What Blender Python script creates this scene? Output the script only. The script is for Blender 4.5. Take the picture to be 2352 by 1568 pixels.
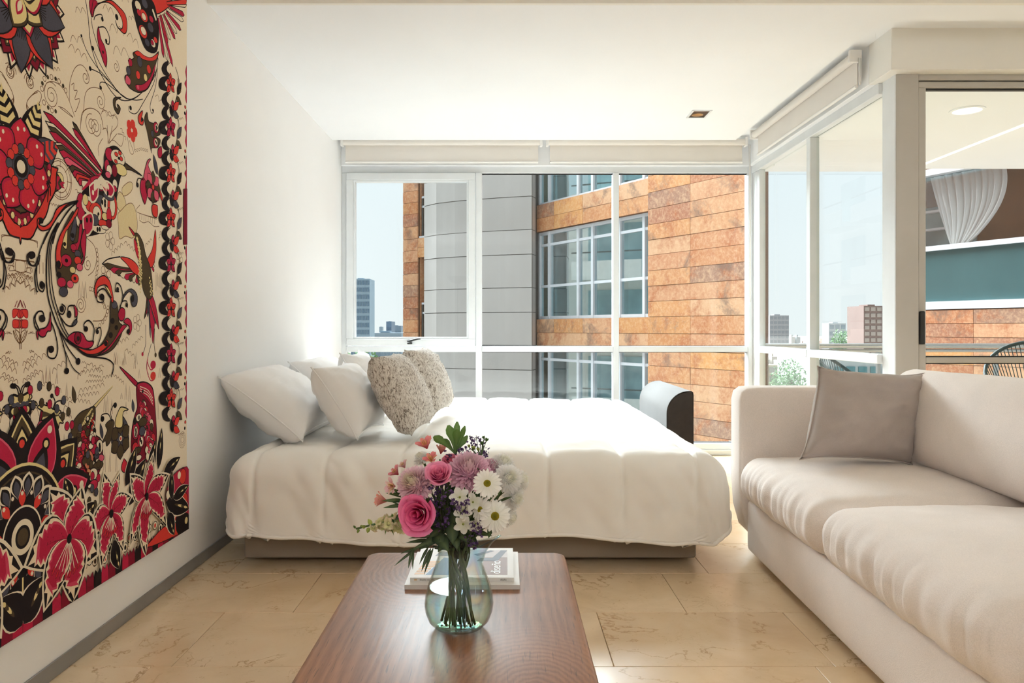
import bpy, bmesh, math, random
from mathutils import Vector, Matrix, noise
for _o in list(bpy.data.objects): bpy.data.objects.remove(_o, do_unlink=True)
S = bpy.context.scene
COL = S.collection
PI = math.pi
RND = random.Random(11)
# ---------------------------------------------------------------- camera
FP, HC, VX, VY = 1750.0, 0.96, 1160.0, 755.0     # focal length in px of the 2352 px frame, eye height, vanishing point
cam = bpy.data.cameras.new('camera'); camo = bpy.data.objects.new('camera', cam); COL.objects.link(camo)
cam.sensor_width = 36.0; cam.lens = 36.0*FP/2352.0
cam.shift_x = (1176-VX)/2352.0; cam.shift_y = -(784-VY)/2352.0
cam.clip_start = 0.05; cam.clip_end = 5000
camo.location = (0, 0, HC); camo.rotation_euler = (PI/2, 0, 0)
S.camera = camo
# ---------------------------------------------------------------- sky, sun, exposure
W = bpy.data.worlds.new('sky'); S.world = W; W.use_nodes = True
_n = W.node_tree; _n.nodes.clear()
_bg = _n.nodes.new('ShaderNodeBackground'); _wo = _n.nodes.new('ShaderNodeOutputWorld')
_tc = _n.nodes.new('ShaderNodeTexCoord'); _sx = _n.nodes.new('ShaderNodeSeparateXYZ'); _rp = _n.nodes.new('ShaderNodeValToRGB')
_rp.color_ramp.elements[0].position = 0.0; _rp.color_ramp.elements[0].color = (0.78, 0.83, 0.85, 1)
_rp.color_ramp.elements[1].position = 0.6; _rp.color_ramp.elements[1].color = (0.66, 0.79, 0.88, 1)
_n.links.new(_tc.outputs['Generated'], _sx.inputs[0]); _n.links.new(_sx.outputs['Z'], _rp.inputs[0])
_n.links.new(_rp.outputs[0], _bg.inputs[0]); _n.links.new(_bg.outputs[0], _wo.inputs[0])
_bg.inputs[1].default_value = 1.12
sun = bpy.data.lights.new('hazy_sun', 'SUN'); suno = bpy.data.objects.new('hazy_sun', sun); COL.objects.link(suno)
sun.energy = 26.5; sun.angle = math.radians(64); sun.color = (0.87, 0.945, 1.0)
suno.rotation_euler = (math.radians(-45), 0, math.radians(24))     # high, beyond the window wall, behind thin cloud
S.view_settings.view_transform = 'Standard'; S.view_settings.look = 'None'
S.view_settings.gamma = 1.0; S.view_settings.use_curve_mapping = False
S.view_settings.exposure = 0.12
S.cycles.max_bounces = 10; S.cycles.diffuse_bounces = 6; S.cycles.glossy_bounces = 4
S.cycles.transmission_bounces = 8; S.cycles.transparent_max_bounces = 16
S.cycles.caustics_reflective = False; S.cycles.caustics_refractive = False
FILL_W = 36.0
# ---------------------------------------------------------------- helpers
def P(px, py, Y): return Vector(((px-VX)/FP*Y, Y, HC-(py-VY)/FP*Y))
def PZ(px, py, z): return P(px, py, (HC-z)*FP/(py-VY))
def PX(px, py, x): return P(px, py, x*FP/(px-VX))

def tag(o, label=None, cat=None, group=None, kind=None):
    if label: o['label'] = label
    if cat: o['category'] = cat
    if group: o['group'] = group
    if kind: o['kind'] = kind
    return o
def empty(name, loc, label=None, cat=None, group=None, kind=None):
    o = bpy.data.objects.new(name, None); COL.objects.link(o); o.location = loc; o.empty_display_size = .05
    return tag(o, label, cat, group, kind)
def wloc(o):
    v = Vector((0, 0, 0))
    while o is not None: v += Vector(o.location); o = o.parent
    return v
class MB:
    def __init__(s): s.v = []; s.f = []; s.cv = []
    def add(s, vs, fs):
        b = len(s.v); s.v += [tuple(v) for v in vs]; s.f += [tuple(b+i for i in f) for f in fs]; return s
    def box(s, x0, x1, y0, y1, z0, z1, b=0.0):
        if x0 > x1: x0, x1 = x1, x0
        if y0 > y1: y0, y1 = y1, y0
        if z0 > z1: z0, z1 = z1, z0
        if b <= 0:
            s.add([(x0,y0,z0),(x1,y0,z0),(x1,y1,z0),(x0,y1,z0),(x0,y0,z1),(x1,y0,z1),(x1,y1,z1),(x0,y1,z1)],
                  [(3,2,1,0),(4,5,6,7),(0,1,5,4),(1,2,6,5),(2,3,7,6),(3,0,4,7)]); return s
        b = min(b, (x1-x0)*.45, (y1-y0)*.45, (z1-z0)*.45)
        bm = bmesh.new(); bmesh.ops.create_cube(bm, size=1)
        for v in bm.verts: v.co = Vector(((x0+x1)/2+v.co.x*(x1-x0), (y0+y1)/2+v.co.y*(y1-y0), (z0+z1)/2+v.co.z*(z1-z0)))
        bmesh.ops.bevel(bm, geom=list(bm.edges), offset=b, segments=1 if b < .006 else 3, affect='EDGES', profile=.5)
        return s.bm(bm)
    def bm(s, bm, mat=None):
        bm.verts.index_update()
        s.add([(mat @ v.co if mat else v.co) for v in bm.verts], [[v.index for v in f.verts] for f in bm.faces]); bm.free(); return s
    def tube(s, pts, r, n=8, caps=True, closed=False):
        pts = [Vector(p) for p in pts]; m = len(pts)
        rr = r if isinstance(r, (list, tuple)) else [r]*m
        rings = []; up = None
        for i, p in enumerate(pts):
            a = pts[(i-1) % m] if (i > 0 or closed) else p; c = pts[(i+1) % m] if (i < m-1 or closed) else p
            t = (c-a); t = t.normalized() if t.length > 1e-9 else Vector((0, 0, 1))
            if up is None: up = Vector((0, 0, 1)) if abs(t.z) < .9 else Vector((1, 0, 0))
            x = t.cross(up)
            if x.length < 1e-6: x = t.orthogonal()
            x.normalize(); y = x.cross(t); up = y
            rings.append([p + x*math.cos(2*PI*k/n)*rr[i] + y*math.sin(2*PI*k/n)*rr[i] for k in range(n)])
        vs = [v for R in rings for v in R]; fs = []
        for i in range(m if closed else m-1):
            j = (i+1) % m
            for k in range(n): fs.append((i*n+k, i*n+(k+1) % n, j*n+(k+1) % n, j*n+k))
        if caps and not closed: fs += [tuple(range(n))[::-1], tuple((m-1)*n+k for k in range(n))]
        return s.add(vs, fs)
    def lathe(s, prof, c=(0, 0, 0), n=32, cap0=True, cap1=False):
        vs = []; fs = []
        for r, z in prof:
            for k in range(n): vs.append((c[0]+r*math.cos(2*PI*k/n), c[1]+r*math.sin(2*PI*k/n), c[2]+z))
        for i in range(len(prof)-1):
            for k in range(n): fs.append((i*n+k, i*n+(k+1) % n, (i+1)*n+(k+1) % n, (i+1)*n+k))
        if cap0: fs.append(tuple(range(n))[::-1])
        if cap1: fs.append(tuple((len(prof)-1)*n+k for k in range(n)))
        return s.add(vs, fs)
    def prism(s, poly, axis, a0, a1):
        """extrude a 2-D outline along axis 'x','y','z' from a0 to a1"""
        def mk(p, a): return {'x': (a, p[0], p[1]), 'y': (p[0], a, p[1]), 'z': (p[0], p[1], a)}[axis]
        n = len(poly)
        vs = [mk(p, a0) for p in poly] + [mk(p, a1) for p in poly]
        fs = [tuple(range(n)), tuple(range(2*n-1, n-1, -1))] + [(i, n+i, n+(i+1) % n, (i+1) % n) for i in range(n)]
        return s.add(vs, fs)
    def grid(s, nu, nv, fn):
        vs = [fn(i/(nu-1), j/(nv-1)) for j in range(nv) for i in range(nu)]
        fs = [(j*nu+i, j*nu+i+1, (j+1)*nu+i+1, (j+1)*nu+i) for j in range(nv-1) for i in range(nu-1)]
        return s.add(vs, fs)
    def xf(s, M, start=0):
        s.v[start:] = [tuple(M @ Vector(v)) for v in s.v[start:]]; return s
    def build(s, name, mat, parent=None, smooth=False, loc=None, fixn=True, angle=None):
        """verts are world coordinates; the origin goes to loc (or to the parent's own origin)"""
        pl = wloc(parent) if parent else Vector((0, 0, 0))
        o0 = Vector(loc) if loc is not None else pl
        me = bpy.data.meshes.new(name)
        me.from_pydata([(v[0]-o0.x, v[1]-o0.y, v[2]-o0.z) for v in s.v], [], s.f)
        if fixn:
            bm = bmesh.new(); bm.from_mesh(me); bmesh.ops.recalc_face_normals(bm, faces=bm.faces); bm.to_mesh(me); bm.free()
        if s.cv:
            s.cv += [(1, 1, 1, 1)]*(len(s.v)-len(s.cv))
            at = me.color_attributes.new('tint', 'FLOAT_COLOR', 'POINT')
            at.data.foreach_set('color', [c for q in s.cv for c in q])
        if mat: me.materials.append(mat)
        if smooth:
            me.polygons.foreach_set('use_smooth', [True]*len(me.polygons))
            if angle: me.set_sharp_from_angle(angle=math.radians(angle))
        me.update()
        o = bpy.data.objects.new(name, me); COL.objects.link(o)
        if parent: o.parent = parent
        o.location = o0-pl
        return o
def bx(name, mat, parent, x0, x1, y0, y1, z0, z1, b=0.0, loc=None):
    return MB().box(x0, x1, y0, y1, z0, z1, b).build(name, mat, parent, loc=loc, fixn=False)
def inst(name, me, parent, loc, rot=(0, 0, 0), scale=None):
    o = bpy.data.objects.new(name, me); COL.objects.link(o)
    if parent: o.parent = parent
    o.location = loc; o.rotation_euler = rot
    if scale: o.scale = scale
    return o
def copy_tree(o, parent=None):
    c = o.copy(); COL.objects.link(c)
    if parent: c.parent = parent
    for ch in list(o.children): copy_tree(ch, c)
    return c
def lerp(a, b, t): return a+(b-a)*t
def sstep(a, b, x):
    t = min(1, max(0, (x-a)/(b-a))); return t*t*(3-2*t)
def nz(x, y, z=0): return noise.noise(Vector((x, y, z)))
# ---------------------------------------------------------------- materials
def srgb(r, g, b):
    f = lambda c: (c/255/12.92) if c/255 <= .04045 else ((c/255+.055)/1.055)**2.4
    return (f(r), f(g), f(b), 1)
class NT:
    def __init__(s, name):
        s.m = bpy.data.materials.new(name); s.m.use_nodes = True; s.t = s.m.node_tree; s.t.nodes.clear()
        s.out = s.n('OutputMaterial'); s.b = s.n('BsdfPrincipled'); s.l(s.b.outputs[0], s.out.inputs[0])
    def n(s, typ, **kw):
        q = s.t.nodes.new('ShaderNode'+typ)
        for k, v in kw.items():
            if hasattr(q, k): setattr(q, k, v)
            else: q.inputs[k.replace('_', ' ')].default_value = v
        return q
    def l(s, a, b): s.t.links.new(a, b)
    def coord(s, kind='Object', scale=(1, 1, 1), loc=(0, 0, 0), rot=(0, 0, 0)):
        c = s.n('TexCoord'); m = s.n('Mapping'); s.l(c.outputs[kind], m.inputs[0])
        m.inputs['Scale'].default_value = scale; m.inputs['Location'].default_value = loc; m.inputs['Rotation'].default_value = rot
        return m.outputs[0]
    def noise(s, vec, scale, detail=4, rough=.55, dist=0):
        q = s.n('TexNoise'); s.l(vec, q.inputs['Vector']); q.inputs['Scale'].default_value = scale
        q.inputs['Detail'].default_value = detail; q.inputs['Roughness'].default_value = rough; q.inputs['Distortion'].default_value = dist
        return q.outputs[0]
    def ramp(s, fac, stops, interp='LINEAR'):
        q = s.n('ValToRGB'); s.l(fac, q.inputs[0]); cr = q.color_ramp; cr.interpolation = interp
        while len(cr.elements) < len(stops): cr.elements.new(.5)
        for e, (p, c) in zip(cr.elements, stops): e.position = p; e.color = c if len(c) == 4 else (*c, 1)
        return q.outputs[0]
    def mix(s, fac, a, b, mode='MIX'):
        q = s.n('Mix'); q.data_type = 'RGBA'; q.blend_type = mode
        for v, i in ((fac, q.inputs[0]), (a, q.inputs[6]), (b, q.inputs[7])):
            if hasattr(v, 'is_linked') or hasattr(v, 'links'): s.l(v, i)
            else: i.default_value = v
        return q.outputs[2]
    def math(s, op, a, b=0.0):
        q = s.n('Math'); q.operation = op
        for v, i in ((a, q.inputs[0]), (b, q.inputs[1])):
            if hasattr(v, 'links'): s.l(v, i)
            else: i.default_value = v
        return q.outputs[0]
    def bump(s, h, strength=.3, dist=.01):
        q = s.n('Bump'); q.inputs['Strength'].default_value = strength; q.inputs['Distance'].default_value = dist
        s.l(h, q.inputs['Height']); s.l(q.outputs[0], s.b.inputs['Normal'])
    def col(s, c):
        if hasattr(c, 'links'): s.l(c, s.b.inputs['Base Color'])
        else: s.b.inputs['Base Color'].default_value = c
    def set(s, rough=.5, metal=0, spec=.5, sheen=0):
        s.b.inputs['Roughness'].default_value = rough; s.b.inputs['Metallic'].default_value = metal
        s.b.inputs['Specular IOR Level'].default_value = spec; s.b.inputs['Sheen Weight'].default_value = sheen
        return s.m
def plain(name, c, rough=.5, metal=0, spec=.5, var=.06, vs=6, bump=0, bs=200):
    t = NT(name); v = t.coord()
    k = t.noise(v, vs, 3)
    d = tuple(x*(1-var) for x in c[:3])+(1,); e = tuple(min(1, x*(1+var)) for x in c[:3])+(1,)
    t.col(t.ramp(k, [(.3, d), (.7, e)]))
    if bump: t.bump(t.noise(v, bs, 2), bump, .002)
    return t.set(rough, metal, spec)
def fabric(name, c, scale=900, var=.12, bump=.35, rough=.9, sheen=.15, blot=5):
    t = NT(name); v = t.coord()
    a = t.noise(v, scale, 2, .6); b = t.noise(v, blot, 4)
    d = tuple(x*(1-var) for x in c[:3])+(1,); e = tuple(min(1, x*(1+var)) for x in c[:3])+(1,)
    m = t.mix(.35, t.ramp(a, [(.3, d), (.7, e)]), t.ramp(b, [(.3, d), (.7, e)]))
    t.col(m); t.bump(a, bump, .0015)
    return t.set(rough, 0, .2, sheen)
def glass_thin(name, tint=(.96, .98, .97, 1), refl=1.0):
    """a clear pane: see-through, mirror-like by Fresnel"""
    t = NT(name); t.t.nodes.remove(t.b)
    tr = t.n('BsdfTransparent'); gl = t.n('BsdfGlossy'); ge = t.n('NewGeometry'); dt = t.n('VectorMath'); dt.operation = 'DOT_PRODUCT'; mx = t.n('MixShader')
    tr.inputs[0].default_value = tint; gl.inputs['Roughness'].default_value = 0.0
    t.l(ge.outputs['Incoming'], dt.inputs[0]); t.l(ge.outputs['Normal'], dt.inputs[1])
    p5 = t.math('POWER', t.math('SUBTRACT', 1.0, t.math('ABSOLUTE', dt.outputs['Value'])), 5.0)      # Schlick, the same from both faces
    t.l(t.math('MULTIPLY', t.math('ADD', t.math('MULTIPLY', p5, .96), .035), refl), mx.inputs[0]); t.l(tr.outputs[0], mx.inputs[1]); t.l(gl.outputs[0], mx.inputs[2]); t.l(mx.outputs[0], t.out.inputs[0])
    return t.m
def emit(name, c, s):
    t = NT(name); t.b.inputs['Base Color'].default_value = c; t.b.inputs['Emission Color'].default_value = c; t.b.inputs['Emission Strength'].default_value = s
    return t.m
M = {}
M['wall'] = plain('wall_paint', srgb(240, 239, 238), .7, var=.012, vs=2, bump=.05, bs=150)
M['ceil'] = plain('ceiling_paint', srgb(245, 246, 248), .8, var=.01, vs=2)
M['beam'] = plain('beam_paint', srgb(240, 237, 230), .75, var=.015, vs=2)
M['alu'] = plain('white_aluminium', srgb(226, 229, 231), .35, 0, .5, var=.03)
M['alu_shade'] = plain('champagne_aluminium_shaded', srgb(186, 181, 174), .38, .15, .5, var=.03)  # champagne tone deepened to paint shade on camera-facing aluminium
M['base_grey'] = plain('grey_metal_baseboard', srgb(140, 138, 136), .35, .3, .5, var=.08)
M['glass'] = glass_thin('window_glass', refl=.55)
M['black'] = plain('black_plastic', srgb(22, 22, 23), .35, var=.15)
M['gasket'] = plain('black_rubber_gasket', srgb(30, 30, 30), .6, var=.1)
M['blind'] = fabric('blind_fabric', srgb(232, 226, 219), 1500, .05, .1, .85, 0)
M['blindtube'] = plain('blind_white', srgb(238, 235, 231), .5, var=.02)
M['steel'] = plain('brushed_steel', srgb(170, 170, 168), .25, .9, .5, var=.05)
# marble tiles: cream stone, each with its own veins
def marble():
    t = NT('cream_marble'); c = t.n('TexCoord'); oi = t.n('ObjectInfo'); va = t.n('VectorMath'); va.operation = 'ADD'
    sc = t.n('VectorMath'); sc.operation = 'SCALE'; sc.inputs[0].default_value = (7, 13, 5); t.l(oi.outputs['Random'], sc.inputs['Scale'])
    t.l(c.outputs['Object'], va.inputs[0]); t.l(sc.outputs[0], va.inputs[1]); v = va.outputs[0]
    base = t.ramp(t.noise(v, 3.5, 6, .6, .6), [(.25, srgb(220, 197, 168)), (.5, srgb(234, 213, 185)), (.8, srgb(243, 227, 204))])
    tint = t.ramp(oi.outputs['Random'], [(0, srgb(236, 226, 210)), (1, srgb(255, 252, 244))])
    base = t.mix(1.0, base, tint, 'MULTIPLY')
    # thin veins: the zero line of a warped noise
    w = t.noise(v, 2.6, 7, .6, .35)
    d = t.math('ABSOLUTE', t.math('SUBTRACT', w, .5))
    vein = t.ramp(d, [(0, (1, 1, 1)), (.004, (.5, .5, .5)), (.009, (0, 0, 0))])
    msk = t.ramp(t.noise(v, 3.1, 2), [(.47, (0, 0, 0)), (.58, (1, 1, 1))])
    f = t.math('MULTIPLY', vein, msk)
    w2 = t.noise(v, 6.5, 6, .65, .4); d2 = t.math('ABSOLUTE', t.math('SUBTRACT', w2, .52))
    v2 = t.math('MULTIPLY', t.ramp(d2, [(0, (.6, .6, .6)), (.012, (0, 0, 0))]), t.ramp(t.noise(v, 4.3, 2), [(.52, (0, 0, 0)), (.66, (1, 1, 1))]))
    k = t.mix(t.math('MULTIPLY', f, .7), base, srgb(160, 122, 76)); k = t.mix(t.math('MULTIPLY', v2, .5), k, srgb(176, 144, 104))
    sp = t.ramp(t.noise(v, 60, 3), [(.66, (0, 0, 0)), (.74, (.35, .35, .35))])
    k = t.mix(sp, k, srgb(180, 140, 95))
    t.col(k); return t.set(.18, 0, .5)
M['marble'] = marble()
M['grout'] = plain('floor_grout', srgb(176, 150, 118), .8)
# ================================================================ the room
XL, YW, XR = -1.243, 5.77, 1.843      # left wall, window wall (inner face), face of the beam over the side window
ZC, ZS = 2.394, 2.318                 # recess ceiling, dropped ceiling panel
floor = empty('floor', (0, 0, 0), kind='structure')
bx('slab', M['grout'], floor, XL-.1, 4.4, -2.6, 5.95, -.15, -.004)
def floor_tiles():
    g = .0016; n = 0; cache = {}
    y = 2.168-.413*8; r = -8
    offs = {0: .31, 1: .615, 2: .80, 3: .22}
    lens = {1: .667}
    while y < 5.77:
        L = lens.get(r, .63); off = offs.get(r, RND.uniform(0, .6)); x = off-L*math.ceil((off-XL)/L)
        y1 = min(y+.413, 5.80)
        while x < 4.3:
            a, b = max(x, XL), min(x+L, 4.3)
            if b-a > .01:
                key = (round(b-a, 3), round(y1-y, 3))
                if key not in cache:
                    hx, hy = (b-a)/2-g/2, (y1-y)/2-g/2
                    o = MB().box(-hx, hx, -hy, hy, -.012, 0, .0012).build('marble_tile', M['marble'], floor, fixn=False); cache[key] = o.data
                else: o = inst('marble_tile', cache[key], floor, (0, 0, 0))
                o.location = ((a+b)/2, (y+y1)/2, RND.uniform(-.0004, 0.0))
            x += L
        y += .413; r += 1
floor_tiles()
w = bx('wall_left', M['wall'], None, XL-.12, XL, -2.6, 5.95, 0, 2.6); tag(w, kind='structure')
w = bx('wall_rear', M['wall'], None, XL-.12, 4.4, -2.72, -2.6, 0, 2.6); tag(w, kind='structure')
w = bx('wall_right', M['wall'], None, 4.3, 4.42, -2.6, 3.9, 0, 2.6); tag(w, kind='structure')
w = bx('baseboard_left', M['base_grey'], None, XL, XL+.006, -2.6, 5.79, 0.001, .047, .001); tag(w, kind='structure')
# ceiling: high part near the camera, dropped panel, recess along the windows
ceil = empty('ceiling', (0, 0, ZC), kind='structure')
bx('high_panel', M['beam'], ceil, XL-.1, 4.4, -2.6, 3.18, 2.46, 2.6)
bx('step_face', M['beam'], ceil, XL, 4.3, 3.18, 3.20, ZS, 2.46)
bx('dropped_panel', M['ceil'], ceil, XL, 1.66, 3.20, 5.48, ZS, ZC+.02)
bx('dropped_strip', M['ceil'], ceil, 1.66, 4.3, 3.20, 3.36, ZS, ZC+.02)
bx('recess_panel', M['ceil'], ceil, XL-.1, 4.4, 3.21, 5.95, ZC, 2.6)
tr = empty('trim_1', (0, YW, 2.195), kind='structure')          # beams above the glazing
bx('window_beam', M['ceil'], tr, XL, XR+.2, YW, 5.95, 2.195, ZC+.05, .003)
bx('side_beam', M['ceil'], tr, XR, 1.98, 3.861, YW-.001, 2.195, ZC+.05, .003)
bx('door_beam', M['beam'], tr, XR, 4.35, 3.634, 3.86, 2.195, ZC+.05, .003)
# ---------------------------------------------------------------- window wall
w1 = empty('window_1', (.3, 5.80, 0), kind='structure')
A = M['alu']
def fr(name, x0, x1, z0, z1, y0=5.80, y1=5.87, b=.003, m=A, par=None): return bx(name, m, par or w1, x0, x1, y0, y1, z0, z1, b)
fr('head_frame', XL, 1.85, 2.147, 2.196); fr('bottom_rail', XL, 1.85, 0, .0915, 5.785, 5.88)
fr('bottom_lip', XL, 1.85, .03, .045, 5.772, 5.785)
fr('jamb', XL, -1.208, .09, 2.147); fr('jamb', 1.848, 1.882, 0, 2.196, 5.785, 5.88)
for xa, xb in ((-.223, -.176), (.822, .866)): fr('mullion', xa, xb, .0915, 2.147, 5.79, 5.88)
bays = [(-1.208, -.223), (-.176, .822), (.866, 1.848)]
for xa, xb in bays: fr('transom', xa, xb, .784, .828, 5.792, 5.875)
gl = M['glass']
for i, (xa, xb) in enumerate(bays):
    fr('pane', xa+.004, xb-.004, .0915, .784, 5.835, 5.841, 0, gl)
    if i: fr('pane', xa+.004, xb-.004, .828, 2.147, 5.835, 5.841, 0, gl)
    g = MB()
    for (a, b, c, d) in ((xa, xb, .0915, .097), (xa, xb, .779, .784), (xa, xb, .828, .832), (xa, xb, 2.140, 2.147)): g.box(a, b, 5.828, 5.848, c, d)
    if i: g.build('gasket', M['gasket'], w1, fixn=False)
# opening sash, upper left bay
sash = empty('sash', (0, 0, 0)); sash.parent = w1; sash.location = (-.7, 0, 1.45)
sx0, sx1, sz0, sz1 = -1.205, -.226, .832, 2.143
def fs(name, x0, x1, z0, z1, y0, y1, b=.003, m=A): return bx(name, m, sash, x0, x1, y0, y1, z0, z1, b)
t_ = .052
fs('rail', sx0, sx1, sz0, sz0+t_, 5.778, 5.85); fs('rail', sx0, sx1, sz1-t_, sz1, 5.778, 5.85)
fs('stile', sx0, sx0+t_, sz0+t_, sz1-t_, 5.778, 5.85); fs('stile', sx1-t_, sx1, sz0+t_, sz1-t_, 5.778, 5.85)
q = .014
for (a, b, c, d) in ((sx0+t_, sx1-t_, sz0+t_, sz0+t_+q), (sx0+t_, sx1-t_, sz1-t_-q, sz1-t_), (sx0+t_, sx0+t_+q, sz0+t_+q, sz1-t_-q), (sx1-t_-q, sx1-t_, sz0+t_+q, sz1-t_-q)):
    fs('glazing_bead', a, b, c, d, 5.79, 5.845, .002)
fs('pane', sx0+t_+q, sx1-t_-q, sz0+t_+q, sz1-t_-q, 5.82, 5.826, 0, gl)
hd = MB().box(-.74, -.705, 5.752, 5.778, .862, .874, .003).box(-.738, -.70, 5.738, 5.76, .845, .86, .004)
hd.tube([(-.725, 5.755, .868), (-.70, 5.742, .874), (-.66, 5.738, .884), (-.636, 5.738, .886)], [.007, .008, .007, .006], 8)
hd.build('latch_handle', M['black'], sash, smooth=True, angle=40)
# ---------------------------------------------------------------- side window
w2 = empty('window_2', (1.90, 4.7, 0), kind='structure')
def f2(name, y0, y1, z0, z1, x0=1.875, x1=1.935, b=.003, m=A): return bx(name, m, w2, x0, x1, y0, y1, z0, z1, b)
f2('head_frame', 3.83, 5.80, 2.14, 2.196); f2('bottom_rail', 3.83, 5.80, 0, .0915)
f2('jamb', 5.70, 5.80, .0915, 2.14, 1.883); f2('inner_jamb', 5.645, 5.70, .0915, 2.14, 1.885, 1.93)
f2('mullion', 4.687, 4.741, .0915, 2.14)
for a, b in ((3.83, 4.687), (4.741, 5.645)):
    f2('transom', a, b, .784, .832, 1.872, 1.937)
    f2('pane', a, b, .0915, .784, 1.915, 1.921, 0, gl); f2('pane', a, b, .832, 2.14, 1.915, 1.921, 0, gl)
cl = empty('trim_2', (1.95, 3.77, 0), kind='structure')          # corner column
bx('column_casing', A, cl, 1.895, 2.008, 3.70, 3.83, 0, 2.2, .004)
bx('column_casing', M['alu_shade'], cl, 1.8975, 2.006, 3.696, 3.70, 0, 2.195, .001)  # thin front sheet: its deeper tone paints the column's shaded face
# ---------------------------------------------------------------- sliding door to the terrace
d1 = empty('door_1', (2.8, 3.72, 0), kind='structure')
aw = M['alu_shade']
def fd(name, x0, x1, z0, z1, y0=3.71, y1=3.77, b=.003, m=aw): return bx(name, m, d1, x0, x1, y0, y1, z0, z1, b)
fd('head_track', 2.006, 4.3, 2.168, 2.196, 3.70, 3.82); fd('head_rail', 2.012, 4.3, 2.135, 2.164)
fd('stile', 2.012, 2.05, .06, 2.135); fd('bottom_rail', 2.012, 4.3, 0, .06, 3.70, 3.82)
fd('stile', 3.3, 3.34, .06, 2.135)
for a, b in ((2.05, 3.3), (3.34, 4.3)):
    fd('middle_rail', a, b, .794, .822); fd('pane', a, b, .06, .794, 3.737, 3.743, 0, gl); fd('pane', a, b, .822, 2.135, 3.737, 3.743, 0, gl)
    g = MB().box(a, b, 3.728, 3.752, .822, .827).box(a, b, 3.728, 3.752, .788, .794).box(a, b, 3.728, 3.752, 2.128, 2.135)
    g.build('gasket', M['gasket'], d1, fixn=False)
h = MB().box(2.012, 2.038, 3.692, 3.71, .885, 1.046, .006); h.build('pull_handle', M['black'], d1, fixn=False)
# ---------------------------------------------------------------- roller blinds
def blind(ax, p0, p1, off, zt, drop, label):
    """ax 'x' or 'y': direction of the roller; off is the other coordinate"""
    mid = (p0+p1)/2
    r = empty('roller_blind', (mid, off, zt) if ax == 'x' else (off, mid, zt), label, 'blind', 'cream roller blinds rolled up over the glazing')
    V = (lambda a, b, z: (a, b, z)) if ax == 'x' else (lambda a, b, z: (b, a, z))
    sg = 1 if ax == 'x' else 1
    MB().tube([V(p0+.02, off, zt-.03), V(p1-.02, off, zt-.03)], .024, 20).build('roll', M['blind'], r, smooth=True, angle=40)
    a = MB(); e = off+sg*.022
    b0, b1 = V(p0+.03, e, zt-.03), V(p1-.03, e+.003, zt-drop)
    a.box(min(b0[0], b1[0]), max(b0[0], b1[0]), min(b0[1], b1[1]), max(b0[1], b1[1]), b1[2], b0[2]).build('fabric', M['blind'], r, fixn=False)
    MB().tube([V(p0+.03, e-.002, zt-drop), V(p1-.03, e-.002, zt-drop)], .009, 10).build('bottom_bar', M['blindtube'], r, smooth=True, angle=40)
    for q in (p0, p1-.02):
        b0, b1 = V(q, off-.03, zt-.062), V(q+.02, off+.035, zt+.004)
        MB().box(b0[0], b1[0], b0[1], b1[1], b0[2], b1[2], .006).build('bracket', M['blindtube'], r, fixn=False)
    return r, V
b1, V = blind('x', XL+.022, .278, 5.665, 2.378, .175, 'rolled-up cream blind over the left half of the back window')
b2, V = blind('x', .305, 1.80, 5.665, 2.378, .175, 'rolled-up cream blind over the right half of the back window')
MB().tube([(1.812, 5.66, 2.33), (1.815, 5.65, 1.9), (1.815, 5.65, 1.2), (1.82, 5.66, 1.16), (1.825, 5.665, 1.2), (1.825, 5.67, 2.33)], .003, 5).build('cord', M['blindtube'], b2, smooth=True)
b3, V = blind('y', 3.86, 5.44, 1.775, 2.372, .175, 'rolled-up cream blind over the side window by the terrace')
MB().tube([(1.79, 3.852, 2.33), (1.79, 3.85, 2.21), (1.795, 3.852, 2.195), (1.80, 3.855, 2.21), (1.80, 3.855, 2.33)], .004, 5).build('cord', M['blindtube'], b3, smooth=True)
# ---------------------------------------------------------------- recessed ceiling lamp, added fill uplighters
M['lamp'] = emit('lamp_lens', (1, .85, .62, 1), 6.0)
M['darkcan'] = plain('dark_reflector', srgb(60, 50, 38), .3, .6, var=.1)
M['bronze'] = plain('bronze_reflector', srgb(190, 150, 95), .3, .7, var=.1)
# square hole in the dropped panel is shallow: the trim stands proud of the ceiling
dl = empty('recessed_downlight', (1.225, 4.81, ZS), 'small square downlight with dark reflector in the ceiling near the window', 'light')
cx, cy, zz = 1.225, 4.81, ZS
fm = MB(); a, b = .062, .085
fm.box(cx-a, cx+a, cy-b, cy-b+.012, zz-.006, zz).box(cx-a, cx+a, cy+b-.012, cy+b, zz-.006, zz).box(cx-a, cx-a+.012, cy-b+.012, cy+b-.012, zz-.006, zz).box(cx+a-.012, cx+a, cy-b+.012, cy+b-.012, zz-.006, zz)
fm.build('trim_frame', M['alu'], dl, fixn=False)
bx('reflector', M['darkcan'], dl, cx-a+.012, cx+a-.012, cy-b+.012, cy+b-.012, zz-.0025, zz)
MB().lathe([(.02, -.0045), (.034, -.0035), (.036, -.0025)], (cx-.004, cy+.025, zz), 20).build('bulb', M['bronze'], dl, smooth=True)
M['fill_white'] = emit('fill_bulb', (1, .87, .70, 1), 3.0)
M['lampmetal'] = plain('bronze_lamp_metal', srgb(70, 62, 54), .4, .7)
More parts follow.
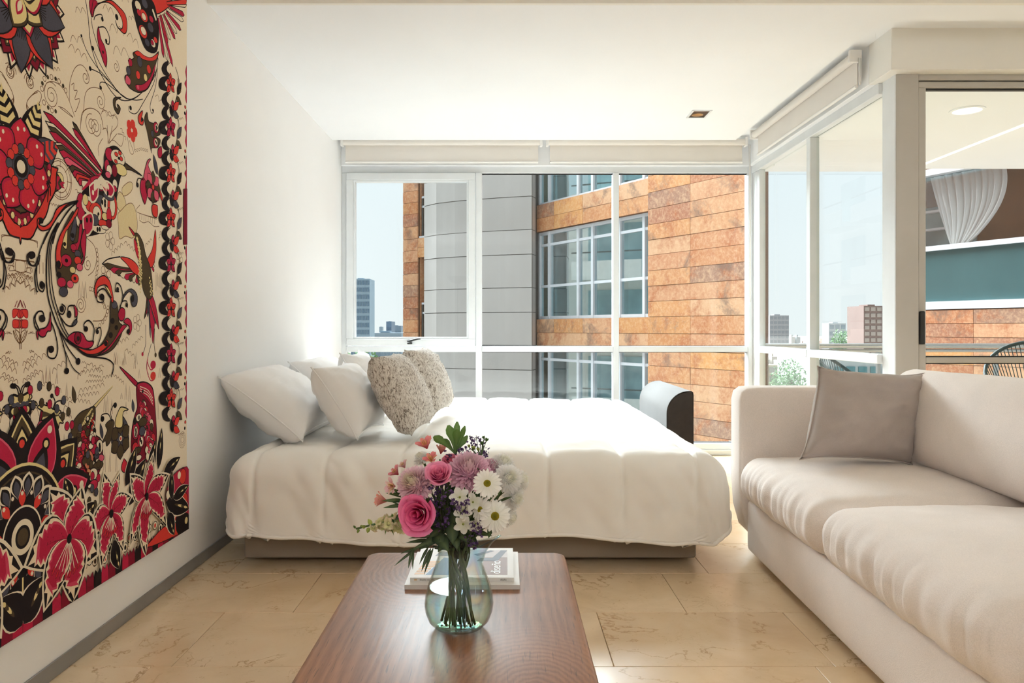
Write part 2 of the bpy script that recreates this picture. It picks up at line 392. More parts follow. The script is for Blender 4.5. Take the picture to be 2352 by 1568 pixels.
def uplighter(x, y, label, power, col):  # added out of view behind the camera, only to fill the room with light
    """added fill source shaped as a standing lamp with an upward bowl: lights the high ceiling over the near half of the room"""
    e = empty('fill_lamp', (x, y, 0), label, 'lamp')
    MB().lathe([(.14, 0), (.14, .018), (.03, .03), (.012, .05), (.012, 1.70), (.03, 1.72)], (x, y, 0), 24).build('stand', M['lampmetal'], e, smooth=True, angle=40)
    MB().lathe([(.03, 1.72), (.12, 1.76), (.18, 1.84), (.175, 1.84), (.115, 1.77), (.02, 1.735)], (x, y, 0), 28, cap0=False).build('bowl', M['lampmetal'], e, smooth=True, angle=40)
    MB().lathe([(.001, 1.745), (.05, 1.75), (.05, 1.80), (.001, 1.81)], (x, y, 0), 16, cap0=False).build('bulb', M['fill_white'], e, smooth=True, angle=40)
    L = bpy.data.lights.new('fill_light', 'AREA'); L.shape = 'DISK'; L.size = .34; L.energy = power; L.color = col
    lo = bpy.data.objects.new('fill_light', L); COL.objects.link(lo); lo.parent = e; lo.location = (0, 0, 1.835); lo.rotation_euler = (PI, 0, 0)
FILL_TINT = (.86, .94, 1.0)
uplighter(-.8, -1.2, 'unseen added fill lamp, a bronze uplighter by the plain left wall', FILL_W, FILL_TINT)
uplighter(1.3, -1.3, 'unseen added fill lamp, a bronze uplighter out in the middle of the floor behind the table', FILL_W, FILL_TINT)
uplighter(3.9, -.6, 'unseen added fill lamp, a bronze uplighter beside the right wall', FILL_W, FILL_TINT)
# ================================================================ soft furniture
M['cream'] = fabric('cream_chenille', srgb(240, 230, 224), 420, .10, .5, .95, .25)
M['grey_linen'] = fabric('grey_linen', srgb(176, 164, 157), 1100, .16, .35, .95, .2)
M['taupe'] = fabric('taupe_upholstery', srgb(150, 136, 122), 900, .10, .3, .95, .2)
M['arm_grey'] = fabric('grey_upholstery', srgb(108, 106, 105), 900, .12, .3, .95, .2)
M['arm_dark'] = plain('dark_brown_fabric', srgb(46, 38, 34), .85, var=.15, vs=30)
M['linen'] = fabric('white_cotton', srgb(243, 241, 240), 1500, .02, .1, .9, .1)
M['quilt'] = fabric('white_quilt', srgb(246, 242, 236), 1500, .02, .08, .9, .1)
M['footblack'] = plain('black_foot', srgb(40, 32, 28), .5)
def rbox(x0, x1, y0, y1, z0, z1, r, n=9, amp=0, seed=0, crown=(0, 0, 0), wr=None):
    """a padded block: rounded box from an even grid, faces crowned outwards, optional noise"""
    bm = bmesh.new(); bmesh.ops.create_cube(bm, size=2); bmesh.ops.subdivide_edges(bm, edges=list(bm.edges), cuts=n, use_grid_fill=True)
    hx, hy, hz = (x1-x0)/2, (y1-y0)/2, (z1-z0)/2; C = Vector(((x0+x1)/2, (y0+y1)/2, (z0+z1)/2)); H = (hx, hy, hz)
    def wp(a, h):      # gather grid lines near the edges
        e = min(.9, r/h); k = 1-min(.5, 11/(n+1))
        s = -1 if a < 0 else 1; a = abs(a)
        return s*(a/k*(1-e) if a < k else 1-e+(a-k)/(1-k)*e)
    for v in bm.verts:
        u = v.co.copy(); p = Vector((wp(u.x, hx)*hx, wp(u.y, hy)*hy, wp(u.z, hz)*hz))
        q = Vector([max(-(h-r), min(h-r, c)) for c, h in zip(p, H)]); d = p-q
        p = q + (d.normalized()*r if d.length > 1e-7 else d)
        fx, fy, fz = 1-(p.x/hx)**2, 1-(p.y/hy)**2, 1-(p.z/hz)**2
        p += Vector((math.copysign(crown[0]*max(0, fy)*max(0, fz)*abs(u.x)**3, u.x), math.copysign(crown[1]*max(0, fx)*max(0, fz)*abs(u.y)**3, u.y), math.copysign(crown[2]*max(0, fx)*max(0, fy)*abs(u.z)**3, u.z)))
        nn = d.normalized() if d.length > 1e-7 else Vector((0, 0, 0))
        if amp: p += nn*amp*noise.fractal(p*5+Vector((seed, seed*2, 0)), .6, 2, 3)
        if wr: p += wr(p+C, nn)
        v.co = p+C
    return bm
def cushion(w, h, t, n=26, seed=0, wrinkle=.009, pinch=.05, ear=.0, bulge=.34, sag=0):
    """a stuffed cushion lying in its own XY plane, x across, y up, z through; pinched seam, pulled corners"""
    m = MB(); top = []; idx = {}
    for sgn in (1, -1):
        for j in range(n+1):
            for i in range(n+1):
                u, v = 2*i/n-1, 2*j/n-1
                u, v = math.sin(u*PI/2)*.35+u*.65, math.sin(v*PI/2)*.35+v*.65
                edge = (i in (0, n)) or (j in (0, n))
                if edge and sgn < 0: idx[(i, j, -1)] = idx[(i, j, 1)]; continue
                x = u*w/2*(1-pinch*(1-v*v)*(abs(u)**2)); y = v*h/2*(1-pinch*(1-u*u)*(abs(v)**2))
                if ear: k = (abs(u)*abs(v))**6*ear; x += math.copysign(k, u); y += math.copysign(k, v)
                f = max(0, (1-u**2)*(1-v**2)); z = sgn*t/2*(f**bulge)
                if not edge:
                    d = (1-max(abs(u), abs(v)))
                    a = noise.fractal(Vector((u*2.1+seed, v*2.1, sgn*3+seed)), .7, 2, 4)
                    b = 1-abs(noise.noise(Vector((u*1.7+seed*3, v*3.1, sgn*7+seed*1.3))))*2.4     # ridges
                    # creases running from the corners
                    cr = math.sin((abs(u)-abs(v))*16+seed)*math.exp(-((1-abs(u))**2+(1-abs(v))**2)*5)
                    z += sgn*(wrinkle*(a*1.2+max(0, b)*.9)+wrinkle*.8*cr)*min(1, d*5)
                if sag: y -= sag*(1-u*u)*(v+1)/2
                idx[(i, j, sgn)] = len(m.v); m.v.append((x, y, z))
    for sgn in (1, -1):
        for j in range(n):
            for i in range(n):
                q = (idx[(i, j, sgn)], idx[(i+1, j, sgn)], idx[(i+1, j+1, sgn)], idx[(i, j+1, sgn)])
                m.f.append(q if sgn > 0 else q[::-1])
    return m
def frame3(c, xa, ya):
    """matrix whose x axis is xa, y axis close to ya, at c"""
    x = Vector(xa).normalized(); z = x.cross(Vector(ya)).normalized(); y = z.cross(x)
    return Matrix(((x.x, y.x, z.x, c[0]), (x.y, y.y, z.y, c[1]), (x.z, y.z, z.z, c[2]), (0, 0, 0, 1)))
# ---------------------------------------------------------------- beige sofa on the right
sofa = empty('sofa', (1.5, 2.3, 0), 'large cream chenille sofa facing the coffee table, along the terrace side', 'sofa')
SX = 1.0
def skew(v): return (v[0]+(2.35-v[1])*-.026, v[1], v[2])      # the sofa stands very slightly turned
def sb(name, bm_or_mb, mat, sm=True):
    m = bm_or_mb if isinstance(bm_or_mb, MB) else MB().bm(bm_or_mb)
    m.v = [skew(v) for v in m.v]
    return m.build(name, mat, sofa, smooth=sm, angle=60)
sb('base', rbox(SX-.005, 1.90, 1.32, 3.21, .03, .243, .02, 7, crown=(.008, 0, 0)), M['cream'])
def arm(y0, y1):
    """slab arm: rounded front corner, lower front corner cut back towards the foot"""
    out = [(1.075, .035), (1.0, .11), (.975, .20), (.968, .30), (.968, .655), (.976, .69), (1.0, .708), (1.05, .712), (1.85, .712), (1.9, .70), (1.9, .035)]
    bm = bmesh.new(); a = [bm.verts.new((x, y0, z)) for x, z in out]; f = bm.faces.new(a)
    r = bmesh.ops.extrude_face_region(bm, geom=[f])
    for v in r['geom']:
        if isinstance(v, bmesh.types.BMVert): v.co.y = y1
    bmesh.ops.recalc_face_normals(bm, faces=bm.faces)
    es = [e for e in bm.edges if abs(e.verts[0].co.y-e.verts[1].co.y) < 1e-6]
    bmesh.ops.bevel(bm, geom=es, offset=.018, segments=3, affect='EDGES', profile=.5)
    return bm
sb('armrest', arm(3.215, 3.365), M['cream']); sb('armrest', arm(1.17, 1.315), M['cream'])
sb('back_frame', rbox(1.76, 1.92, 1.32, 3.21, .20, .70, .03, 5), M['cream'])
def gathers(p, n):
    """small upright gathers along the front roll of a seat cushion"""
    k = max(0, min(1, (1.02-p.x)/.05))*max(0, 1-abs(p.z-.34)/.13)
    return Vector((-1, 0, 0))*k*.0055*(math.sin(p.y*95+2*math.sin(p.y*17))+.6*math.sin(p.y*47+1))
def seat(y0, y1, seed):
    bm = rbox(.955, 1.74, y0, y1, .245, .425, .075, 52, .005, seed, (.014, .006, .035), gathers)
    return bm
sb('seat_cushion', seat(2.345, 3.208, 1), M['cream']); sb('seat_cushion', seat(1.44, 2.335, 5), M['cream'])
bc = rbox(-.12, .12, 1.36, 3.19, 0, .37, .075, 22, .006, 9, (.05, .01, .008))
m = MB().bm(bc); R_ = Matrix.Translation((1.62, 0, .425)) @ Matrix.Rotation(math.radians(17), 4, 'Y')
m.xf(R_); sb('back_cushion', m, M['cream'])
for y in (1.4, 3.1):
    for x in (1.12, 1.8): sb('foot', MB().lathe([(.022, .001), (.028, .031)], (x, y, 0), 14, cap1=True), M['footblack'])
# throw pillow
def pillow(name, label, cat, group, c, xa, ya, w, h, t, mat, seed, seammat=None, slump=False, **kw):
    m = cushion(w, h, t, seed=seed, **kw); Mx = frame3(c, xa, ya)
    if slump:      # a soft pillow sagging sideways: its height axis leans
        y = Vector(ya).normalized(); Mx[0][1], Mx[1][1], Mx[2][1] = y.x, y.y, y.z
    n = kw.get('n', 26)
    b = [(i, 0) for i in range(n+1)]+[(n, j) for j in range(1, n+1)]+[(i, n) for i in range(n-1, -1, -1)]+[(0, j) for j in range(n-1, 0, -1)]
    rim = [Mx @ Vector(m.v[j*(n+1)+i]) for i, j in b]
    m.xf(Mx)
    o = m.build(name, mat, None, smooth=True, loc=c, fixn=False); tag(o, label, cat, group)
    p = MB().tube(rim, .0032, 6, closed=True).build('seam', seammat or mat, o, smooth=True)
    return o
# ---------------------------------------------------------------- sofa bed under the window
bed = empty('sofa_bed', (-.1, 4.2, 0), 'taupe pull-out sofa bed with a dark end arm, made up under white bedding', 'bed')
BX0, BX1, BY0, BY1 = -1.07, .784, 3.12, 5.50
MB().bm(rbox(BX0, BX1, BY0, 4.55, .02, .29, .012, 4)).build('base', M['taupe'], bed, smooth=True, angle=40)
MB().bm(rbox(-1.2, .97, 4.56, 5.55, .02, .29, .02, 4)).build('back_base', M['arm_grey'], bed, smooth=True, angle=40)
MB().bm(rbox(-.94, .76, 3.17, 5.42, .291, .412, .04, 8)).build('mattress', M['linen'], bed, smooth=True, angle=50)
for x in (-.95, .66):
    for y in (3.3, 4.4): MB().lathe([(.03, .001), (.03, .021)], (x, y, 0), 14, cap1=True).build('foot', M['footblack'], bed)
# arm: rolled top towards the mattress, dark flat front
def arm_outline(x0, x1, z1, r):
    pts = [(x0, .02), (x0, z1-r)]
    for k in range(1, 13):
        a = PI-PI/2*k/12; pts.append((x0+r+math.cos(a)*r, z1-r*1.0+math.sin(a)*r))
    pts += [(x1-.012, z1), (x1-.003, z1-.006), (x1, z1-.02), (x1, .02)]
    return pts
MB().prism(arm_outline(.975, 1.135, .585, .135), 'y', 4.60, 5.52).build('armrest', M['arm_grey'], bed, smooth=True, angle=35)
MB().prism(arm_outline(.981, 1.131, .578, .130), 'y', 4.592, 4.60).build('arm_front', M['arm_dark'], bed, smooth=True, angle=35)
pp = [(x, 4.597, z) for x, z in arm_outline(.978, 1.134, .582, .133)]
MB().tube(pp, .004, 6).build('piping', M['arm_dark'], bed, smooth=True)
# ---------------------------------------------------------------- duvet
LINES = [-1.0, -.72, -.42, -.125, .17, .47, .765]
TX0, TX1, TY0, TY1, TZ = -1.015, .79, 3.13, 5.47, .452
def duvet_pt(a, b, k=0):
    """a, b: flat cloth coordinates (metres); the part past the mattress hangs over a soft edge"""
    ex = (TX0-a) if a < TX0 else (a-TX1 if a > TX1 else 0); sx_ = -1 if a < TX0 else 1
    ey = (TY0-b) if b < TY0 else 0
    x = min(max(a, TX0), TX1); y = max(b, TY0)
    e = math.hypot(ex, ey); dx, dy = (sx_*ex/e, -ey/e) if e > 1e-6 else (0, 0)
    R = .10
    if e < R*PI/2: out, dn = R*math.sin(e/R), R*(1-math.cos(e/R))
    else: out, dn = R+.10*(e-R*PI/2), R+(e-R*PI/2)*.985
    n_out = math.sin(min(1, e/(R*PI/2))*PI/2)
    # puff between the stitched lines
    d = min(abs(a-l) for l in LINES); lo = max([l for l in LINES if l <= a] or [-1.3]); hi = min([l for l in LINES if l > a] or [1.2])
    s = (a-lo)/(hi-lo); puff = .013*(max(0, math.sin(PI*s)))**.55 - (.011*math.exp(-(d/.009)**2))
    edge = min((b-(TY0-.31))/.09, 1); puff *= .45+.55*max(0, edge)
    wr = .010*noise.fractal(Vector((a*2.3, b*2.0, 1.7)), .6, 2, 4)
    # drag folds on the hanging part
    fold = .011*math.sin(a*31+b*9+2.5*nz(a*3, b*2))*min(1, ey/.12)*(.4+.6*nz(a*2.5+5, 3)) if ey > 0 else 0
    if ey > .02: fold += .0055*math.sin(a*70+b*46+3*nz(a*2, b*2+7))*max(0, nz(a*3.1, b*2.2+3)+.25)*min(1, ey/.1)
    fine = .0035*nz(a*14+nz(a*3, b*3)*2, b*14)*(1-n_out*.6)
    h = puff+wr+fine
    sagc = -.018*math.exp(-((a+.55)/.35)**2-((b-3.6)/.6)**2)
    return Vector((x+dx*(out+n_out*(h+fold)), y+dy*(out+n_out*(h+fold)), TZ+sagc-dn+(1-n_out)*(h)))
HX0, HX1, HY = .31, .30, .385
def duvet():
    m = MB(); nu, nv = 330, 230
    A0, A1, B0, B1 = TX0-HX0, TX1+HX1, TY0-HY, TY1
    r = .29
    def fl(u, v):
        a, b = lerp(A0, A1, u), lerp(B0, B1, v)
        # rounded front corners of the cloth
        if b < B0+r:
            q = r-(b-B0); ins = r-math.sqrt(max(0, r*r-q*q))
            a = lerp(A0+ins, A1-ins, u)
        # wavy hem
        t = (1-v)**6
        b += t*(.018*math.sin(a*5.2+.6)+.010*nz(a*6, 2))
        p = duvet_pt(a, b)
        p.x = max(p.x, XL+.035); p.z = max(p.z, .10)
        return p
    m.grid(nu, nv, fl); return m
dv = duvet()
o = dv.build('duvet', M['quilt'], None, smooth=True, loc=(-.1, 4.2, .42)); tag(o, 'white quilted duvet hanging over the front of the sofa bed', 'duvet')
so = o.modifiers.new('thick', 'SOLIDIFY'); so.thickness = .022; so.offset = -1
nu, nv = 330, 230
rim = [dv.v[i] for i in range(nu)]
L_ = [dv.v[j*nu] for j in range(nv-1, 0, -1)]; R2 = [dv.v[j*nu+nu-1] for j in range(1, nv)]
MB().tube(L_+rim+R2, .0075, 7).build('hem', M['quilt'], o, smooth=True)
# ---------------------------------------------------------------- pillows
PW = 'white pillows along the wall end of the bed'; TW = 'tweed cushions in front of the white pillows'
def tweed():
    t = NT('grey_tweed')
    a = t.noise(t.coord(scale=(260, 42, 60)), 1, 3, .65); b = t.noise(t.coord(scale=(42, 260, 60), loc=(3, 5, 0)), 1, 3, .65); c = t.noise(t.coord(), 260, 2, .6)
    h = t.math('MINIMUM', a, b); h = t.math('ADD', t.math('MULTIPLY', h, .8), t.math('MULTIPLY', c, .2))
    t.col(t.ramp(h, [(.33, srgb(96, 84, 76)), (.40, srgb(146, 134, 123)), (.455, srgb(206, 197, 187)), (.58, srgb(232, 226, 218))]))
    t.bump(h, .5, .004); return t.set(.95, 0, .2, .1)
M['tweed'] = tweed()
def lean(px0, py0, px1, py1, Y, flare=0):
    """up-direction of a leaning pillow from the two ends of its near edge in the photograph, both at depth Y"""
    a = P(px0, py0, Y); b = P(px1, py1, Y); return a, b
def bedpillow(name, label, cat, grp, bot, top, Y0, L, t, mat, seed, yaw=0, **kw):
    a, b = P(*bot, Y0), P(*top, Y0); up = (b-a); h = up.length
    c = (a+b)/2+Vector((0, L/2, 0))
    xa = Vector((math.sin(yaw), math.cos(yaw), 0))
    return pillow(name, label, cat, grp, c, xa, up, L, h, t, mat, seed, **kw)
bedpillow('bed_pillow', 'big white pillow against the left wall, at the near corner of the bed', 'pillow', PW, (688, 1004), (516, 872), 3.30, .68, .25, M['linen'], 2, ear=.025)
bedpillow('bed_pillow', 'big white pillow against the left wall, farther towards the window', 'pillow', PW, (792, 966), (672, 838), 4.06, .68, .25, M['linen'], 6, ear=.025)
bedpillow('bed_pillow', 'square white pillow between the big wall pillow and the tweed cushion', 'pillow', PW, (826, 1000), (730, 852), 3.34, .48, .22, M['linen'], 4, ear=.02, yaw=.06)
bedpillow('bed_pillow', 'square white pillow behind the near tweed cushion, towards the window', 'pillow', PW, (862, 960), (786, 818), 4.0, .48, .20, M['linen'], 9, ear=.02)
bedpillow('tweed_cushion', 'grey tweed cushion standing nearest the bouquet on the bed', 'cushion', TW, (954, 996), (862, 822), 3.38, .44, .20, M['tweed'], 3, ear=.006, yaw=.08)
bedpillow('tweed_cushion', 'grey tweed cushion half hidden behind the nearer tweed one', 'cushion', TW, (1006, 952), (940, 806), 4.0, .46, .19, M['tweed'], 8, ear=.006, yaw=.10)
# grey throw pillow in the corner of the sofa
c = P(1985, 958, 2.92); tl, tr_, bl, br = P(1878, 850, 2.92), P(2122, 856, 2.98), P(1846, 1046, 2.78), P(2088, 1068, 2.84)
pillow('throw_pillow', 'grey linen throw pillow in the far corner of the cream sofa', 'pillow', None, (tl+tr_+bl+br)/4, tr_-tl+br-bl, tl-bl+tr_-br, .42, .355, .17, M['grey_linen'], 5, slump=True, pinch=.03, ear=.015, wrinkle=.013)
# ================================================================ coffee table
TTZ = .32; TLX, TRX, TFY, TBY = -.392, .172, .86, 2.19
def wood():
    t = NT('walnut_plank'); v = t.coord()
    def rings(cx, cy, sx, sy, sc):
        m = t.n('Mapping'); t.l(v, m.inputs[0]); m.inputs['Location'].default_value = (-cx*sx, -cy*sy, 0); m.inputs['Scale'].default_value = (sx, sy, .2)
        w = t.n('TexWave'); w.wave_type = 'RINGS'; w.rings_direction = 'Z'; w.inputs['Scale'].default_value = sc; w.inputs['Distortion'].default_value = 5.0; w.inputs['Detail'].default_value = 3; w.inputs['Detail Scale'].default_value = 1.2; w.inputs['Detail Roughness'].default_value = .6
        t.l(m.outputs[0], w.inputs[0])
        ln = t.n('VectorMath'); ln.operation = 'LENGTH'; t.l(m.outputs[0], ln.inputs[0])
        return w.outputs[1], t.ramp(ln.outputs['Value'], [(0, (1, 1, 1)), (.20, (1, 1, 1)), (.36, (0, 0, 0))])
    # straight grain along the table
    m = t.n('Mapping'); t.l(v, m.inputs[0]); m.inputs['Scale'].default_value = (1, .10, 1)
    g = t.n('TexWave'); g.bands_direction = 'X'; g.inputs['Scale'].default_value = 13; g.inputs['Distortion'].default_value = 14; g.inputs['Detail'].default_value = 6; g.inputs['Detail Scale'].default_value = 1.3; t.l(m.outputs[0], g.inputs[0])
    gr = g.outputs[1]
    r1, k1 = rings(.165, -.20, 1.6, 1.0, 17); r2, k2 = rings(-.10, .50, 1.5, 1.0, 15); r3, k3 = rings(.06, -.42, 1.6, 1.1, 16)
    f = t.mix(k1, gr, r1); f = t.mix(k2, f, r2); f = t.mix(k3, f, r3)
    fine = t.noise(t.coord(scale=(260, 14, 60)), 1, 3, .6); blot = t.noise(v, 4, 4, .6)
    c = t.ramp(f, [(.0, srgb(114, 70, 44)), (.35, srgb(137, 90, 60)), (.7, srgb(150, 102, 69)), (1, srgb(163, 113, 79))])
    c = t.mix(.35, c, t.ramp(fine, [(.3, srgb(106, 64, 40)), (.7, srgb(162, 110, 74))])); c = t.mix(.35, c, t.ramp(blot, [(.3, srgb(104, 64, 42)), (.7, srgb(164, 113, 78))]))
    pores = t.ramp(t.noise(t.coord(scale=(300, 16, 60)), 1, 1), [(.66, (0, 0, 0)), (.72, (.6, .6, .6))]); c = t.mix(pores, c, srgb(70, 42, 30))
    t.col(c); h = t.math('ADD', t.math('MULTIPLY', f, .6), t.math('MULTIPLY', fine, .6)); t.bump(h, .16, .0008)
    return t.set(.36, 0, .5)
M['walnut'] = wood()
tb = empty('coffee_table', (-.11, 1.525, 0), 'low walnut coffee table with rounded corners, in front of the bed', 'table')
def rrect(x0, x1, y0, y1, r, n=8):
    p = []
    for cx, cy, a0 in ((x1-r, y1-r, 0), (x0+r, y1-r, 90), (x0+r, y0+r, 180), (x1-r, y0+r, 270)):
        for k in range(n+1):
            a = math.radians(a0+90*k/n); p.append((cx+r*math.cos(a), cy+r*math.sin(a)))
    return p
def slab(z0, z1, ch):
    m = MB(); rings = []
    for ins, z in ((ch, z0), (0, z0+ch), (0, z1-ch), (ch*.35, z1-ch*.3), (ch, z1)):
        rings.append([(x, y, z) for x, y in rrect(TLX+ins, TRX-ins, TFY+ins, TBY-ins, .032-ins*.6)])
    n = len(rings[0]); vs = [v for r in rings for v in r]
    fs = [(i*n+k, i*n+(k+1) % n, (i+1)*n+(k+1) % n, (i+1)*n+k) for i in range(len(rings)-1) for k in range(n)]
    fs += [tuple(range(n))[::-1], tuple(len(vs)-n+k for k in range(n))]
    return m.add(vs, fs)
slab(TTZ-.045, TTZ, .012).build('tabletop', M['walnut'], tb, smooth=True, angle=30)
for x in (TLX+.07, TRX-.07):
    for y in (TFY+.09, TBY-.12):
        MB().box(x-.03, x+.03, y-.03, y+.03, .001, TTZ-.045, .004).build('leg', M['walnut'], tb, fixn=False)
for y in (TFY+.09, TBY-.12): MB().box(TLX+.10, TRX-.10, y-.012, y+.012, TTZ-.085, TTZ-.046, .003).build('rail', M['walnut'], tb, fixn=False)
# ================================================================ magazines
M['paper'] = plain('magazine_paper', srgb(240, 237, 232), .5, var=.02)
M['cover_white'] = plain('white_cover', srgb(236, 234, 232), .5, var=.02)
M['cover_mauve'] = plain('mauve_cover_print', srgb(150, 124, 118), .5, var=.05)
M['cover_blue'] = plain('blue_cover_print', srgb(78, 118, 164), .5, var=.06); M['cover_orange'] = plain('orange_cover_print', srgb(224, 176, 118), .5, var=.06)
M['cover_slate'] = plain('slate_cover_print', srgb(96, 98, 112), .5, var=.08); M['cover_pale'] = plain('pale_cover_print', srgb(206, 198, 200), .5, var=.04)
M['ink'] = plain('ink', srgb(60, 48, 46), .4); M['inkwhite'] = plain('white_ink', srgb(240, 236, 234), .3, var=.01)
def text(name, s, mat, parent, loc, rot, size, sx=1.0, ext=.00015):
    c = bpy.data.curves.new(name, 'FONT'); c.body = s; c.size = size; c.extrude = ext; c.align_x = 'LEFT'; c.materials.append(mat)
    o = bpy.data.objects.new(name, c); COL.objects.link(o); o.parent = parent; 
    bpy.context.view_layer.update(); me = bpy.data.meshes.new_from_object(o.evaluated_get(bpy.context.evaluated_depsgraph_get())); bpy.data.objects.remove(o)
    o = bpy.data.objects.new(name, me); COL.objects.link(o); o.parent = parent; o.location = loc; o.rotation_euler = rot; o.scale = (sx, 1, 1); return o
def magazine(name, label, x0, x1, y0, y1, z0, th):
    e = empty(name, ((x0+x1)/2, (y0+y1)/2, z0), label, 'magazine')
    bx('pages', M['paper'], e, x0+.002, x1-.002, y0+.001, y1-.002, z0+.0008, z0+th-.0008)
    bx('cover', M['cover_white'], e, x0, x1, y0, y1, z0+th-.0008, z0+th)
    bx('back_cover', M['cover_white'], e, x0, x1, y0, y1, z0, z0+.0008)
    bx('spine', M['cover_white'], e, x0, x1, y0-.001, y0+.0008, z0, z0+th)
    return e
ma = magazine('magazine', 'larger white magazine at the bottom of the two, lying on the walnut table', -.247, .036, 1.872, 2.150, TTZ+.0004, .011)
mg = magazine('magazine', 'smaller magazine with a blue and mauve cover on top of the larger one', -.236, .022, 1.895, 2.150, TTZ+.0118, .010)
zt = TTZ+.0219
def flat(nm, mat, poly, z=zt, par=mg, t=.0002): return MB().prism(poly, 'z', z, z+t).build(nm, mat, par)
flat('cover_print', M['cover_mauve'], [(-.058, 1.915), (.006, 1.915), (.006, 2.06), (-.058, 2.06)])
flat('cover_print', M['cover_pale'], [(-.058, 1.915), (-.12, 1.915), (-.12, 2.13), (.006, 2.13), (.006, 2.061), (-.058, 2.061)])
flat('cover_print', M['cover_slate'], [(-.075, 2.03), (-.02, 2.03), (.006, 2.125), (-.012, 2.125), (-.035, 2.055), (-.066, 2.055)], zt+.0003)
flat('cover_print', M['cover_slate'], [(-.075, 2.075), (-.03, 2.12), (-.04, 2.125), (-.085, 2.09)], zt+.0003)
flat('cover_print', M['cover_blue'], [(-.20, 1.915), (-.14, 1.915), (-.14, 2.05), (-.165, 2.06)])
for k in range(6): flat('cover_print', M['cover_orange'], [(-.229+.003*k, 1.920+.019*k), (-.204+.006*k, 1.920+.019*k), (-.202+.006*k, 1.934+.019*k), (-.227+.003*k, 1.934+.019*k)])
flat('cover_print', M['cover_slate'], [(-.19, 2.075), (-.13, 2.075), (-.13, 2.10), (-.18, 2.12)])
text('title', 'diseño', M['inkwhite'], mg, Vector((-.012, 1.922, zt+.0006))-Vector(mg.location), (0, 0, PI/2), .036, 1.15)
bx('spine_mark', M['cover_orange'], mg, -.226, -.219, 1.8936, 1.894, TTZ+.015, TTZ+.018)
text('spine_text', 'diseño interior', M['ink'], mg, Vector((-.212, 1.8936, TTZ+.0148))-Vector(mg.location), (PI/2, 0, 0), .006)
text('spine_text', 'diseño', M['ink'], mg, Vector((-.012, 1.8936, TTZ+.0148))-Vector(mg.location), (PI/2, 0, 0), .006)
# ================================================================ glass pitcher vase
VC = Vector((-.099, 1.635, TTZ+.0005))
def vaseglass():
    t = NT('iridescent_glass'); t.t.nodes.remove(t.b)
    tr = t.n('BsdfTransparent'); gl = t.n('BsdfGlossy'); ge = t.n('NewGeometry'); dt = t.n('VectorMath'); dt.operation = 'DOT_PRODUCT'; mx = t.n('MixShader')
    t.l(ge.outputs['Incoming'], dt.inputs[0]); t.l(ge.outputs['Normal'], dt.inputs[1]); f = t.math('ABSOLUTE', dt.outputs['Value']); g = t.math('SUBTRACT', 1.0, f)
    film = t.math('ADD', g, t.math('MULTIPLY', t.noise(t.coord(), 9, 2), .5))
    t.l(t.ramp(film, [(.2, (.9, .9, .95)), (.42, (.55, .78, 1)), (.55, (1, .62, .72)), (.68, (1, .9, .5)), (.8, (.6, 1, .85)), (1, (1, 1, 1))]), gl.inputs[0])
    gl.inputs['Roughness'].default_value = 0.01
    band = t.ramp(t.noise(t.coord(scale=(1, 1, .5)), 13, 1), [(.50, (1, 1, 1)), (.56, (.66, .86, 1)), (.60, (.70, .72, .95)), (.64, (1, .80, .62)), (.70, (1, 1, 1))]); t.l(t.mix(.45, t.ramp(g, [(0, (.96, .97, .96)), (.75, (.88, .91, .885)), (1, (.36, .46, .43))]), band, 'MULTIPLY'), tr.inputs[0])
    t.l(t.math('ADD', t.math('MULTIPLY', t.math('POWER', g, 4.0), .75), .035), mx.inputs[0]); t.l(tr.outputs[0], mx.inputs[1]); t.l(gl.outputs[0], mx.inputs[2]); t.l(mx.outputs[0], t.out.inputs[0]); return t.m
M['vaseglass'] = vaseglass(); M['water'] = glass_thin('water', (.90, .945, .875, 1), .6)
VPROF = [(.040, 0), (.052, .004), (.064, .016), (.0715, .036), (.0735, .052), (.0715, .072), (.066, .094), (.058, .116), (.050, .138), (.0445, .155), (.0425, .165), (.044, .172), (.046, .176)]
vase = empty('glass_vase', VC, 'iridescent clear glass pitcher vase on the walnut table, holding the bouquet', 'vase')
def vase_pts(prof, dr, n=64):
    vs = []
    for r, z in prof:
        for k in range(n):
            a = 2*PI*k/n; rr = r+dr; rr *= 1+.012*math.cos(9*a)*math.sin(PI*min(1, z/.17))
            x, y = rr*math.cos(a), rr*math.sin(a); zz = z
            # pouring lip on the right-hand side: pulled out and up
            w = math.exp(-(min(abs(a), 2*PI-abs(a))/.42)**2)*max(0, (z-.135)/.041)**1.6
            x += .044*w; zz += .020*w
            vs.append((VC.x+x, VC.y+y, VC.z+zz))
    return vs
def vase_body():
    m = MB(); n = 64
    o_ = vase_pts(VPROF, 0); i_ = vase_pts([(r, z+.006 if k == 0 else z) for k, (r, z) in enumerate(VPROF)], -.0022)
    L = len(VPROF); fs = []
    for i in range(L-1):
        for k in range(n): fs.append((i*n+k, i*n+(k+1) % n, (i+1)*n+(k+1) % n, (i+1)*n+k))
    m.add(o_, fs+[tuple(range(n))[::-1]]); m.add(i_, [f[::-1] for f in fs]+[tuple(range(n))])
    top = (L-1)*n
    m.f += [(top+k, top+(k+1) % n, len(o_)+top+(k+1) % n, len(o_)+top+k) for k in range(n)]
    return m
vase_body().build('body', M['vaseglass'], vase, smooth=True, angle=60, fixn=False)
rimp = vase_pts([VPROF[-1]], -.001); MB().tube(rimp, .0017, 8, closed=True).build('rim', M['vaseglass'], vase, smooth=True)
WL = .088
def rad(z):
    for (r0, z0), (r1, z1) in zip(VPROF[:-1], VPROF[1:]):
        if z0 <= z <= z1: return lerp(r0, r1, (z-z0)/(z1-z0))
    return .044
wprof = [(.036, .0075)]+[(rad(z)-.004, z) for z in (.012, .02, .036, .052, .072, WL)]
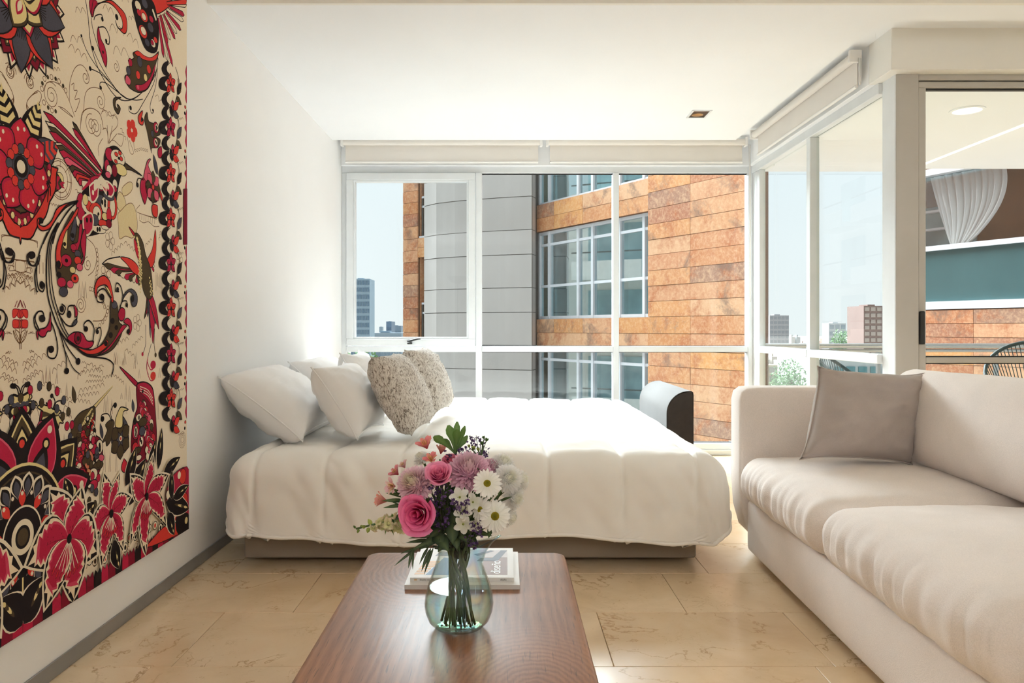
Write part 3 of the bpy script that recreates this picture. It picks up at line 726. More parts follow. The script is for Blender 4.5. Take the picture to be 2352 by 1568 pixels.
MB().lathe(wprof, VC, 48, cap0=True, cap1=True).build('water', M['water'], vase, smooth=True, angle=50)
# ================================================================ bouquet
def petalmat():
    t = NT('petal'); at = t.n('Attribute'); at.attribute_name = 'tint'
    n1 = t.noise(t.coord(), 160, 2); c = t.mix(.12, at.outputs['Color'], n1, 'OVERLAY')
    t.col(c); t.set(.55, 0, .3); tl = t.n('BsdfTranslucent'); t.l(c, tl.inputs[0]); mx = t.n('MixShader'); mx.inputs[0].default_value = .35
    t.l(t.b.outputs[0], mx.inputs[1]); t.l(tl.outputs[0], mx.inputs[2]); t.l(mx.outputs[0], t.out.inputs[0]); return t.m
M['petal'] = petalmat()
M['stem'] = plain('green_stem', srgb(74, 96, 52), .5, var=.15, vs=60)
M['stemdark'] = plain('dark_stem', srgb(52, 62, 40), .5, var=.15, vs=60)
def C3(r, g, b): return srgb(r, g, b)
def mixc(a, b, t): return tuple(lerp(x, y, t) for x, y in zip(a, b))
def petal(m, ang, r0, L, W, e0, e1, cup, c0, c1, shape=lambda t: math.sin(PI*min(1, t*.9+.06))**.7, nu=5, nv=6, z0=0, twist=0, ruffle=0, mid=None):
    """strap or blade in a flower's own frame: leaves the axis at angle ang, rises at elevation e0 turning to e1"""
    ca, sa = math.cos(ang), math.sin(ang); r, z = r0, z0; vs = []; cs = []; dt = 1/(nv-1)
    for j in range(nv):
        t = j*dt; e = lerp(e0, e1, t)
        if j: r += math.cos(e)*L*dt; z += math.sin(e)*L*dt
        w = W/2*max(.04, shape(t))
        for i in range(nu):
            s = 2*i/(nu-1)-1
            up = cup*w*s*s + (ruffle*math.sin(s*4+j*1.7+ang*3)*t if ruffle else 0) + twist*s*w
            rr = r-math.sin(e)*up; zz = z+math.cos(e)*up; tt = s*w*(1-.12*abs(cup)*s*s)
            vs.append((rr*ca-tt*sa, rr*sa+tt*ca, zz))
            c = mixc(c0, c1, t)
            if mid and abs(s) < .3: c = mixc(c, mid, .6*(1-t))
            cs.append(c)
    fs = [(j*nu+i, j*nu+i+1, (j+1)*nu+i+1, (j+1)*nu+i) for j in range(nv-1) for i in range(nu-1)]
    m.cv += [(1, 1, 1, 1)]*(len(m.v)-len(m.cv)); m.cv += cs; m.add(vs, fs)
def axis_frame(c, n, roll=0):
    z = Vector(n).normalized(); x = z.orthogonal().normalized(); y = z.cross(x)
    x, y = x*math.cos(roll)+y*math.sin(roll), y*math.cos(roll)-x*math.sin(roll)
    return Matrix(((x.x, y.x, z.x, c[0]), (x.y, y.y, z.y, c[1]), (x.z, y.z, z.z, c[2]), (0, 0, 0, 1)))
FR = random.Random(5)
MOUTH = VC+Vector((0, 0, .165)); stemk = [0]
def stem_path(head, n, back=.012, short=False):
    k = stemk[0]; stemk[0] += 1
    a = k*2.39996; r = .030*math.sqrt(((k*7) % 26+.5)/26)*.93
    mo = MOUTH+Vector((r*math.cos(a), r*math.sin(a), 0)); bo = VC+Vector((1.4*r*math.cos(a+1.7), 1.4*r*math.sin(a+1.7), .0105))
    h = Vector(head)-Vector(n).normalized()*back
    if short: bo = mo+Vector((0, 0, -.012))
    p = [h, h-Vector(n).normalized()*.02+(mo-h)*.25, mo+(h-mo)*.3+Vector((0, 0, .01)), mo, (mo+bo)/2+Vector((0, 0, .01)), bo]
    # smooth it
    out = []
    for i in range(len(p)-1):
        a0, a1, a2, a3 = p[max(0, i-1)], p[i], p[i+1], p[min(len(p)-1, i+2)]
        for q in range(4):
            t = q/4; out.append(.5*((2*a1)+(a2-a0)*t+(2*a0-5*a1+4*a2-a3)*t*t+(3*a1-a0-3*a2+a3)*t**3))
    out.append(p[-1]); return out
def flower(name, label, cat, group, c, n, stem=True, sr=.0022, mat='stem'):
    e = empty(name, c, label, cat, group)
    if stem: MB().tube(stem_path(c, n, short=sr < .0017), sr, 7).build('stem', M[mat], e, smooth=True)
    return e
def finish(m, nm, e, c, n, roll=0, mat='petal'):
    m.xf(axis_frame(c, n, roll)); return m.build(nm, M[mat], e, smooth=True, fixn=False)
def rose(label, c, n, R, cols, seed, open_=1.0):
    e = flower('rose', label, 'rose', 'pink roses of the bouquet', c, n, sr=.003); r = random.Random(seed); m = MB()
    deep, mid, pale = cols; k = 0; N = 17
    for i in range(N):
        f = i/(N-1); Ri = R*(.10+.90*f**.85); a0 = i*2.4+r.uniform(-.2, .2); span = lerp(1.5, 1.0, f); H = R*lerp(1.05, .86, f)
        nu, nv = 11, 8; vs = []; cs = []
        for j in range(nv):
            t = j/(nv-1)
            for q in range(nu):
                s = 2*q/(nu-1)-1; a = a0+s*span
                rad_ = Ri*(.35+.65*math.sin(t*PI/2)**.8)*(1+.06*s)                # spiral overlap
                flare = max(0, t-.62)/.38; rad_ += flare**1.7*R*.34*f*open_*(1-.35*s*s)
                z = -R*.55+H*t*(1-.20*s*s*s*s-.14*abs(s)**3)*1.15 - flare**2*R*.22*f*open_
                rad_ += R*.035*math.sin(s*5+i*2+t*3)*t*f
                vs.append((rad_*math.cos(a), rad_*math.sin(a), z))
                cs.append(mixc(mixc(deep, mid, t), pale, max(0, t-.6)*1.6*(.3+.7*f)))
        m.cv += cs; m.add(vs, [(j*nu+q, j*nu+q+1, (j+1)*nu+q+1, (j+1)*nu+q) for j in range(nv-1) for q in range(nu-1)])
    finish(m, 'petals', e, c, n)
    g = MB()
    for k in range(5): petal(g, k*1.2566, R*.2, R*.9, R*.35, -.2, .5, .4, C3(70, 96, 52), C3(98, 124, 70), z0=-R*.62, nu=3, nv=4)
    finish(g, 'sepals', e, c, n); return e
def mum(name, label, group, c, n, R, cin, cout, seed, count=240, droop=-.35, core=None):
    e = flower(name, label, 'flower', group, c, n, sr=.0028); r = random.Random(seed); m = MB()
    for i in range(count):                      # pompom: short cupped petals shingled over a dome
        f = (i+.5)/count; th = math.acos(1-1.45*f); a = i*2.39996+r.uniform(-.08, .08)
        e0 = PI/2-th+r.uniform(.1, .3); e1 = e0+lerp(.5, .1, f)+r.uniform(-.15, .15)
        L = R*lerp(.34, .56, f)*r.uniform(.9, 1.1); W = R*lerp(.13, .22, f)
        c0 = mixc(cin, cout, min(1, f*3.2)); k = r.uniform(.95, 1.05); c1 = tuple(min(1, x*k) for x in mixc(c0, (1, .97, .97, 1), .35))
        petal(m, a, R*.46*math.sin(th), L, W, e0, e1, .5, tuple(x*(.86 if group.startswith('pink') else .97) for x in c0[:3])+(1,), c1, shape=lambda t: (.6+.4*t)*(1 if t < .75 else math.sqrt(max(0, 1-((t-.75)/.25)**2))*.9+.1), nu=3, nv=5, z0=R*.46*math.cos(th)-R*.1)
    k0 = len(m.v); m.lathe([(R*.44*math.sin(q*.25), -R*.1-R*.44*math.cos(q*.25)) for q in range(1, 13)], (0, 0, 0), 14); m.cv += [tuple(x*.8 for x in cout[:3])+(1,)]*(len(m.v)-k0)
    finish(m, 'petals', e, c, n, r.random()*6)
    b = MB().lathe([(R*.02, -R*.72), (R*.14, -R*.66), (R*.26, -R*.5), (R*.2, -R*.4), (.0005, -R*.38)], (0, 0, 0), 14); b.cv = [core or mixc(cin, C3(120, 140, 70), .5)]*len(b.v); finish(b, 'calyx', e, c, n)
    return e
def daisy(label, c, n, R, seed, droop=0.0, cnt=20):
    e = flower('daisy', label, 'daisy', 'white daisies of the bouquet', c, n); r = random.Random(seed); m = MB(); w0, w1 = C3(236, 234, 222), C3(252, 250, 246)
    for lay in range(2):
        for i in range(cnt):
            a = 2*PI*(i+.5*lay)/cnt+r.uniform(-.08, .08)
            petal(m, a, R*.16, R*r.uniform(.78, .90), R*.27, .30-.10*lay-droop*.3, -.12-.22*lay-droop+r.uniform(-.15, .12), .22, w0, w1, nu=4, nv=6, z0=-.001*lay, shape=lambda t: (.45+.75*t if t < .6 else (.9*math.sqrt(max(0, 1-((t-.6)/.42)**2)))))
    finish(m, 'petals', e, c, n)
    d = MB()
    for i in range(90):
        f = math.sqrt((i+.5)/90); a = i*2.39996; p = (R*.25*f*math.cos(a), R*.25*f*math.sin(a), R*.10*(1-f*f)+R*.02); q = R*.026
        col = mixc(C3(122, 128, 30), C3(206, 176, 36), f); d.cv += [col]*6
        d.add([(p[0]+q, p[1], p[2]), (p[0]-q, p[1], p[2]), (p[0], p[1]+q, p[2]), (p[0], p[1]-q, p[2]), (p[0], p[1], p[2]+q*1.3), (p[0], p[1], p[2]-q*2)], [(0, 2, 4), (2, 1, 4), (1, 3, 4), (3, 0, 4), (2, 0, 5), (1, 2, 5), (3, 1, 5), (0, 3, 5)])
    k0 = len(d.v); d.lathe([(R*.26, -R*.02), (R*.24, R*.04), (R*.12, R*.08), (.0003, R*.09)], (0, 0, 0), 14); d.cv += [C3(150, 140, 30)]*(len(d.v)-k0)
    finish(d, 'disc', e, c, n); return e
def alstro(label, c, n, R, cols, seed, closed=0.0):
    e = flower('alstroemeria', label, 'flower', 'alstroemerias of the bouquet', c, n, sr=.0017); r = random.Random(seed); m = MB(); o0, o1, yel = cols
    for i in range(3): petal(m, i*2.094+.2, R*.05, R*1.05, R*.62, 1.15+closed*.2, .30+closed*.9, .25, o0, o1, nu=5, nv=7, ruffle=R*.03, shape=lambda t: .18+.95*math.sin(PI*min(1, t*.78))**1.3 if t < .9 else .62)
    for i in range(3): petal(m, i*2.094+1.25, R*.04, R*1.0, R*.40, 1.25+closed*.2, .45+closed*.8, .30, yel, o1, nu=5, nv=7, mid=C3(120, 40, 40), shape=lambda t: .18+.9*math.sin(PI*min(1, t*.85))**1.3)
    finish(m, 'petals', e, c, n)
    s = MB()
    for i in range(6):
        a = i*1.047; s.tube([(0, 0, 0), (R*.12*math.cos(a), R*.12*math.sin(a), R*.4), (R*.2*math.cos(a), R*.2*math.sin(a), R*.72)], [R*.018, R*.016, R*.035], 5)
    s.cv = [C3(206, 150, 90)]*len(s.v); finish(s, 'stamens', e, c, n); return e
def blade(m, base, tip, W, bend, c0, c1, up=Vector((0, 0, 1)), nv=8, fold=.25, shape=None):
    """a leaf from base to tip, sagging by bend"""
    base, tip = Vector(base), Vector(tip); d = tip-base; L = d.length; t_ = d.normalized(); side = t_.cross(up)
    side = side.normalized() if side.length > 1e-4 else t_.orthogonal(); nn = side.cross(t_); vs = []; cs = []
    shape = shape or (lambda t: math.sin(PI*t**.75)**.9)
    for j in range(nv):
        t = j/(nv-1); p = base+d*t+nn*(bend*L*4*t*(1-t)); w = W/2*max(.03, shape(t))
        for s in (-1, 0, 1): vs.append(p+side*(s*w)+nn*(abs(s)*fold*w)); cs.append(mixc(c0, c1, t) if s else mixc(mixc(c0, c1, t), C3(150, 170, 110), .25))
    m.cv += [(1, 1, 1, 1)]*(len(m.v)-len(m.cv)); m.cv += cs; m.add(vs, [(j*3+i, j*3+i+1, (j+1)*3+i+1, (j+1)*3+i) for j in range(nv-1) for i in range(2)])
def leafpart(e, base, tip, W, bend, c0, c1, **kw):
    m = MB(); blade(m, base, tip, W, bend, c0, c1, **kw); return m.build('leaf', M['petal'], e, smooth=True, fixn=False)
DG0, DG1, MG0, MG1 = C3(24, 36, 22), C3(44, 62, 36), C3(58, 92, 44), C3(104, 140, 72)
pink1, pink2, pink3 = C3(196, 44, 96), C3(226, 92, 136), C3(246, 160, 186)
F = lambda px, py, Y: P(px, py, Y)
up = Vector((0, 0, 1))
def toward(x, y, z): return Vector((x, y, z))
# --- roses
rose('deep pink open rose low on the left of the bouquet, facing front', F(960, 1180, 1.545), toward(-.25, -.9, .10), .0345, (C3(190, 36, 98), C3(232, 88, 148), C3(248, 160, 194)), 1)
rose('lighter pink rose between the two pink chrysanthemums', F(1008, 1088, 1.555), toward(-.05, -.75, .65), .025, (C3(212, 84, 134), C3(242, 146, 184), C3(252, 192, 214)), 2, .7)
rose('small pink rose bud peeking over the top of the bouquet', F(1036, 1060, 1.62), toward(.0, -.4, .9), .019, (C3(204, 80, 120), C3(232, 130, 160), C3(246, 176, 196)), 3, .5)
# --- chrysanthemums
mum('chrysanthemum', 'round pale pink chrysanthemum left of the lighter pink rose', 'pink chrysanthemums of the bouquet', F(952, 1110, 1.57), toward(-.35, -.8, .5), .043, C3(240, 232, 190), C3(244, 202, 216), 4)
mum('chrysanthemum', 'wide mauve pink chrysanthemum at the top right of the bouquet', 'pink chrysanthemums of the bouquet', F(1078, 1080, 1.575), toward(.08, -.62, .75), .049, C3(236, 204, 206), C3(238, 184, 210), 5, 260)
mum('chrysanthemum', 'small pink chrysanthemum half hidden behind the wide mauve one', 'pink chrysanthemums of the bouquet', F(1128, 1076, 1.65), toward(.4, -.5, .7), .030, C3(226, 176, 188), C3(230, 170, 198), 6, 110)
WM = 'white chrysanthemums of the bouquet'; wi, wo = C3(248, 247, 226), C3(255, 254, 251)
mum('white_chrysanthemum', 'white chrysanthemum at the top of the white bank on the right', WM, F(1156, 1066, 1.655), toward(.35, -.5, .85), .031, wi, wo, 7, 204, core=wi)
mum('white_chrysanthemum', 'white chrysanthemum facing front in the middle of the white bank', WM, F(1168, 1098, 1.60), toward(.35, -.85, .35), .033, wi, wo, 8, 221, core=wi)
mum('white_chrysanthemum', 'white chrysanthemum turned to the right at the edge of the bouquet', WM, F(1194, 1102, 1.64), toward(.95, -.3, .35), .028, wi, wo, 9, 187, core=wi)
mum('white_chrysanthemum', 'white chrysanthemum low on the right edge of the bouquet', WM, F(1180, 1142, 1.62), toward(.75, -.65, .0), .030, wi, wo, 10, 204, core=wi)
mum('white_chrysanthemum', 'white chrysanthemum under the others, above the pouring lip', WM, F(1166, 1186, 1.63), toward(.8, -.4, -.25), .028, wi, wo, 11, 187, core=wi)
mum('white_chrysanthemum', 'small cream chrysanthemum at the upper left, behind the pale pink one', WM, F(968, 1052, 1.66), toward(-.4, -.3, .85), .021, wi, wo, 12, 153, core=wi)
# --- daisies
daisy('white daisy with a green-yellow eye, highest of the daisies', F(1119, 1110, 1.525), toward(.10, -.85, .5), .030, 13)
daisy('white daisy with long drooping petals, lowest of the daisies', F(1137, 1185, 1.525), toward(.12, -.95, .25), .034, 14, .35)
daisy('white daisy turned sideways, between the other two', F(1103, 1170, 1.535), toward(-.6, -.7, .25), .026, 15, .2, 16)
# --- small white blossoms
def blossom(label, c, n, R, seed):
    e = flower('white_blossom', label, 'flower', 'small white blossoms of the bouquet', c, n, sr=.0013); m = MB()
    for i in range(5): petal(m, i*1.2566+seed, R*.06, R, R*.78, .5, -.05, .25, C3(226, 226, 200), C3(250, 248, 244), nu=5, nv=6)
    finish(m, 'petals', e, c, n); d = MB().lathe([(R*.10, -R*.05), (R*.12, R*.06), (.0003, R*.16)], (0, 0, 0), 8); d.cv = [C3(150, 160, 70)]*len(d.v); finish(d, 'eye', e, c, n)
for lb, px, py, n, R in (('uppermost small white blossom in the centre of the bouquet', 1056, 1142, (-.1, -.8, .55), .021), ('small white blossom left of the sideways daisy', 1064, 1172, (-.2, -.95, .1), .020), ('small white blossom right of centre, beside the purple sprigs', 1086, 1153, (.3, -.9, .2), .018), ('lowest small white blossom, over the vase mouth', 1064, 1203, (0, -.95, -.2), .020), ('small white blossom tucked under the sideways daisy', 1092, 1202, (.35, -.85, -.3), .017)):
    blossom(lb, F(px, py, 1.54), n, R, px)
# --- alstroemerias
co = (C3(206, 78, 96), C3(240, 150, 150), C3(238, 196, 110)); cp = (C3(216, 120, 140), C3(246, 214, 216), C3(242, 214, 120)); cc = (C3(190, 66, 76), C3(236, 168, 156), C3(226, 180, 130))
alstro('coral alstroemeria with a yellow throat at the top left of the bouquet', F(981, 1030, 1.60), toward(-.3, -.35, .9), .026, co, 16, .2)
alstro('coral alstroemeria just above the lighter pink rose', F(992, 1060, 1.58), toward(-.2, -.5, .8), .020, co, 17)
alstro('salmon alstroemeria bud beside the top left coral bloom', F(1012, 1042, 1.63), toward(.15, -.2, 1), .020, cc, 18, .6)
alstro('pale pink alstroemeria with yellow streaks on the left edge', F(908, 1116, 1.60), toward(-.75, -.7, .1), .023, cp, 19)
alstro('crimson-flecked alstroemeria above the pale pink one', F(915, 1090, 1.63), toward(-.7, -.3, .7), .021, (C3(176, 40, 66), C3(232, 150, 160), C3(240, 200, 150)), 20, .2)
alstro('white-pink alstroemeria behind the crimson-flecked one', F(930, 1074, 1.67), toward(-.5, -.2, .85), .018, cp, 21, .1)
alstro('half-closed salmon alstroemeria at the far left, over the snapdragon', F(890, 1150, 1.60), toward(-.9, -.35, .25), .027, cc, 22, .55)
# --- snapdragon
def snapdragon():
    a, b = F(925, 1196, 1.60), F(818, 1214, 1.60); e = flower('snapdragon', 'pale yellow snapdragon spike reaching out to the left', 'flower', None, a, a-b, stem=False)
    p = stem_path(a, b-a, 0); path = [b, lerp(b, a, .5)+Vector((0, 0, .004))]+p; MB().tube(path, .0022, 7).build('stem', M['stem'], e, smooth=True); r = random.Random(3); ax = (b-a).normalized()
    for i in range(15):
        f = i/14; c = lerp(a, b, .02+.98*f); ang = i*2.4; o1 = ax.orthogonal().normalized(); o2 = ax.cross(o1); d = (o1*math.cos(ang)+o2*math.sin(ang)); n = (d+ax*.5).normalized(); s = lerp(.0185, .0045, f**.8)
        m = MB()
        if f < .62:
            for k in range(5): petal(m, k*1.2566+r.random(), s*.12, s*1.05, s*.95, 1.0, -.5+r.uniform(-.3, .3), .25, C3(206, 212, 140), mixc(C3(240, 236, 196), C3(236, 200, 190), r.random()*.7), nu=5, nv=6, ruffle=s*.12)
            k0 = len(m.v); m.lathe([(s*.2, -s*.9), (s*.34, -s*.3), (s*.3, s*.2), (s*.1, s*.3)], (0, 0, 0), 10); m.cv += [C3(220, 220, 160)]*(len(m.v)-k0)
            finish(m, 'floret', e, c+n*s*.75, n)
        else:
            m.lathe([(s*.1, -s*.5), (s*.55, 0), (s*.5, s*.6), (s*.1, s*1.2)], (0, 0, 0), 10); m.cv = [mixc(C3(196, 206, 110), C3(96, 124, 58), (f-.62)/.38)]*len(m.v); finish(m, 'bud', e, c+n*s*.8, n)
    for q in range(5): leafpart(e, lerp(a, b, .05+.08*q), lerp(a, b, .05+.08*q)+Vector((r.uniform(-.01, .02), -.01, r.choice((-1, 1))*.022)), .006, .1, MG0, MG1)
snapdragon()
# --- purple statice
def statice(label, tips, seed, base):
    e = flower('statice', label, 'flower', 'purple statice sprigs of the bouquet', base, up, sr=.0014, mat='stemdark'); r = random.Random(seed); m = MB(); g = MB()
    for tp in tips:
        g.tube([base, (base+tp)/2+Vector((r.uniform(-.004, .004), 0, r.uniform(-.002, .004))), tp], .0007, 4)
        for q in range(11):
            c = tp+Vector((r.gauss(0, .0045), r.gauss(0, .004), r.gauss(0, .0045))); n = Vector((r.gauss(0, 1), r.gauss(0, 1)-.4, r.gauss(0, 1)+.4)).normalized(); s = r.uniform(.003, .0046); k0 = len(m.v)
            col = mixc(C3(70, 44, 92), C3(128, 96, 148), r.random())
            for i in range(5): petal(m, i*1.2566, 0, s, s*.7, .9, .2, .2, mixc(col, C3(30, 20, 40), .4), col, nu=2, nv=3)
            m.v[k0:] = [tuple(axis_frame(c, n) @ Vector(v)) for v in m.v[k0:]]
    m.build('florets', M['petal'], e, smooth=True, fixn=False)['kind'] = 'stuff'; g.build('twigs', M['stemdark'], e)
statice('purple statice sprig standing up at the top right of the bouquet', [F(x, y, 1.63) for x, y in ((1082, 1010), (1094, 1006), (1104, 1014), (1092, 1024), (1110, 1034), (1118, 1040), (1106, 1042))], 1, F(1096, 1056, 1.63))
statice('purple statice sprig at the foot of the green leaf rosette', [F(x, y, 1.61) for x, y in ((1058, 1034), (1066, 1030), (1072, 1040), (1028, 1044))], 2, F(1056, 1062, 1.62))
statice('dark purple statice sprig in the hollow between rose and white blossoms', [F(x, y, 1.55) for x, y in ((990, 1118), (1004, 1128), (1016, 1112), (998, 1150), (1012, 1160), (1020, 1142), (1030, 1170), (1004, 1180), (1022, 1190), (1034, 1128), (1000, 1200), (1018, 1208))], 3, F(1018, 1216, 1.58))
statice('purple statice sprig in front of the uppermost small white blossom', [F(x, y, 1.515) for x, y in ((1044, 1152), (1060, 1160), (1070, 1152), (1052, 1166), (1066, 1170))], 4, F(1058, 1190, 1.55))
statice('purple statice sprig just above the vase mouth on the right', [F(x, y, 1.53) for x, y in ((1086, 1204), (1096, 1214), (1110, 1204), (1080, 1240), (1088, 1248), (1100, 1226))], 5, F(1072, 1256, 1.58))
# --- foliage
def rosette():
    b = F(1046, 1042, 1.60); e = flower('leaf_sprig', 'sprig of bright green spoon-shaped leaves standing up at the top', 'foliage', None, b, up)
    sp = lambda t: (.16+.3*t if t < .35 else .265+(t-.35)*1.6 if t < .7 else .92*math.sqrt(max(0, 1-((t-.72)/.29)**2)))
    for x, y, Y, W in ((1030, 976, 1.60, .021), (1050, 968, 1.63, .016), (1050, 986, 1.575, .021), (1068, 978, 1.60, .012), (996, 1002, 1.58, .020), (1016, 1008, 1.64, .018), (1074, 1000, 1.64, .014)):
        leafpart(e, b, F(x, y, Y), W, .06 if x > 1000 else .15, C3(52, 84, 40), C3(92, 130, 62), up=Vector((0, 1, .1)), shape=sp, fold=.15)
rosette()
def sprig(label, base, leaves, c0=DG0, c1=DG1, nm='leaf_sprig', bend=.12, upv=Vector((0, -1, .4))):
    e = flower(nm, label, 'foliage', 'dark leaf sprigs of the bouquet', base, (base-MOUTH)+Vector((0, 0, .001)), sr=.0016, mat='stemdark')
    for (bx_, tp, W) in leaves: leafpart(e, bx_, tp, W, bend, c0, c1, up=upv)
W_ = lambda bx0, by0, tx, ty, Y, W, dy=0: (F(bx0, by0, Y+.02), F(tx, ty, Y-dy), W)
sprig('willow-leaved sprig hanging down over the table on the left', F(985, 1252, 1.58), [W_(986, 1256, 962, 1252, 1.57, .007), W_(962, 1256, 905, 1300, 1.56, .0055), W_(948, 1262, 938, 1305, 1.55, .0065), W_(950, 1262, 948, 1308, 1.55, .005), W_(960, 1258, 918, 1272, 1.57, .0045), W_(990, 1240, 932, 1246, 1.56, .008), W_(1000, 1230, 938, 1236, 1.55, .007)])
sprig('narrow dark leaves pointing straight down in front of the vase neck', F(990, 1258, 1.57), [W_(990, 1258, 968, 1312, 1.545, .008), W_(996, 1256, 974, 1320, 1.54, .006), W_(984, 1256, 963, 1296, 1.55, .006), W_(1000, 1240, 946, 1262, 1.55, .010)])
sprig('broad dark leaves spreading over the vase mouth at the front', F(1012, 1240, 1.58), [W_(1010, 1232, 1030, 1266, 1.55, .026, .01), W_(1014, 1226, 962, 1262, 1.555, .020), W_(1030, 1228, 1006, 1268, 1.55, .022), W_(1046, 1230, 1050, 1262, 1.55, .020), W_(1020, 1210, 984, 1236, 1.56, .018), W_(1050, 1220, 1078, 1246, 1.55, .018)])
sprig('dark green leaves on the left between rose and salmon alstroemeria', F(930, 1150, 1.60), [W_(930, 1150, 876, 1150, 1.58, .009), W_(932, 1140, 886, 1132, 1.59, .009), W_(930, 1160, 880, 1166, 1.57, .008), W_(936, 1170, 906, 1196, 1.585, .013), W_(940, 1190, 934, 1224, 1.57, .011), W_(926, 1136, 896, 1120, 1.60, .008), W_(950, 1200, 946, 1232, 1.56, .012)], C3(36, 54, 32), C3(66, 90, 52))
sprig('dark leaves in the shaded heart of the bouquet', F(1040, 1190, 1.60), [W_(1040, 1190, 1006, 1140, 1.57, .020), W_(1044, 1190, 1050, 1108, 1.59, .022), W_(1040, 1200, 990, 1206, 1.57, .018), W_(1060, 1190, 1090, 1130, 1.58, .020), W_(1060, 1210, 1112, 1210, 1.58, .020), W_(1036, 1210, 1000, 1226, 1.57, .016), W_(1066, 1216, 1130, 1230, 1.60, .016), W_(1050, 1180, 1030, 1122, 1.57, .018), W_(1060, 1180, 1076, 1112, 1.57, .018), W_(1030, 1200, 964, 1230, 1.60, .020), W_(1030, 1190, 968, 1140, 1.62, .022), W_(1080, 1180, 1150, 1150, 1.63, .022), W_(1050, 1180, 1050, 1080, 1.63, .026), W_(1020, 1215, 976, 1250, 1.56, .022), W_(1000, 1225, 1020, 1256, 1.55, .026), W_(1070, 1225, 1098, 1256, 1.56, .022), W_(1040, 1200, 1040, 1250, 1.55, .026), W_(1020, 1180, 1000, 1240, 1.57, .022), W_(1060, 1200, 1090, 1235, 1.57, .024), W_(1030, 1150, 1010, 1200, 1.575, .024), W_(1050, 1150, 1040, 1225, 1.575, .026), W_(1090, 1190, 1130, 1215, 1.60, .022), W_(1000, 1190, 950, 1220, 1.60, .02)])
rl_ = random.Random(31)
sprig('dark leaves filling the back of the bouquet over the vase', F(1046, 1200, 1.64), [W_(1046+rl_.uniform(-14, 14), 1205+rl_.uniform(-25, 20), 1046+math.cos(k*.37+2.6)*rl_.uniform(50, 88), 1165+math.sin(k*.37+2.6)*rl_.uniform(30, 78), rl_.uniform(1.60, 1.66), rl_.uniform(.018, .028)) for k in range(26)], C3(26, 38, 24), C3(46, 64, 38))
sprig('thin dark leaves among the white chrysanthemums on the right', F(1140, 1160, 1.585), [W_(1140, 1150, 1154, 1118, 1.55, .0055), W_(1150, 1150, 1178, 1140, 1.56, .0055), W_(1128, 1210, 1122, 1236, 1.57, .012), W_(1108, 1090, 1094, 1072, 1.56, .008)], C3(36, 50, 30), C3(60, 84, 50))
def greenbud():
    b = F(1104, 1050, 1.62); e = flower('green_bud_sprig', 'sprig of round pale green buds beside the purple statice at the top', 'foliage', None, b, up, sr=.0014); r = random.Random(8)
    for x, y, s in ((1108, 1022, .006), (1116, 1014, .006), (1112, 1008, .005), (1086, 1034, .007), (1100, 1036, .006), (1078, 1028, .005)):
        m = MB()
        for k in range(6): petal(m, k*1.05, s*.1, s*1.5, s*.9, .5, 1.5, .5, MG0, C3(176, 186, 96) if x < 1102 else C3(84, 116, 62), nu=3, nv=4)
        finish(m, 'bud', e, F(x, y, 1.62), Vector((r.uniform(-.4, .4), -.2, 1))); MB().tube([b, F(x, y, 1.62)], .0009, 5).build('twig', M['stem'], e)
greenbud()
# ================================================================ wall hanging: flat print laid as thin inlays on woven cloth
from mathutils.geometry import tessellate_polygon
AX = 1.947; TY_0, TY_1, TZ_0, TZ_1 = 2*AX-2.966, 2.966, .182, 2.285
def cloth():
    t = NT('printed_cotton'); at = t.n('Attribute'); at.attribute_name = 'tint'; v = t.coord()
    w = t.noise(t.coord(scale=(1, 500, 90)), 1, 2); w2 = t.noise(t.coord(scale=(1, 90, 500)), 1, 2); b = t.noise(v, 3, 3)
    k = t.math('ADD', t.math('MULTIPLY', w, .5), t.math('MULTIPLY', w2, .5))
    c = t.mix(.30, at.outputs['Color'], t.ramp(k, [(.3, (.25, .25, .25)), (.7, (.72, .72, .72))]), 'OVERLAY'); c = t.mix(.12, c, t.ramp(b, [(.3, (.3, .3, .3)), (.7, (.7, .7, .7))]), 'OVERLAY')
    t.col(c); t.bump(k, .3, .0012); return t.set(.92, 0, .15)
M['cloth'] = cloth()
CR, RE, SC, BK, NV, OL, YE, CM, PK, DR, LN = [srgb(*c) for c in ((180, 36, 66), (214, 62, 54), (198, 44, 60), (36, 28, 28), (78, 76, 86), (78, 64, 46), (226, 206, 146), (232, 218, 192), (214, 90, 112), (128, 26, 46), (120, 84, 56))]
tap = empty('wall_tapestry', (XL, AX, 1.2), 'large cream wall hanging printed with red hummingbirds and lilies', 'tapestry')
m = MB().box(XL+.0006, XL+.004, TY_0, TY_1, TZ_0, TZ_1); m.cv = [srgb(238, 222, 197)]*len(m.v); m.build('cloth', M['cloth'], tap, fixn=False)
QS = {0: (1, 0, 1, 0), 1: (.19137, 0, .19133, 0), 2: (.20408, 0, .20408, 240), 3: (.21684, 0, .21684, 520), 4: (.20408, 0, .20408, 820), 5: (.28068, 0, .28061, 1060)}
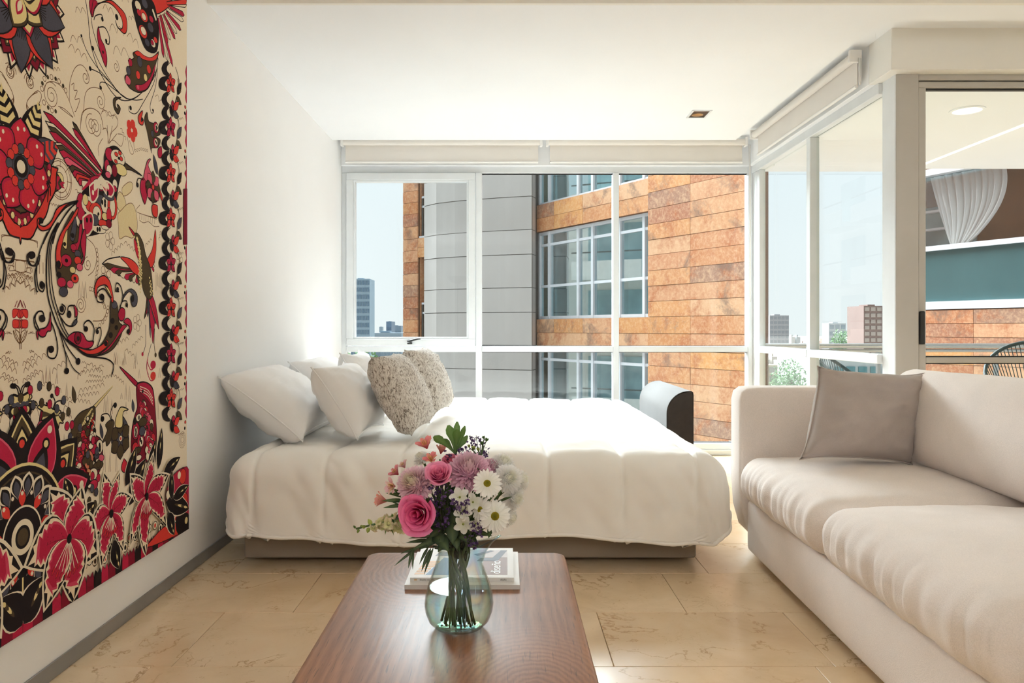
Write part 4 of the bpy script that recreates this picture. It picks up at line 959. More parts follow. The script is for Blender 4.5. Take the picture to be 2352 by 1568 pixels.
class Print:
    def __init__(s): s.m = MB(); s.m2 = MB(); s.g = {}; s.q = 0; s.mir = True
    def layer(s, pts, tris):
        """lowest free layer over everything already printed under these triangles (1.5 cm cells)"""
        cells = set()
        for t in tris:
            ys = [pts[i][0] for i in t]; zs = [pts[i][1] for i in t]
            for a in range(int(min(ys)//.015), int(max(ys)//.015)+1):
                for b in range(int(min(zs)//.015), int(max(zs)//.015)+1): cells.add((a, b))
        L = 1+max((s.g.get(c, 0) for c in cells), default=0)
        for c in cells: s.g[c] = L
        return L
    def T(s, p):
        a, b, c, d = QS[s.q]; px, py = p[0]*a+b, p[1]*c+d; Y = -XL*FP/(VX-px); return (Y, HC-(py-VY)/FP*Y)
    def up(s): return s
    def emit(s, pts, tris, col):
        for mir in ((0, 1) if s.mir else (0,)):
            pp = [((2*AX-y) if mir else y, z) for y, z in pts]
            x = XL+.0041+s.layer(pp, tris)*.000022
            vs = [(x, min(max((2*AX-y) if mir else y, TY_0), TY_1), min(max(z, TZ_0), TZ_1)) for y, z in pts]
            tg = s.m2 if mir else s.m; tg.cv += [col]*len(vs); tg.add(vs, tris)
    def pm(s, pts, col, ol=0, olc=BK):          # metric polygon
        tri = tessellate_polygon([[Vector((p[0], p[1], 0)) for p in pts]]); s.up(); s.emit(pts, tri, col)
        if ol: s.sm(list(pts)+[pts[0]], ol, olc)
    def sm(s, pts, w, col, taper=0):
        n = len(pts); L = []
        if n < 2: return
        for i, p in enumerate(pts):
            a, b = pts[max(0, i-1)], pts[min(n-1, i+1)]
            if i == 0 and pts[0] == pts[-1]: a = pts[-2]
            if i == n-1 and pts[0] == pts[-1]: b = pts[1]
            dx, dy = b[0]-a[0], b[1]-a[1]; l = math.hypot(dx, dy) or 1; t = i/(n-1)
            ww = w/2*(1-taper*t if taper >= 0 else 1+taper*(1-t)); L.append((p[0]-dy/l*ww, p[1]+dx/l*ww)); L.append((p[0]+dy/l*ww, p[1]-dx/l*ww))
        s.up(); s.emit(L, [(2*i, 2*i+1, 2*i+3, 2*i+2) for i in range(n-1)], col)
    def crv(s, pts, closed=False, k=5):
        n = len(pts); out = []
        for i in range(n if closed else n-1):
            P_ = [pts[(i+d) % n] if closed else pts[min(n-1, max(0, i+d))] for d in (-1, 0, 1, 2)]
            for q in range(k):
                t = q/k; out.append(tuple(.5*(2*b+(c-a)*t+(2*a-5*b+4*c-d)*t*t+(3*b-a-3*c+d)*t**3) for a, b, c, d in zip(*P_)))
        if not closed: out.append(tuple(pts[-1]))
        return out
    def blob(s, pts, col, ol=.0035, olc=BK, smooth=True): p = [s.T(q) for q in pts]; s.pm(s.crv(p, True, 4) if smooth else p, col, ol, olc)
    def line(s, pts, w=.0035, col=BK, taper=0, k=5): s.sm(s.crv([s.T(q) for q in pts], False, k), w, col, taper)
    def dot(s, p, r, col, ol=0, ry=None, n=14):
        c = s.T(p)
        if r >= .008: r, ry = (r*.6, r*.6) if ry is None else ((r*.5, ry*.30) if col == BK else (r*.75, ry*.44))
        ry = ry or r; s.pm([(c[0]+r*math.cos(2*PI*i/n), c[1]+ry*math.sin(2*PI*i/n)) for i in range(n)], col, ol)
    def ring(s, p, r, w, col=LN, n=18):
        c = s.T(p); r *= .62; s.sm([(c[0]+r*math.cos(2*PI*i/n), c[1]+r*math.sin(2*PI*i/n)) for i in range(n+1)], w, col)
    def leaf(s, b, t, w, col, ol=.003, olc=BK, skew=0, sh=.8, metric=False):
        b, t = (b, t) if metric else (s.T(b), s.T(t)); dx, dy = t[0]-b[0], t[1]-b[1]; l = math.hypot(dx, dy); nx, ny = -dy/l, dx/l; A, B = [], []
        for i in range(9):
            f = i/8; h = w/2*math.sin(PI*f**sh)**.9; o = skew*l*math.sin(PI*f)
            A.append((b[0]+dx*f+nx*(h+o), b[1]+dy*f+ny*(h+o))); B.append((b[0]+dx*f+nx*(o-h), b[1]+dy*f+ny*(o-h)))
        s.pm(A+B[-2:0:-1], col, ol, olc)
    def feather(s, b, t, w0, w1, col, skew=0, ol=.003):
        """strip with a rounded tip"""
        b, t = s.T(b), s.T(t); dx, dy = t[0]-b[0], t[1]-b[1]; l = math.hypot(dx, dy); nx, ny = -dy/l, dx/l; A, B = [], []
        for i in range(10):
            f = i/9; h = lerp(w0, w1, f)*.30*(1 if f < .85 else math.sqrt(max(0, 1-((f-.85)/.15)**2))); o = skew*l*math.sin(PI*f)
            A.append((b[0]+dx*f+nx*(o+h), b[1]+dy*f+ny*(o+h))); B.append((b[0]+dx*f+nx*(o-h), b[1]+dy*f+ny*(o-h)))
        s.pm(A+B[::-1], col, ol)
    def spiral(s, p, r, turns, a0, d=1, w=.0035, col=BK, dot=0):
        c = s.T(p); r *= .45; n = int(14*turns)+4; s.sm([(c[0]+r*(1-.82*i/n)*math.cos(a0+d*2*PI*turns*i/n), c[1]+r*(1-.82*i/n)*math.sin(a0+d*2*PI*turns*i/n)) for i in range(n+1)], w, col)
        if dot: s.pm([(c[0]+dot*math.cos(2*PI*i/10), c[1]+dot*math.sin(2*PI*i/10)) for i in range(10)], col)
    def cloud(s, a, b, n, w=.0018, col=LN, amp=.55):
        a, b = s.T(a), s.T(b); dx, dy = (b[0]-a[0])/n, (b[1]-a[1])/n; l = math.hypot(dx, dy); nx, ny = (-dy/l, dx/l) if dx > 0 else (dy/l, -dx/l); pts = []
        for i in range(n):
            for q in range(6):
                f = q/6; h = amp*l*math.sin(PI*f); pts.append((a[0]+dx*(i+f)+nx*h, a[1]+dy*(i+f)+ny*h))
        s.sm(pts+[b], w, col)
    def flush(s, name):
        for q_ in (s.m, s.m2):
            if q_.v:
                o = q_.build(name, M['cloth'], tap, fixn=False)
                if name in ('printed_linework', 'printed_border', 'printed_small_blossoms'): o['kind'] = 'stuff'
        s.m = MB(); s.m2 = MB(); s.mir = True
T_ = Print()
# ---- fine line drawing in the ground
q = T_; q.q = 1
for a, b, n in (((890, 150), (1015, 165), 2), ((830, 500), (985, 525), 2), ((805, 580), (1035, 740), 3), ((1220, 110), (1350, 180), 2), ((1450, 20), (1600, 40), 2), ((1530, 245), (1600, 235), 2), ((1300, 370), (1470, 430), 2), ((1510, 440), (1650, 580), 2), ((1345, 650), (1530, 690), 2), ((625, 855), (705, 850), 2), ((1200, 1370), (1400, 1450), 3), ((1850, 1160), (1940, 1280), 2)): q.cloud(a, b, n)
for p, r, t, a0, d in (((95, 860), .048, 1.8, 2.4, -1), ((330, 970), .045, 1.6, 3.2, -1), ((600, 1150), .085, 2.2, 1.0, 1), ((1190, 1220), .055, 1.7, .5, -1), ((1010, 930), .05, 1.5, 1.5, -1), ((1080, 1500), .075, 1.8, 1.5, 1), ((1380, 800), .045, 1.4, 1.5, -1), ((2130, 985), .03, 1.6, 0, 1)): q.spiral(p, r, t, a0, d, .0022, LN)
for pts in ([(0, 890), (80, 1010), (140, 1150), (130, 1280), (175, 1450)], [(20, 1160), (40, 1240), (100, 1290), (140, 1240), (145, 1180), (100, 1210), (68, 1130), (20, 1160)], [(300, 1240), (330, 1180), (430, 1090), (480, 1150), (440, 1260), (360, 1390), (310, 1340), (300, 1240)], [(310, 1350), (270, 1420), (265, 1500)], [(510, 1100), (540, 1000), (620, 980), (720, 1040), (800, 1180), (880, 1400)], [(815, 1220), (820, 1000), (880, 820), (960, 780), (1030, 860), (1040, 960)], [(840, 1020), (870, 1000), (870, 1080), (910, 1090), (880, 1190), (940, 1190), (900, 1320), (880, 1340)], [(680, 1275), (760, 1310), (860, 1410), (700, 1290)], [(985, 1330), (1010, 1120), (1090, 1050), (1200, 1080), (1245, 1200)], [(945, 1560), (980, 1350), (1080, 1300), (1180, 1360), (1220, 1500)]): q.line(pts, .0022, LN)
for p in ((515, 945), (485, 1065), (510, 1230), (600, 925), (690, 975), (770, 1085), (605, 1325)): q.ring(p, .011, .002)
for p in ((555, 925), (490, 1000), (650, 945), (740, 1030), (560, 1290), (650, 1335)): q.dot(p, .010, OL)
q.q = 2
for r, w in ((.092, .0022), (.082, .0022), (.060, .0022)): q.ring((660, 840), r, w)
q.dot((655, 840), .032, YE, .0022)
for i in range(8):
    c = q.T((660, 840)); a = i*PI/4; q.sm([(c[0]+.033*math.cos(a), c[1]+.033*math.sin(a)), (c[0]+.058*math.cos(a), c[1]+.058*math.sin(a))], .002, LN)
for a, b, n in (((480, 470), (620, 540), 3), ((830, 960), (900, 1060), 3), ((540, 1130), (660, 1160), 4), ((1340, 270), (1400, 400), 3), ((1800, 1430), (1780, 1530), 3)): q.cloud(a, b, n)
for pts in ([(1130, 80), (1180, 70), (1220, 130), (1270, 120), (1310, 180), (1300, 250), (1240, 320), (1210, 440)], [(1140, 280), (1180, 270), (1200, 360), (1200, 440)], [(1310, 330), (1370, 350), (1350, 470), (1260, 400), (1210, 440)], [(1210, 430), (1250, 240)], [(1205, 430), (1190, 230)], [(1220, 430), (1300, 330)], [(1560, 1130), (1530, 1210), (1760, 1280)], [(1550, 1220), (1750, 1290)], [(1555, 1300), (1600, 1330), (1660, 1320), (1720, 1370), (1780, 1370)], [(0, 1540), (40, 1475), (375, 1530), (400, 1568)], [(1100, 580), (1090, 480), (1140, 380)], [(1420, 360), (1450, 540), (1490, 540), (1440, 400)]): q.line(pts, .0021, LN)
for i in range(8): q.line([(1560+i*24, 1225+i*7), (1556+i*24, 1290+i*8)], .0016, LN)
for pts in ([(1360, 940), (1440, 870), (1480, 900), (1460, 980), (1380, 1030)], [(1290, 1100), (1330, 980), (1390, 1060), (1400, 1150), (1340, 1200)], [(1310, 1240), (1350, 1190), (1420, 1120), (1480, 1120), (1520, 1230), (1530, 1400), (1480, 1500), (1400, 1480), (1330, 1510), (1320, 1380)]): q.blob(pts, srgb(226, 206, 160), .0022, LN)
for i in range(7): q.ring((1510+i*22, 500+abs(i-3)*6), .007, .0016)
q.spiral((1060, 250), .07, 2.0, .5, -1, .0022, LN); q.line([(890, 260), (910, 90), (1010, 40), (1110, 110), (1150, 280)], .0022, LN)
q.q = 3
for a, b, n in (((60, 560), (190, 520), 3), ((190, 520), (330, 560), 4), ((30, 700), (200, 610), 3), ((200, 610), (370, 720), 3), ((100, 600), (320, 590), 3), ((0, 1390), (170, 1480), 4), ((250, 1500), (480, 1380), 4), ((0, 1500), (160, 1560), 3), ((540, 1560), (680, 1450), 3), ((1170, 310), (1290, 200), 4), ((1300, 180), (1430, 290), 4), ((1530, 220), (1600, 150), 3), ((1200, 1280), (1350, 1200), 4), ((1390, 1290), (1500, 1180), 4), ((1310, 1320), (1410, 1400), 3), ((850, 1568), (1060, 1530), 5)): q.cloud(a, b, n)
for c in ((1150, 150), (1440, 1020), (1105, 500), (1890, 350)):
    for i in range(5):
        p = q.T(c); a = i*1.2566; q.sm([(p[0]+.018*math.cos(a)+.012*math.cos(2*PI*k/8), p[1]+.018*math.sin(a)+.012*math.sin(2*PI*k/8)) for k in range(9)], .0016, LN)
    q.ring(c, .007, .0016)
for i in range(9): q.ring((1010+12*math.sin(i*.6), 250+i*48), .010, .0018)
for i in range(8): q.ring((940+i*22-(60 if i > 5 else 0)*0, 660+i*i*3.9), .010, .0018)
for i in range(7): q.ring((1130-i*i*3.5, 860+i*38), .010, .0018)
q.spiral((915, 400), .05, 1.6, 1.6, 1, .0022, LN); q.line([(900, 120), (980, 200), (1010, 330), (980, 460), (920, 520)], .0022, LN); q.spiral((840, 830), .06, 2.2, 1.2, -1, .0022, LN)
q.line([(1090, 800), (1110, 900), (1070, 990), (970, 1000)], .0022, LN)
for pts in ([(40, 330), (350, 380)], [(150, 360), (260, 370), (260, 480), (150, 470), (150, 360)], [(400, 380), (400, 500)], [(440, 380), (440, 500)], [(90, 420), (80, 470), (150, 460)], [(260, 440), (320, 440), (320, 490)]): q.line(pts, .0022, LN, k=2)
for x in (815, 850, 880, 1190, 1300, 1420, 1210): q.line([(x, 760-(0 if x < 900 else -700)), (x+8, 580-(0 if x < 900 else -750)), (x+22, 760-(0 if x < 900 else -700))], .0016, LN, k=2)
for i in range(9): q.line([(1640+i*9, 480+(i*37) % 60), (1640+i*9, 680-(i*53) % 60)], .0016, LN, k=1)
for x, y in ((60, 1130), (300, 1125), (40, 1340), (290, 1320), (850, 1440), (1035, 1475)): q.line([(x, y+10), (x+12, y-12), (x+18, y+4), (x+30, y-14), (x+36, y+4), (x+50, y+8)], .0018, LN, k=1)
q.q = 4
for a, b, n in (((400, 390), (520, 300), 3), ((520, 300), (670, 400), 4), ((290, 290), (460, 170), 4), ((860, 250), (990, 90), 4), ((990, 90), (1140, 200), 4), ((870, 410), (1160, 330), 6), ((950, 290), (1150, 280), 7), ((980, 220), (1120, 240), 5), ((860, 460), (1100, 420), 6), ((700, 480), (1000, 530), 7), ((0, 200), (180, 300), 4), ((700, 620), (800, 520), 2), ((330, 640), (420, 660), 1), ((700, 660), (790, 690), 3), ((1140, 250), (1270, 220), 4), ((1270, 220), (1380, 310), 4)): q.cloud(a, b, n)
for x, y, h in ((460, 300, 160), (500, 290, 200), (540, 290, 180), (620, 300, 150), (730, 490, 210), (120, 990, 200), (60, 1170, 270), (100, 1190, 280), (270, 990, 240), (330, 990, 170), (360, 1000, 180), (610, 1060, 200), (700, 1050, 190), (660, 1200, 190), (700, 1200, 200), (1160, 620, 180), (1190, 620, 190), (1240, 640, 170), (1280, 90, 80), (1370, 90, 80), (1500, 130, 120), (1550, 240, 110), (1400, 480, 190), (1440, 500, 180), (1350, 470, 70), (1780, 230, 110), (1160, 1300, 260), (1220, 1290, 250), (1290, 1290, 230), (1400, 640, 140), (1760, 700, 230)): q.line([(x-9, y), (x+4, y-h), (x+12, y)], .0017, LN, k=2)
for p, r in (((1960, 400), .03), ((2040, 930), .05), ((1990, 640), .02)):
    for k in range(4): q.ring(p, r*(1-.22*k), .0015)
q.flush('printed_linework')
# ---- flower on the axis at the top
q.mir = True; q.q = 1
cx, cz = q.T((43/.19137, 0)); cx = AX; cz = q.T((225, 0))[1]+.005
def rad_leaf(a, r0, r1, w, col, ol=.004, olc=BK, sh=.8, c=None):
    c = c or (cx, cz); q.leaf((c[0]+r0*math.cos(a), c[1]+r0*math.sin(a)), (c[0]+r1*math.cos(a), c[1]+r1*math.sin(a)), w, col, ol, olc, 0, sh, True)
q.mir = False
for i in range(16):
    a = -PI/2+(i+.5)*PI/8; rad_leaf(a, .08, .200, .062, BK, 0); rad_leaf(a, .09, .190, .050, CM, 0); rad_leaf(a, .09, .180, .040, CR, 0); rad_leaf(a, .10, .150, .022, PK, .002)
for i in range(8):
    a = -PI/2+(i+.5)*PI/4; rad_leaf(a, .07, .178, .085, DR); rad_leaf(a, .07, .155, .072, OL, .003); rad_leaf(a, .085, .148, .035, YE, .002); q.pm([(cx+.11*math.cos(a)+.007*math.cos(k), cz+.11*math.sin(a)+.010*math.sin(k)) for k in range(7)], CR, .0015)
for i in range(8):
    a = -PI/2+i*PI/4; rad_leaf(a, .04, .188, .115, RE); rad_leaf(a, .04, .192, .078, NV)
    for k in (-.16, -.08, 0, .08, .16): q.sm([(cx+.055*math.cos(a), cz+.055*math.sin(a)), (cx+.105*math.cos(a+k), cz+.105*math.sin(a+k))], .0022, BK)
for i in range(8): rad_leaf(-PI/2+(i+.5)*PI/4, 0, .095, .082, OL if i % 2 else CR); rad_leaf(-PI/2+(i+.5)*PI/4, 0, .084, .066, YE, 0); rad_leaf(-PI/2+(i+.5)*PI/4, .01, .055, .030, CR if i % 2 else OL, 0); rad_leaf(-PI/2+(i+.5)*PI/4, .01, .045, .018, CM, 0)
q.flush('printed_blossom')
# ---- scrolls between the top flower and the corner bird
q.q = 1
q.line([(1880, 660), (1870, 820), (1780, 1000), (1600, 1180), (1400, 1180), (1200, 900), (1080, 560), (1040, 200), (1010, 0)], .0035)
q.line([(1885, 700), (1850, 900), (1720, 1080), (1560, 1190), (1430, 1130), (1250, 920), (1130, 780), (1020, 600), (965, 440)], .003); q.dot((960, 430), .010, BK, ry=.016)
q.line([(1700, 1190), (1600, 1200), (1450, 1150), (1300, 960), (1180, 760), (1100, 590)], .003); q.dot((1096, 578), .016, BK, ry=.022)
q.line([(1460, 1160), (1350, 1040), (1200, 890), (1070, 825)], .003); q.dot((1066, 822), .012, BK)
q.line([(1520, 1190), (1380, 1090), (1260, 1000), (1190, 990), (1180, 1050)], .003); q.dot((1192, 1052), .014, BK, ry=.02)
q.line([(1870, 800), (1830, 1000), (1700, 1240), (1620, 1360), (1540, 1340), (1530, 1270)], .003); q.dot((1552, 1295), .013, BK)
q.line([(1880, 820), (1850, 1050), (1790, 1250), (1800, 1350), (1830, 1350)], .003); q.dot((1822, 1325), .013, BK, ry=.018)
q.blob([(1060, 0), (1160, 40), (1300, 0), (1400, 70), (1490, 180), (1510, 330), (1480, 405), (1400, 330), (1370, 240), (1395, 330), (1450, 340), (1450, 240), (1380, 110), (1280, 30), (1180, 40), (1120, 110), (1100, 200), (1070, 160)], RE); q.blob([(1060, 0), (1150, 20), (1110, 110), (1095, 180), (1070, 150)], CR, .002); q.dot((1385, 205), .02, BK, ry=.032)
q.line([(1100, 0), (1080, 240), (1140, 500), (1260, 820)], .003); q.blob([(1165, 320), (1150, 420), (1180, 600), (1250, 800), (1268, 700), (1240, 560), (1200, 480), (1180, 400)], CR); q.line([(1165, 330), (1240, 330), (1295, 440), (1290, 530), (1250, 510)], .004); q.dot((1258, 490), .013, BK, ry=.02); q.dot((1220, 625), .010, BK, ry=.016)
q.line([(1110, 240), (1130, 190), (1200, 175), (1225, 250)], .0035); q.dot((1212, 230), .012, BK)
q.blob([(1440, 1170), (1350, 1180), (1350, 1290), (1400, 1370), (1430, 1300), (1390, 1250), (1400, 1310), (1370, 1270), (1380, 1200)], OL)
# corner hummingbird
q.blob([(1800, 0), (2040, 0), (2040, 60), (1860, 170)], RE)
for b, t, c in (((1990, 40), (2230, 60), CM), ((1990, 40), (2240, 20), RE), ((2020, 80), (2200, 180), CR), ((1990, 110), (2190, 250), CM), ((1980, 140), (2160, 360), CR), ((1960, 160), (2110, 400), CM), ((1950, 170), (2090, 470), CR), ((1930, 180), (2030, 480), CM), ((1910, 180), (2000, 520), SC), ((1900, 190), (2060, 800), CR), ((1890, 200), (2000, 740), CM), ((1885, 220), (1950, 690), CR)): q.feather(b, t, .018, .034, c)
q.blob([(1580, 0), (1800, 0), (1870, 200), (1890, 420), (1860, 620), (1740, 600), (1660, 420), (1600, 200)], BK, .003)
for x, y, c, r in ((1640, 70, CM, .03), (1720, 40, NV, .03), (1710, 190, RE, .038), (1710, 200, CM, .022), (1700, 380, RE, .04), (1705, 370, CM, .026), (1790, 330, NV, .03), (1800, 230, CR, .022), (1650, 150, SC, .02), (1820, 520, CM, .026), (1810, 510, CR, .016), (1750, 510, NV, .024), (1850, 480, RE, .02)): q.dot((x, y), r, c, .002, ry=r*1.2)
for i in range(9): q.dot((1820+i*4, 130+i*12), .006, CM)
q.blob([(1890, 620), (1850, 780), (1830, 900), (1760, 1060), (1660, 1110), (1560, 1070), (1500, 1000), (1480, 920), (1530, 880), (1500, 820), (1560, 780), (1520, 730), (1590, 700), (1580, 640), (1640, 620), (1740, 690), (1830, 680)], OL); q.blob([(1880, 640), (1800, 690), (1720, 670), (1640, 610), (1600, 640), (1680, 700), (1760, 730), (1850, 720)], RE, .002)
q.blob([(1850, 760), (1830, 880), (1750, 1060), (1640, 1090), (1610, 1020), (1700, 1010), (1790, 920)], CR, .002); q.blob([(1500, 900), (1550, 960), (1540, 1020), (1490, 990)], PK, .002); q.dot((1525, 850), .024, NV, .002); q.dot((1548, 750), .022, CR, .002); q.dot((1660, 740), .03, NV, .002); q.dot((1770, 830), .026, RE, .002); q.dot((1640, 900), .024, RE, .002); q.dot((1730, 930), .022, YE, .002); q.dot((1640, 1045), .012, PK)
q.flush('printed_corner_hummingbird')
# ---- heart flower on the axis
q.q = 2; q.mir = False
hc = (AX, q.T((211, 700))[1])
def H(dx, dz): return (hc[0]+dx, hc[1]+dz)
for a, c1, c2, L in ((1.98, BK, YE, .20), (1.16, BK, YE, .20), (2.62, NV, RE, .19), (.52, NV, RE, .19), (3.2, OL, CR, .19), (-.06, OL, CR, .19)):
    q.leaf(H(.05*math.cos(a), .05*math.sin(a)), H(L*math.cos(a), L*math.sin(a)), .085, c1, .004, BK, 0, .8, True)
    for k in range(5):
        f = .42+.12*k; w = .030*math.sin(PI*f); px_, pz_ = -math.sin(a), math.cos(a)
        for sg in (1, -1):
            b0 = H(L*f*math.cos(a), L*f*math.sin(a)); q.pm([b0, (b0[0]+sg*px_*w+.012*math.cos(a), b0[1]+sg*pz_*w+.012*math.sin(a)), (b0[0]+sg*px_*w*.9+.026*math.cos(a), b0[1]+sg*pz_*w*.9+.026*math.sin(a)), (b0[0]+.014*math.cos(a), b0[1]+.014*math.sin(a))], c2)
def heart(s, col, ol=.004, sc=0):
    pts = []
    for i in range(41):
        f = i/40; a = lerp(.25, -PI-.25, f); x = math.cos(a)*.155*s; z = -.028+min(0, math.sin(a))*.0; d = max(0, -math.sin(a)); z = .03-d**1.25*.215*s-(.0 if sc == 0 else 0)
        k = 1+(sc*abs(math.sin(f*PI*9))) ; pts.append(H(x*k*(1-.35*d**3)*(1 if d < .98 else .2), z*1 if sc == 0 else .03+(z-.03)*k))
    q.pm(pts, col, ol)
heart(1.0, RE, .005, .06); heart(.86, DR, .003)
for i in range(22):
    a = lerp(-.05, -PI+.05, i/21); d = max(0, -math.sin(a)); r = .80; x = math.cos(a)*.155*r*(1-.35*d**3); z = .03-d**1.25*.215*r; q.pm([H(x+.008*math.cos(k), z+.010*math.sin(k)) for k in range(7)], YE if i % 2 else CR, .0015)
heart(.70, OL, .004); heart(.50, YE, .002); heart(.36, NV, .002)
for i in range(7):
    a = PI/2+i*2*PI/7; q.leaf(H(.035*math.cos(a), .035*math.sin(a)), H(.125*math.cos(a), .125*math.sin(a)), .088, CR, .004, BK, 0, .95, True); q.leaf(H(.045*math.cos(a), .045*math.sin(a)), H(.118*math.cos(a), .118*math.sin(a)), .068, SC, 0, BK, 0, .95, True)
    for r_, o in ((.095, .12), (.10, -.14)): q.pm([H(r_*math.cos(a+o)+.005*math.cos(k), r_*math.sin(a+o)+.006*math.sin(k)) for k in range(7)], CM)
for i in range(12):
    a = i*PI/6; q.pm([H(.046*math.cos(a)+.014*math.cos(k*.785), .046*math.sin(a)+.014*math.sin(k*.785)) for k in range(8)], RE if i % 3 else NV, .002)
q.pm([H(.028*math.cos(k*.4), .028*math.sin(k*.4)) for k in range(16)], BK); q.pm([H(.017*math.cos(k*.4), .017*math.sin(k*.4)) for k in range(16)], CM)
q.flush('printed_heart_flower')
# ---- main hummingbird
q.q = 2
for b, t, c, sk in (((1120, 720), (800, 190), CM, .02), ((1120, 730), (800, 200), OL, .0), ((1130, 750), (800, 265), CR, -.02)): q.feather(b, t, .012, .032, c, sk)
for b, t, c in (((1150, 770), (470, 75), CR), ((1130, 785), (490, 185), CM), ((1110, 795), (520, 240), OL), ((1090, 800), (535, 300), CR), ((1070, 810), (600, 430), CM), ((1060, 815), (620, 460), OL), ((1050, 820), (645, 520), CR), ((1040, 825), (700, 620), CM), ((1030, 830), (695, 610), PK), ((1020, 835), (760, 710), OL), ((1010, 840), (795, 770), CR), ((1000, 845), (830, 820), RE), ((990, 870), (860, 870), CR), ((990, 880), (900, 900), CM)): q.feather(b, t, .012, .042, c, -.015)
q.blob([(1000, 820), (1090, 780), (1160, 740), (1190, 800), (1140, 830), (1040, 840), (980, 930), (900, 960), (960, 880)], CR, 0)
q.blob([(1150, 690), (1160, 560), (1220, 480), (1290, 475), (1350, 540), (1390, 640), (1395, 720), (1350, 780), (1320, 880), (1300, 1000), (1285, 1120), (1240, 1300), (1190, 1400), (1090, 1450), (960, 1470), (900, 1380), (870, 1230), (860, 1100), (900, 1000), (980, 920), (1100, 830)], BK, .004)
for x, y, w, h, c in ((1215, 560, .035, .06, CR), (1310, 600, .06, .075, CM), (1290, 560, .016, .02, RE), (1330, 545, .014, .02, RE), (1345, 610, .014, .02, RE), (1285, 640, .014, .018, RE), (1320, 605, .014, .018, BK), (1345, 735, .05, .055, YE), (1270, 745, .022, .06, DR), (1185, 690, .02, .06, CR), (1210, 740, .022, .05, CM), (1195, 790, .022, .03, PK), (1110, 880, .075, .055, CR), (1110, 900, .055, .045, CM), (1110, 925, .035, .04, DR), (1112, 930, .02, .022, CM), (1275, 900, .02, .05, CM), (1270, 950, .02, .03, CR), (890, 1150, .03, .12, CR), (975, 1130, .05, .08, CM), (980, 1140, .022, .045, RE), (940, 1070, .02, .05, YE), (1110, 1100, .05, .07, NV), (1160, 1130, .03, .075, CM), (1245, 1150, .04, .12, RE), (1245, 1150, .022, .09, CM), (1060, 1220, .05, .095, RE), (1070, 1230, .032, .07, CM), (1205, 1030, .045, .04, NV), (1160, 1260, .024, .035, YE), (1205, 1245, .02, .07, SC), (1140, 1340, .04, .035, RE), (1205, 1340, .022, .04, DR), (1090, 1405, .055, .035, CM), (1160, 1385, .03, .02, CM), (1045, 1300, .03, .05, NV), (940, 1400, .035, .07, CR)):
    q.dot((x, y), w, c, .0022, ry=h*.78)
for b, t, w in (((1080, 1030), (985, 920), .07), ((1170, 1000), (1200, 870), .07), ((1230, 1040), (1200, 870), .05), ((1020, 1400), (910, 1270), .075)): q.leaf(b, t, w, CR, .006, CM)
for x, y in ((1025, 990), (1195, 930), (955, 1300), (1130, 1100), (1160, 1090), (1160, 1130), (1075, 1200), (1085, 1240), (1095, 1270), (1245, 1110), (1245, 1150), (1245, 1190), (1075, 1405), (1100, 1403), (1000, 1300), (1190, 1000)): q.dot((x, y), .006, CM if (x*y) % 3 == 0 else BK, ry=.008)
for i in range(10): q.dot((1045+i*14, 905-abs(i-5)*-6-60+abs(i-5)*10), .006, CM, 0, ry=.014)
q.blob([(1390, 660), (1450, 700), (1580, 800), (1460, 740), (1400, 725)], OL); q.line([(1395, 665), (1590, 810)], .004, BK, .7)
# tail
q.blob([(860, 1080), (640, 1150), (560, 1300), (480, 1370), (410, 1340), (440, 1280), (400, 1290), (400, 1370), (450, 1420), (540, 1390), (620, 1270), (720, 1160)], RE)
q.dot((440, 1305), .02, BK, ry=.028)
q.line([(860, 1085), (720, 1140), (600, 1300), (500, 1480), (460, 1568)], .005); q.line([(850, 1100), (740, 1200), (620, 1400), (570, 1568)], .004); q.line([(820, 1110), (690, 1280), (600, 1440), (540, 1568)], .003)
q.q = 3
q.blob([(870, 40), (800, 0), (760, -130), (740, -150), (650, 20), (590, 180), (570, 420), (590, 520), (600, 600), (640, 660), (640, 720), (680, 700), (690, 600), (740, 560), (790, 420), (860, 300), (880, 150)], OL)
q.blob([(800, -200), (700, -40), (620, 80), (570, 250), (580, 420), (620, 440), (640, 380), (620, 260), (680, 60), (790, -120)], RE); q.dot((597, 400), .018, BK)
q.blob([(870, 30), (830, 180), (860, 330), (820, 400), (780, 370), (840, 420), (880, 300), (890, 100)], CR); q.blob([(820, -20), (800, 160), (740, 180), (735, 260), (790, 270), (830, 150), (850, 0)], CR, .003); q.blob([(770, -100), (730, 40), (720, 130), (760, 150), (790, 0)], NV, .003); q.blob([(690, 30), (650, 120), (640, 200), (680, 240), (690, 140)], YE, .003)
for x, y, r, c in ((680, 360, .035, CR), (680, 360, .014, BK), (755, 220, .02, CR), (800, 290, .022, NV), (800, 360, .024, RE), (600, 510, .022, BK), (630, 590, .028, CR), (650, 690, .028, NV), (720, 610, .022, PK), (770, 550, .026, RE), (770, 550, .012, BK), (820, 430, .022, PK), (745, 460, .02, YE), (745, 95, .018, BK), (660, 185, .014, BK)): q.dot((x, y), r, c, .002, ry=r*1.15)
q.flush('printed_hummingbird')
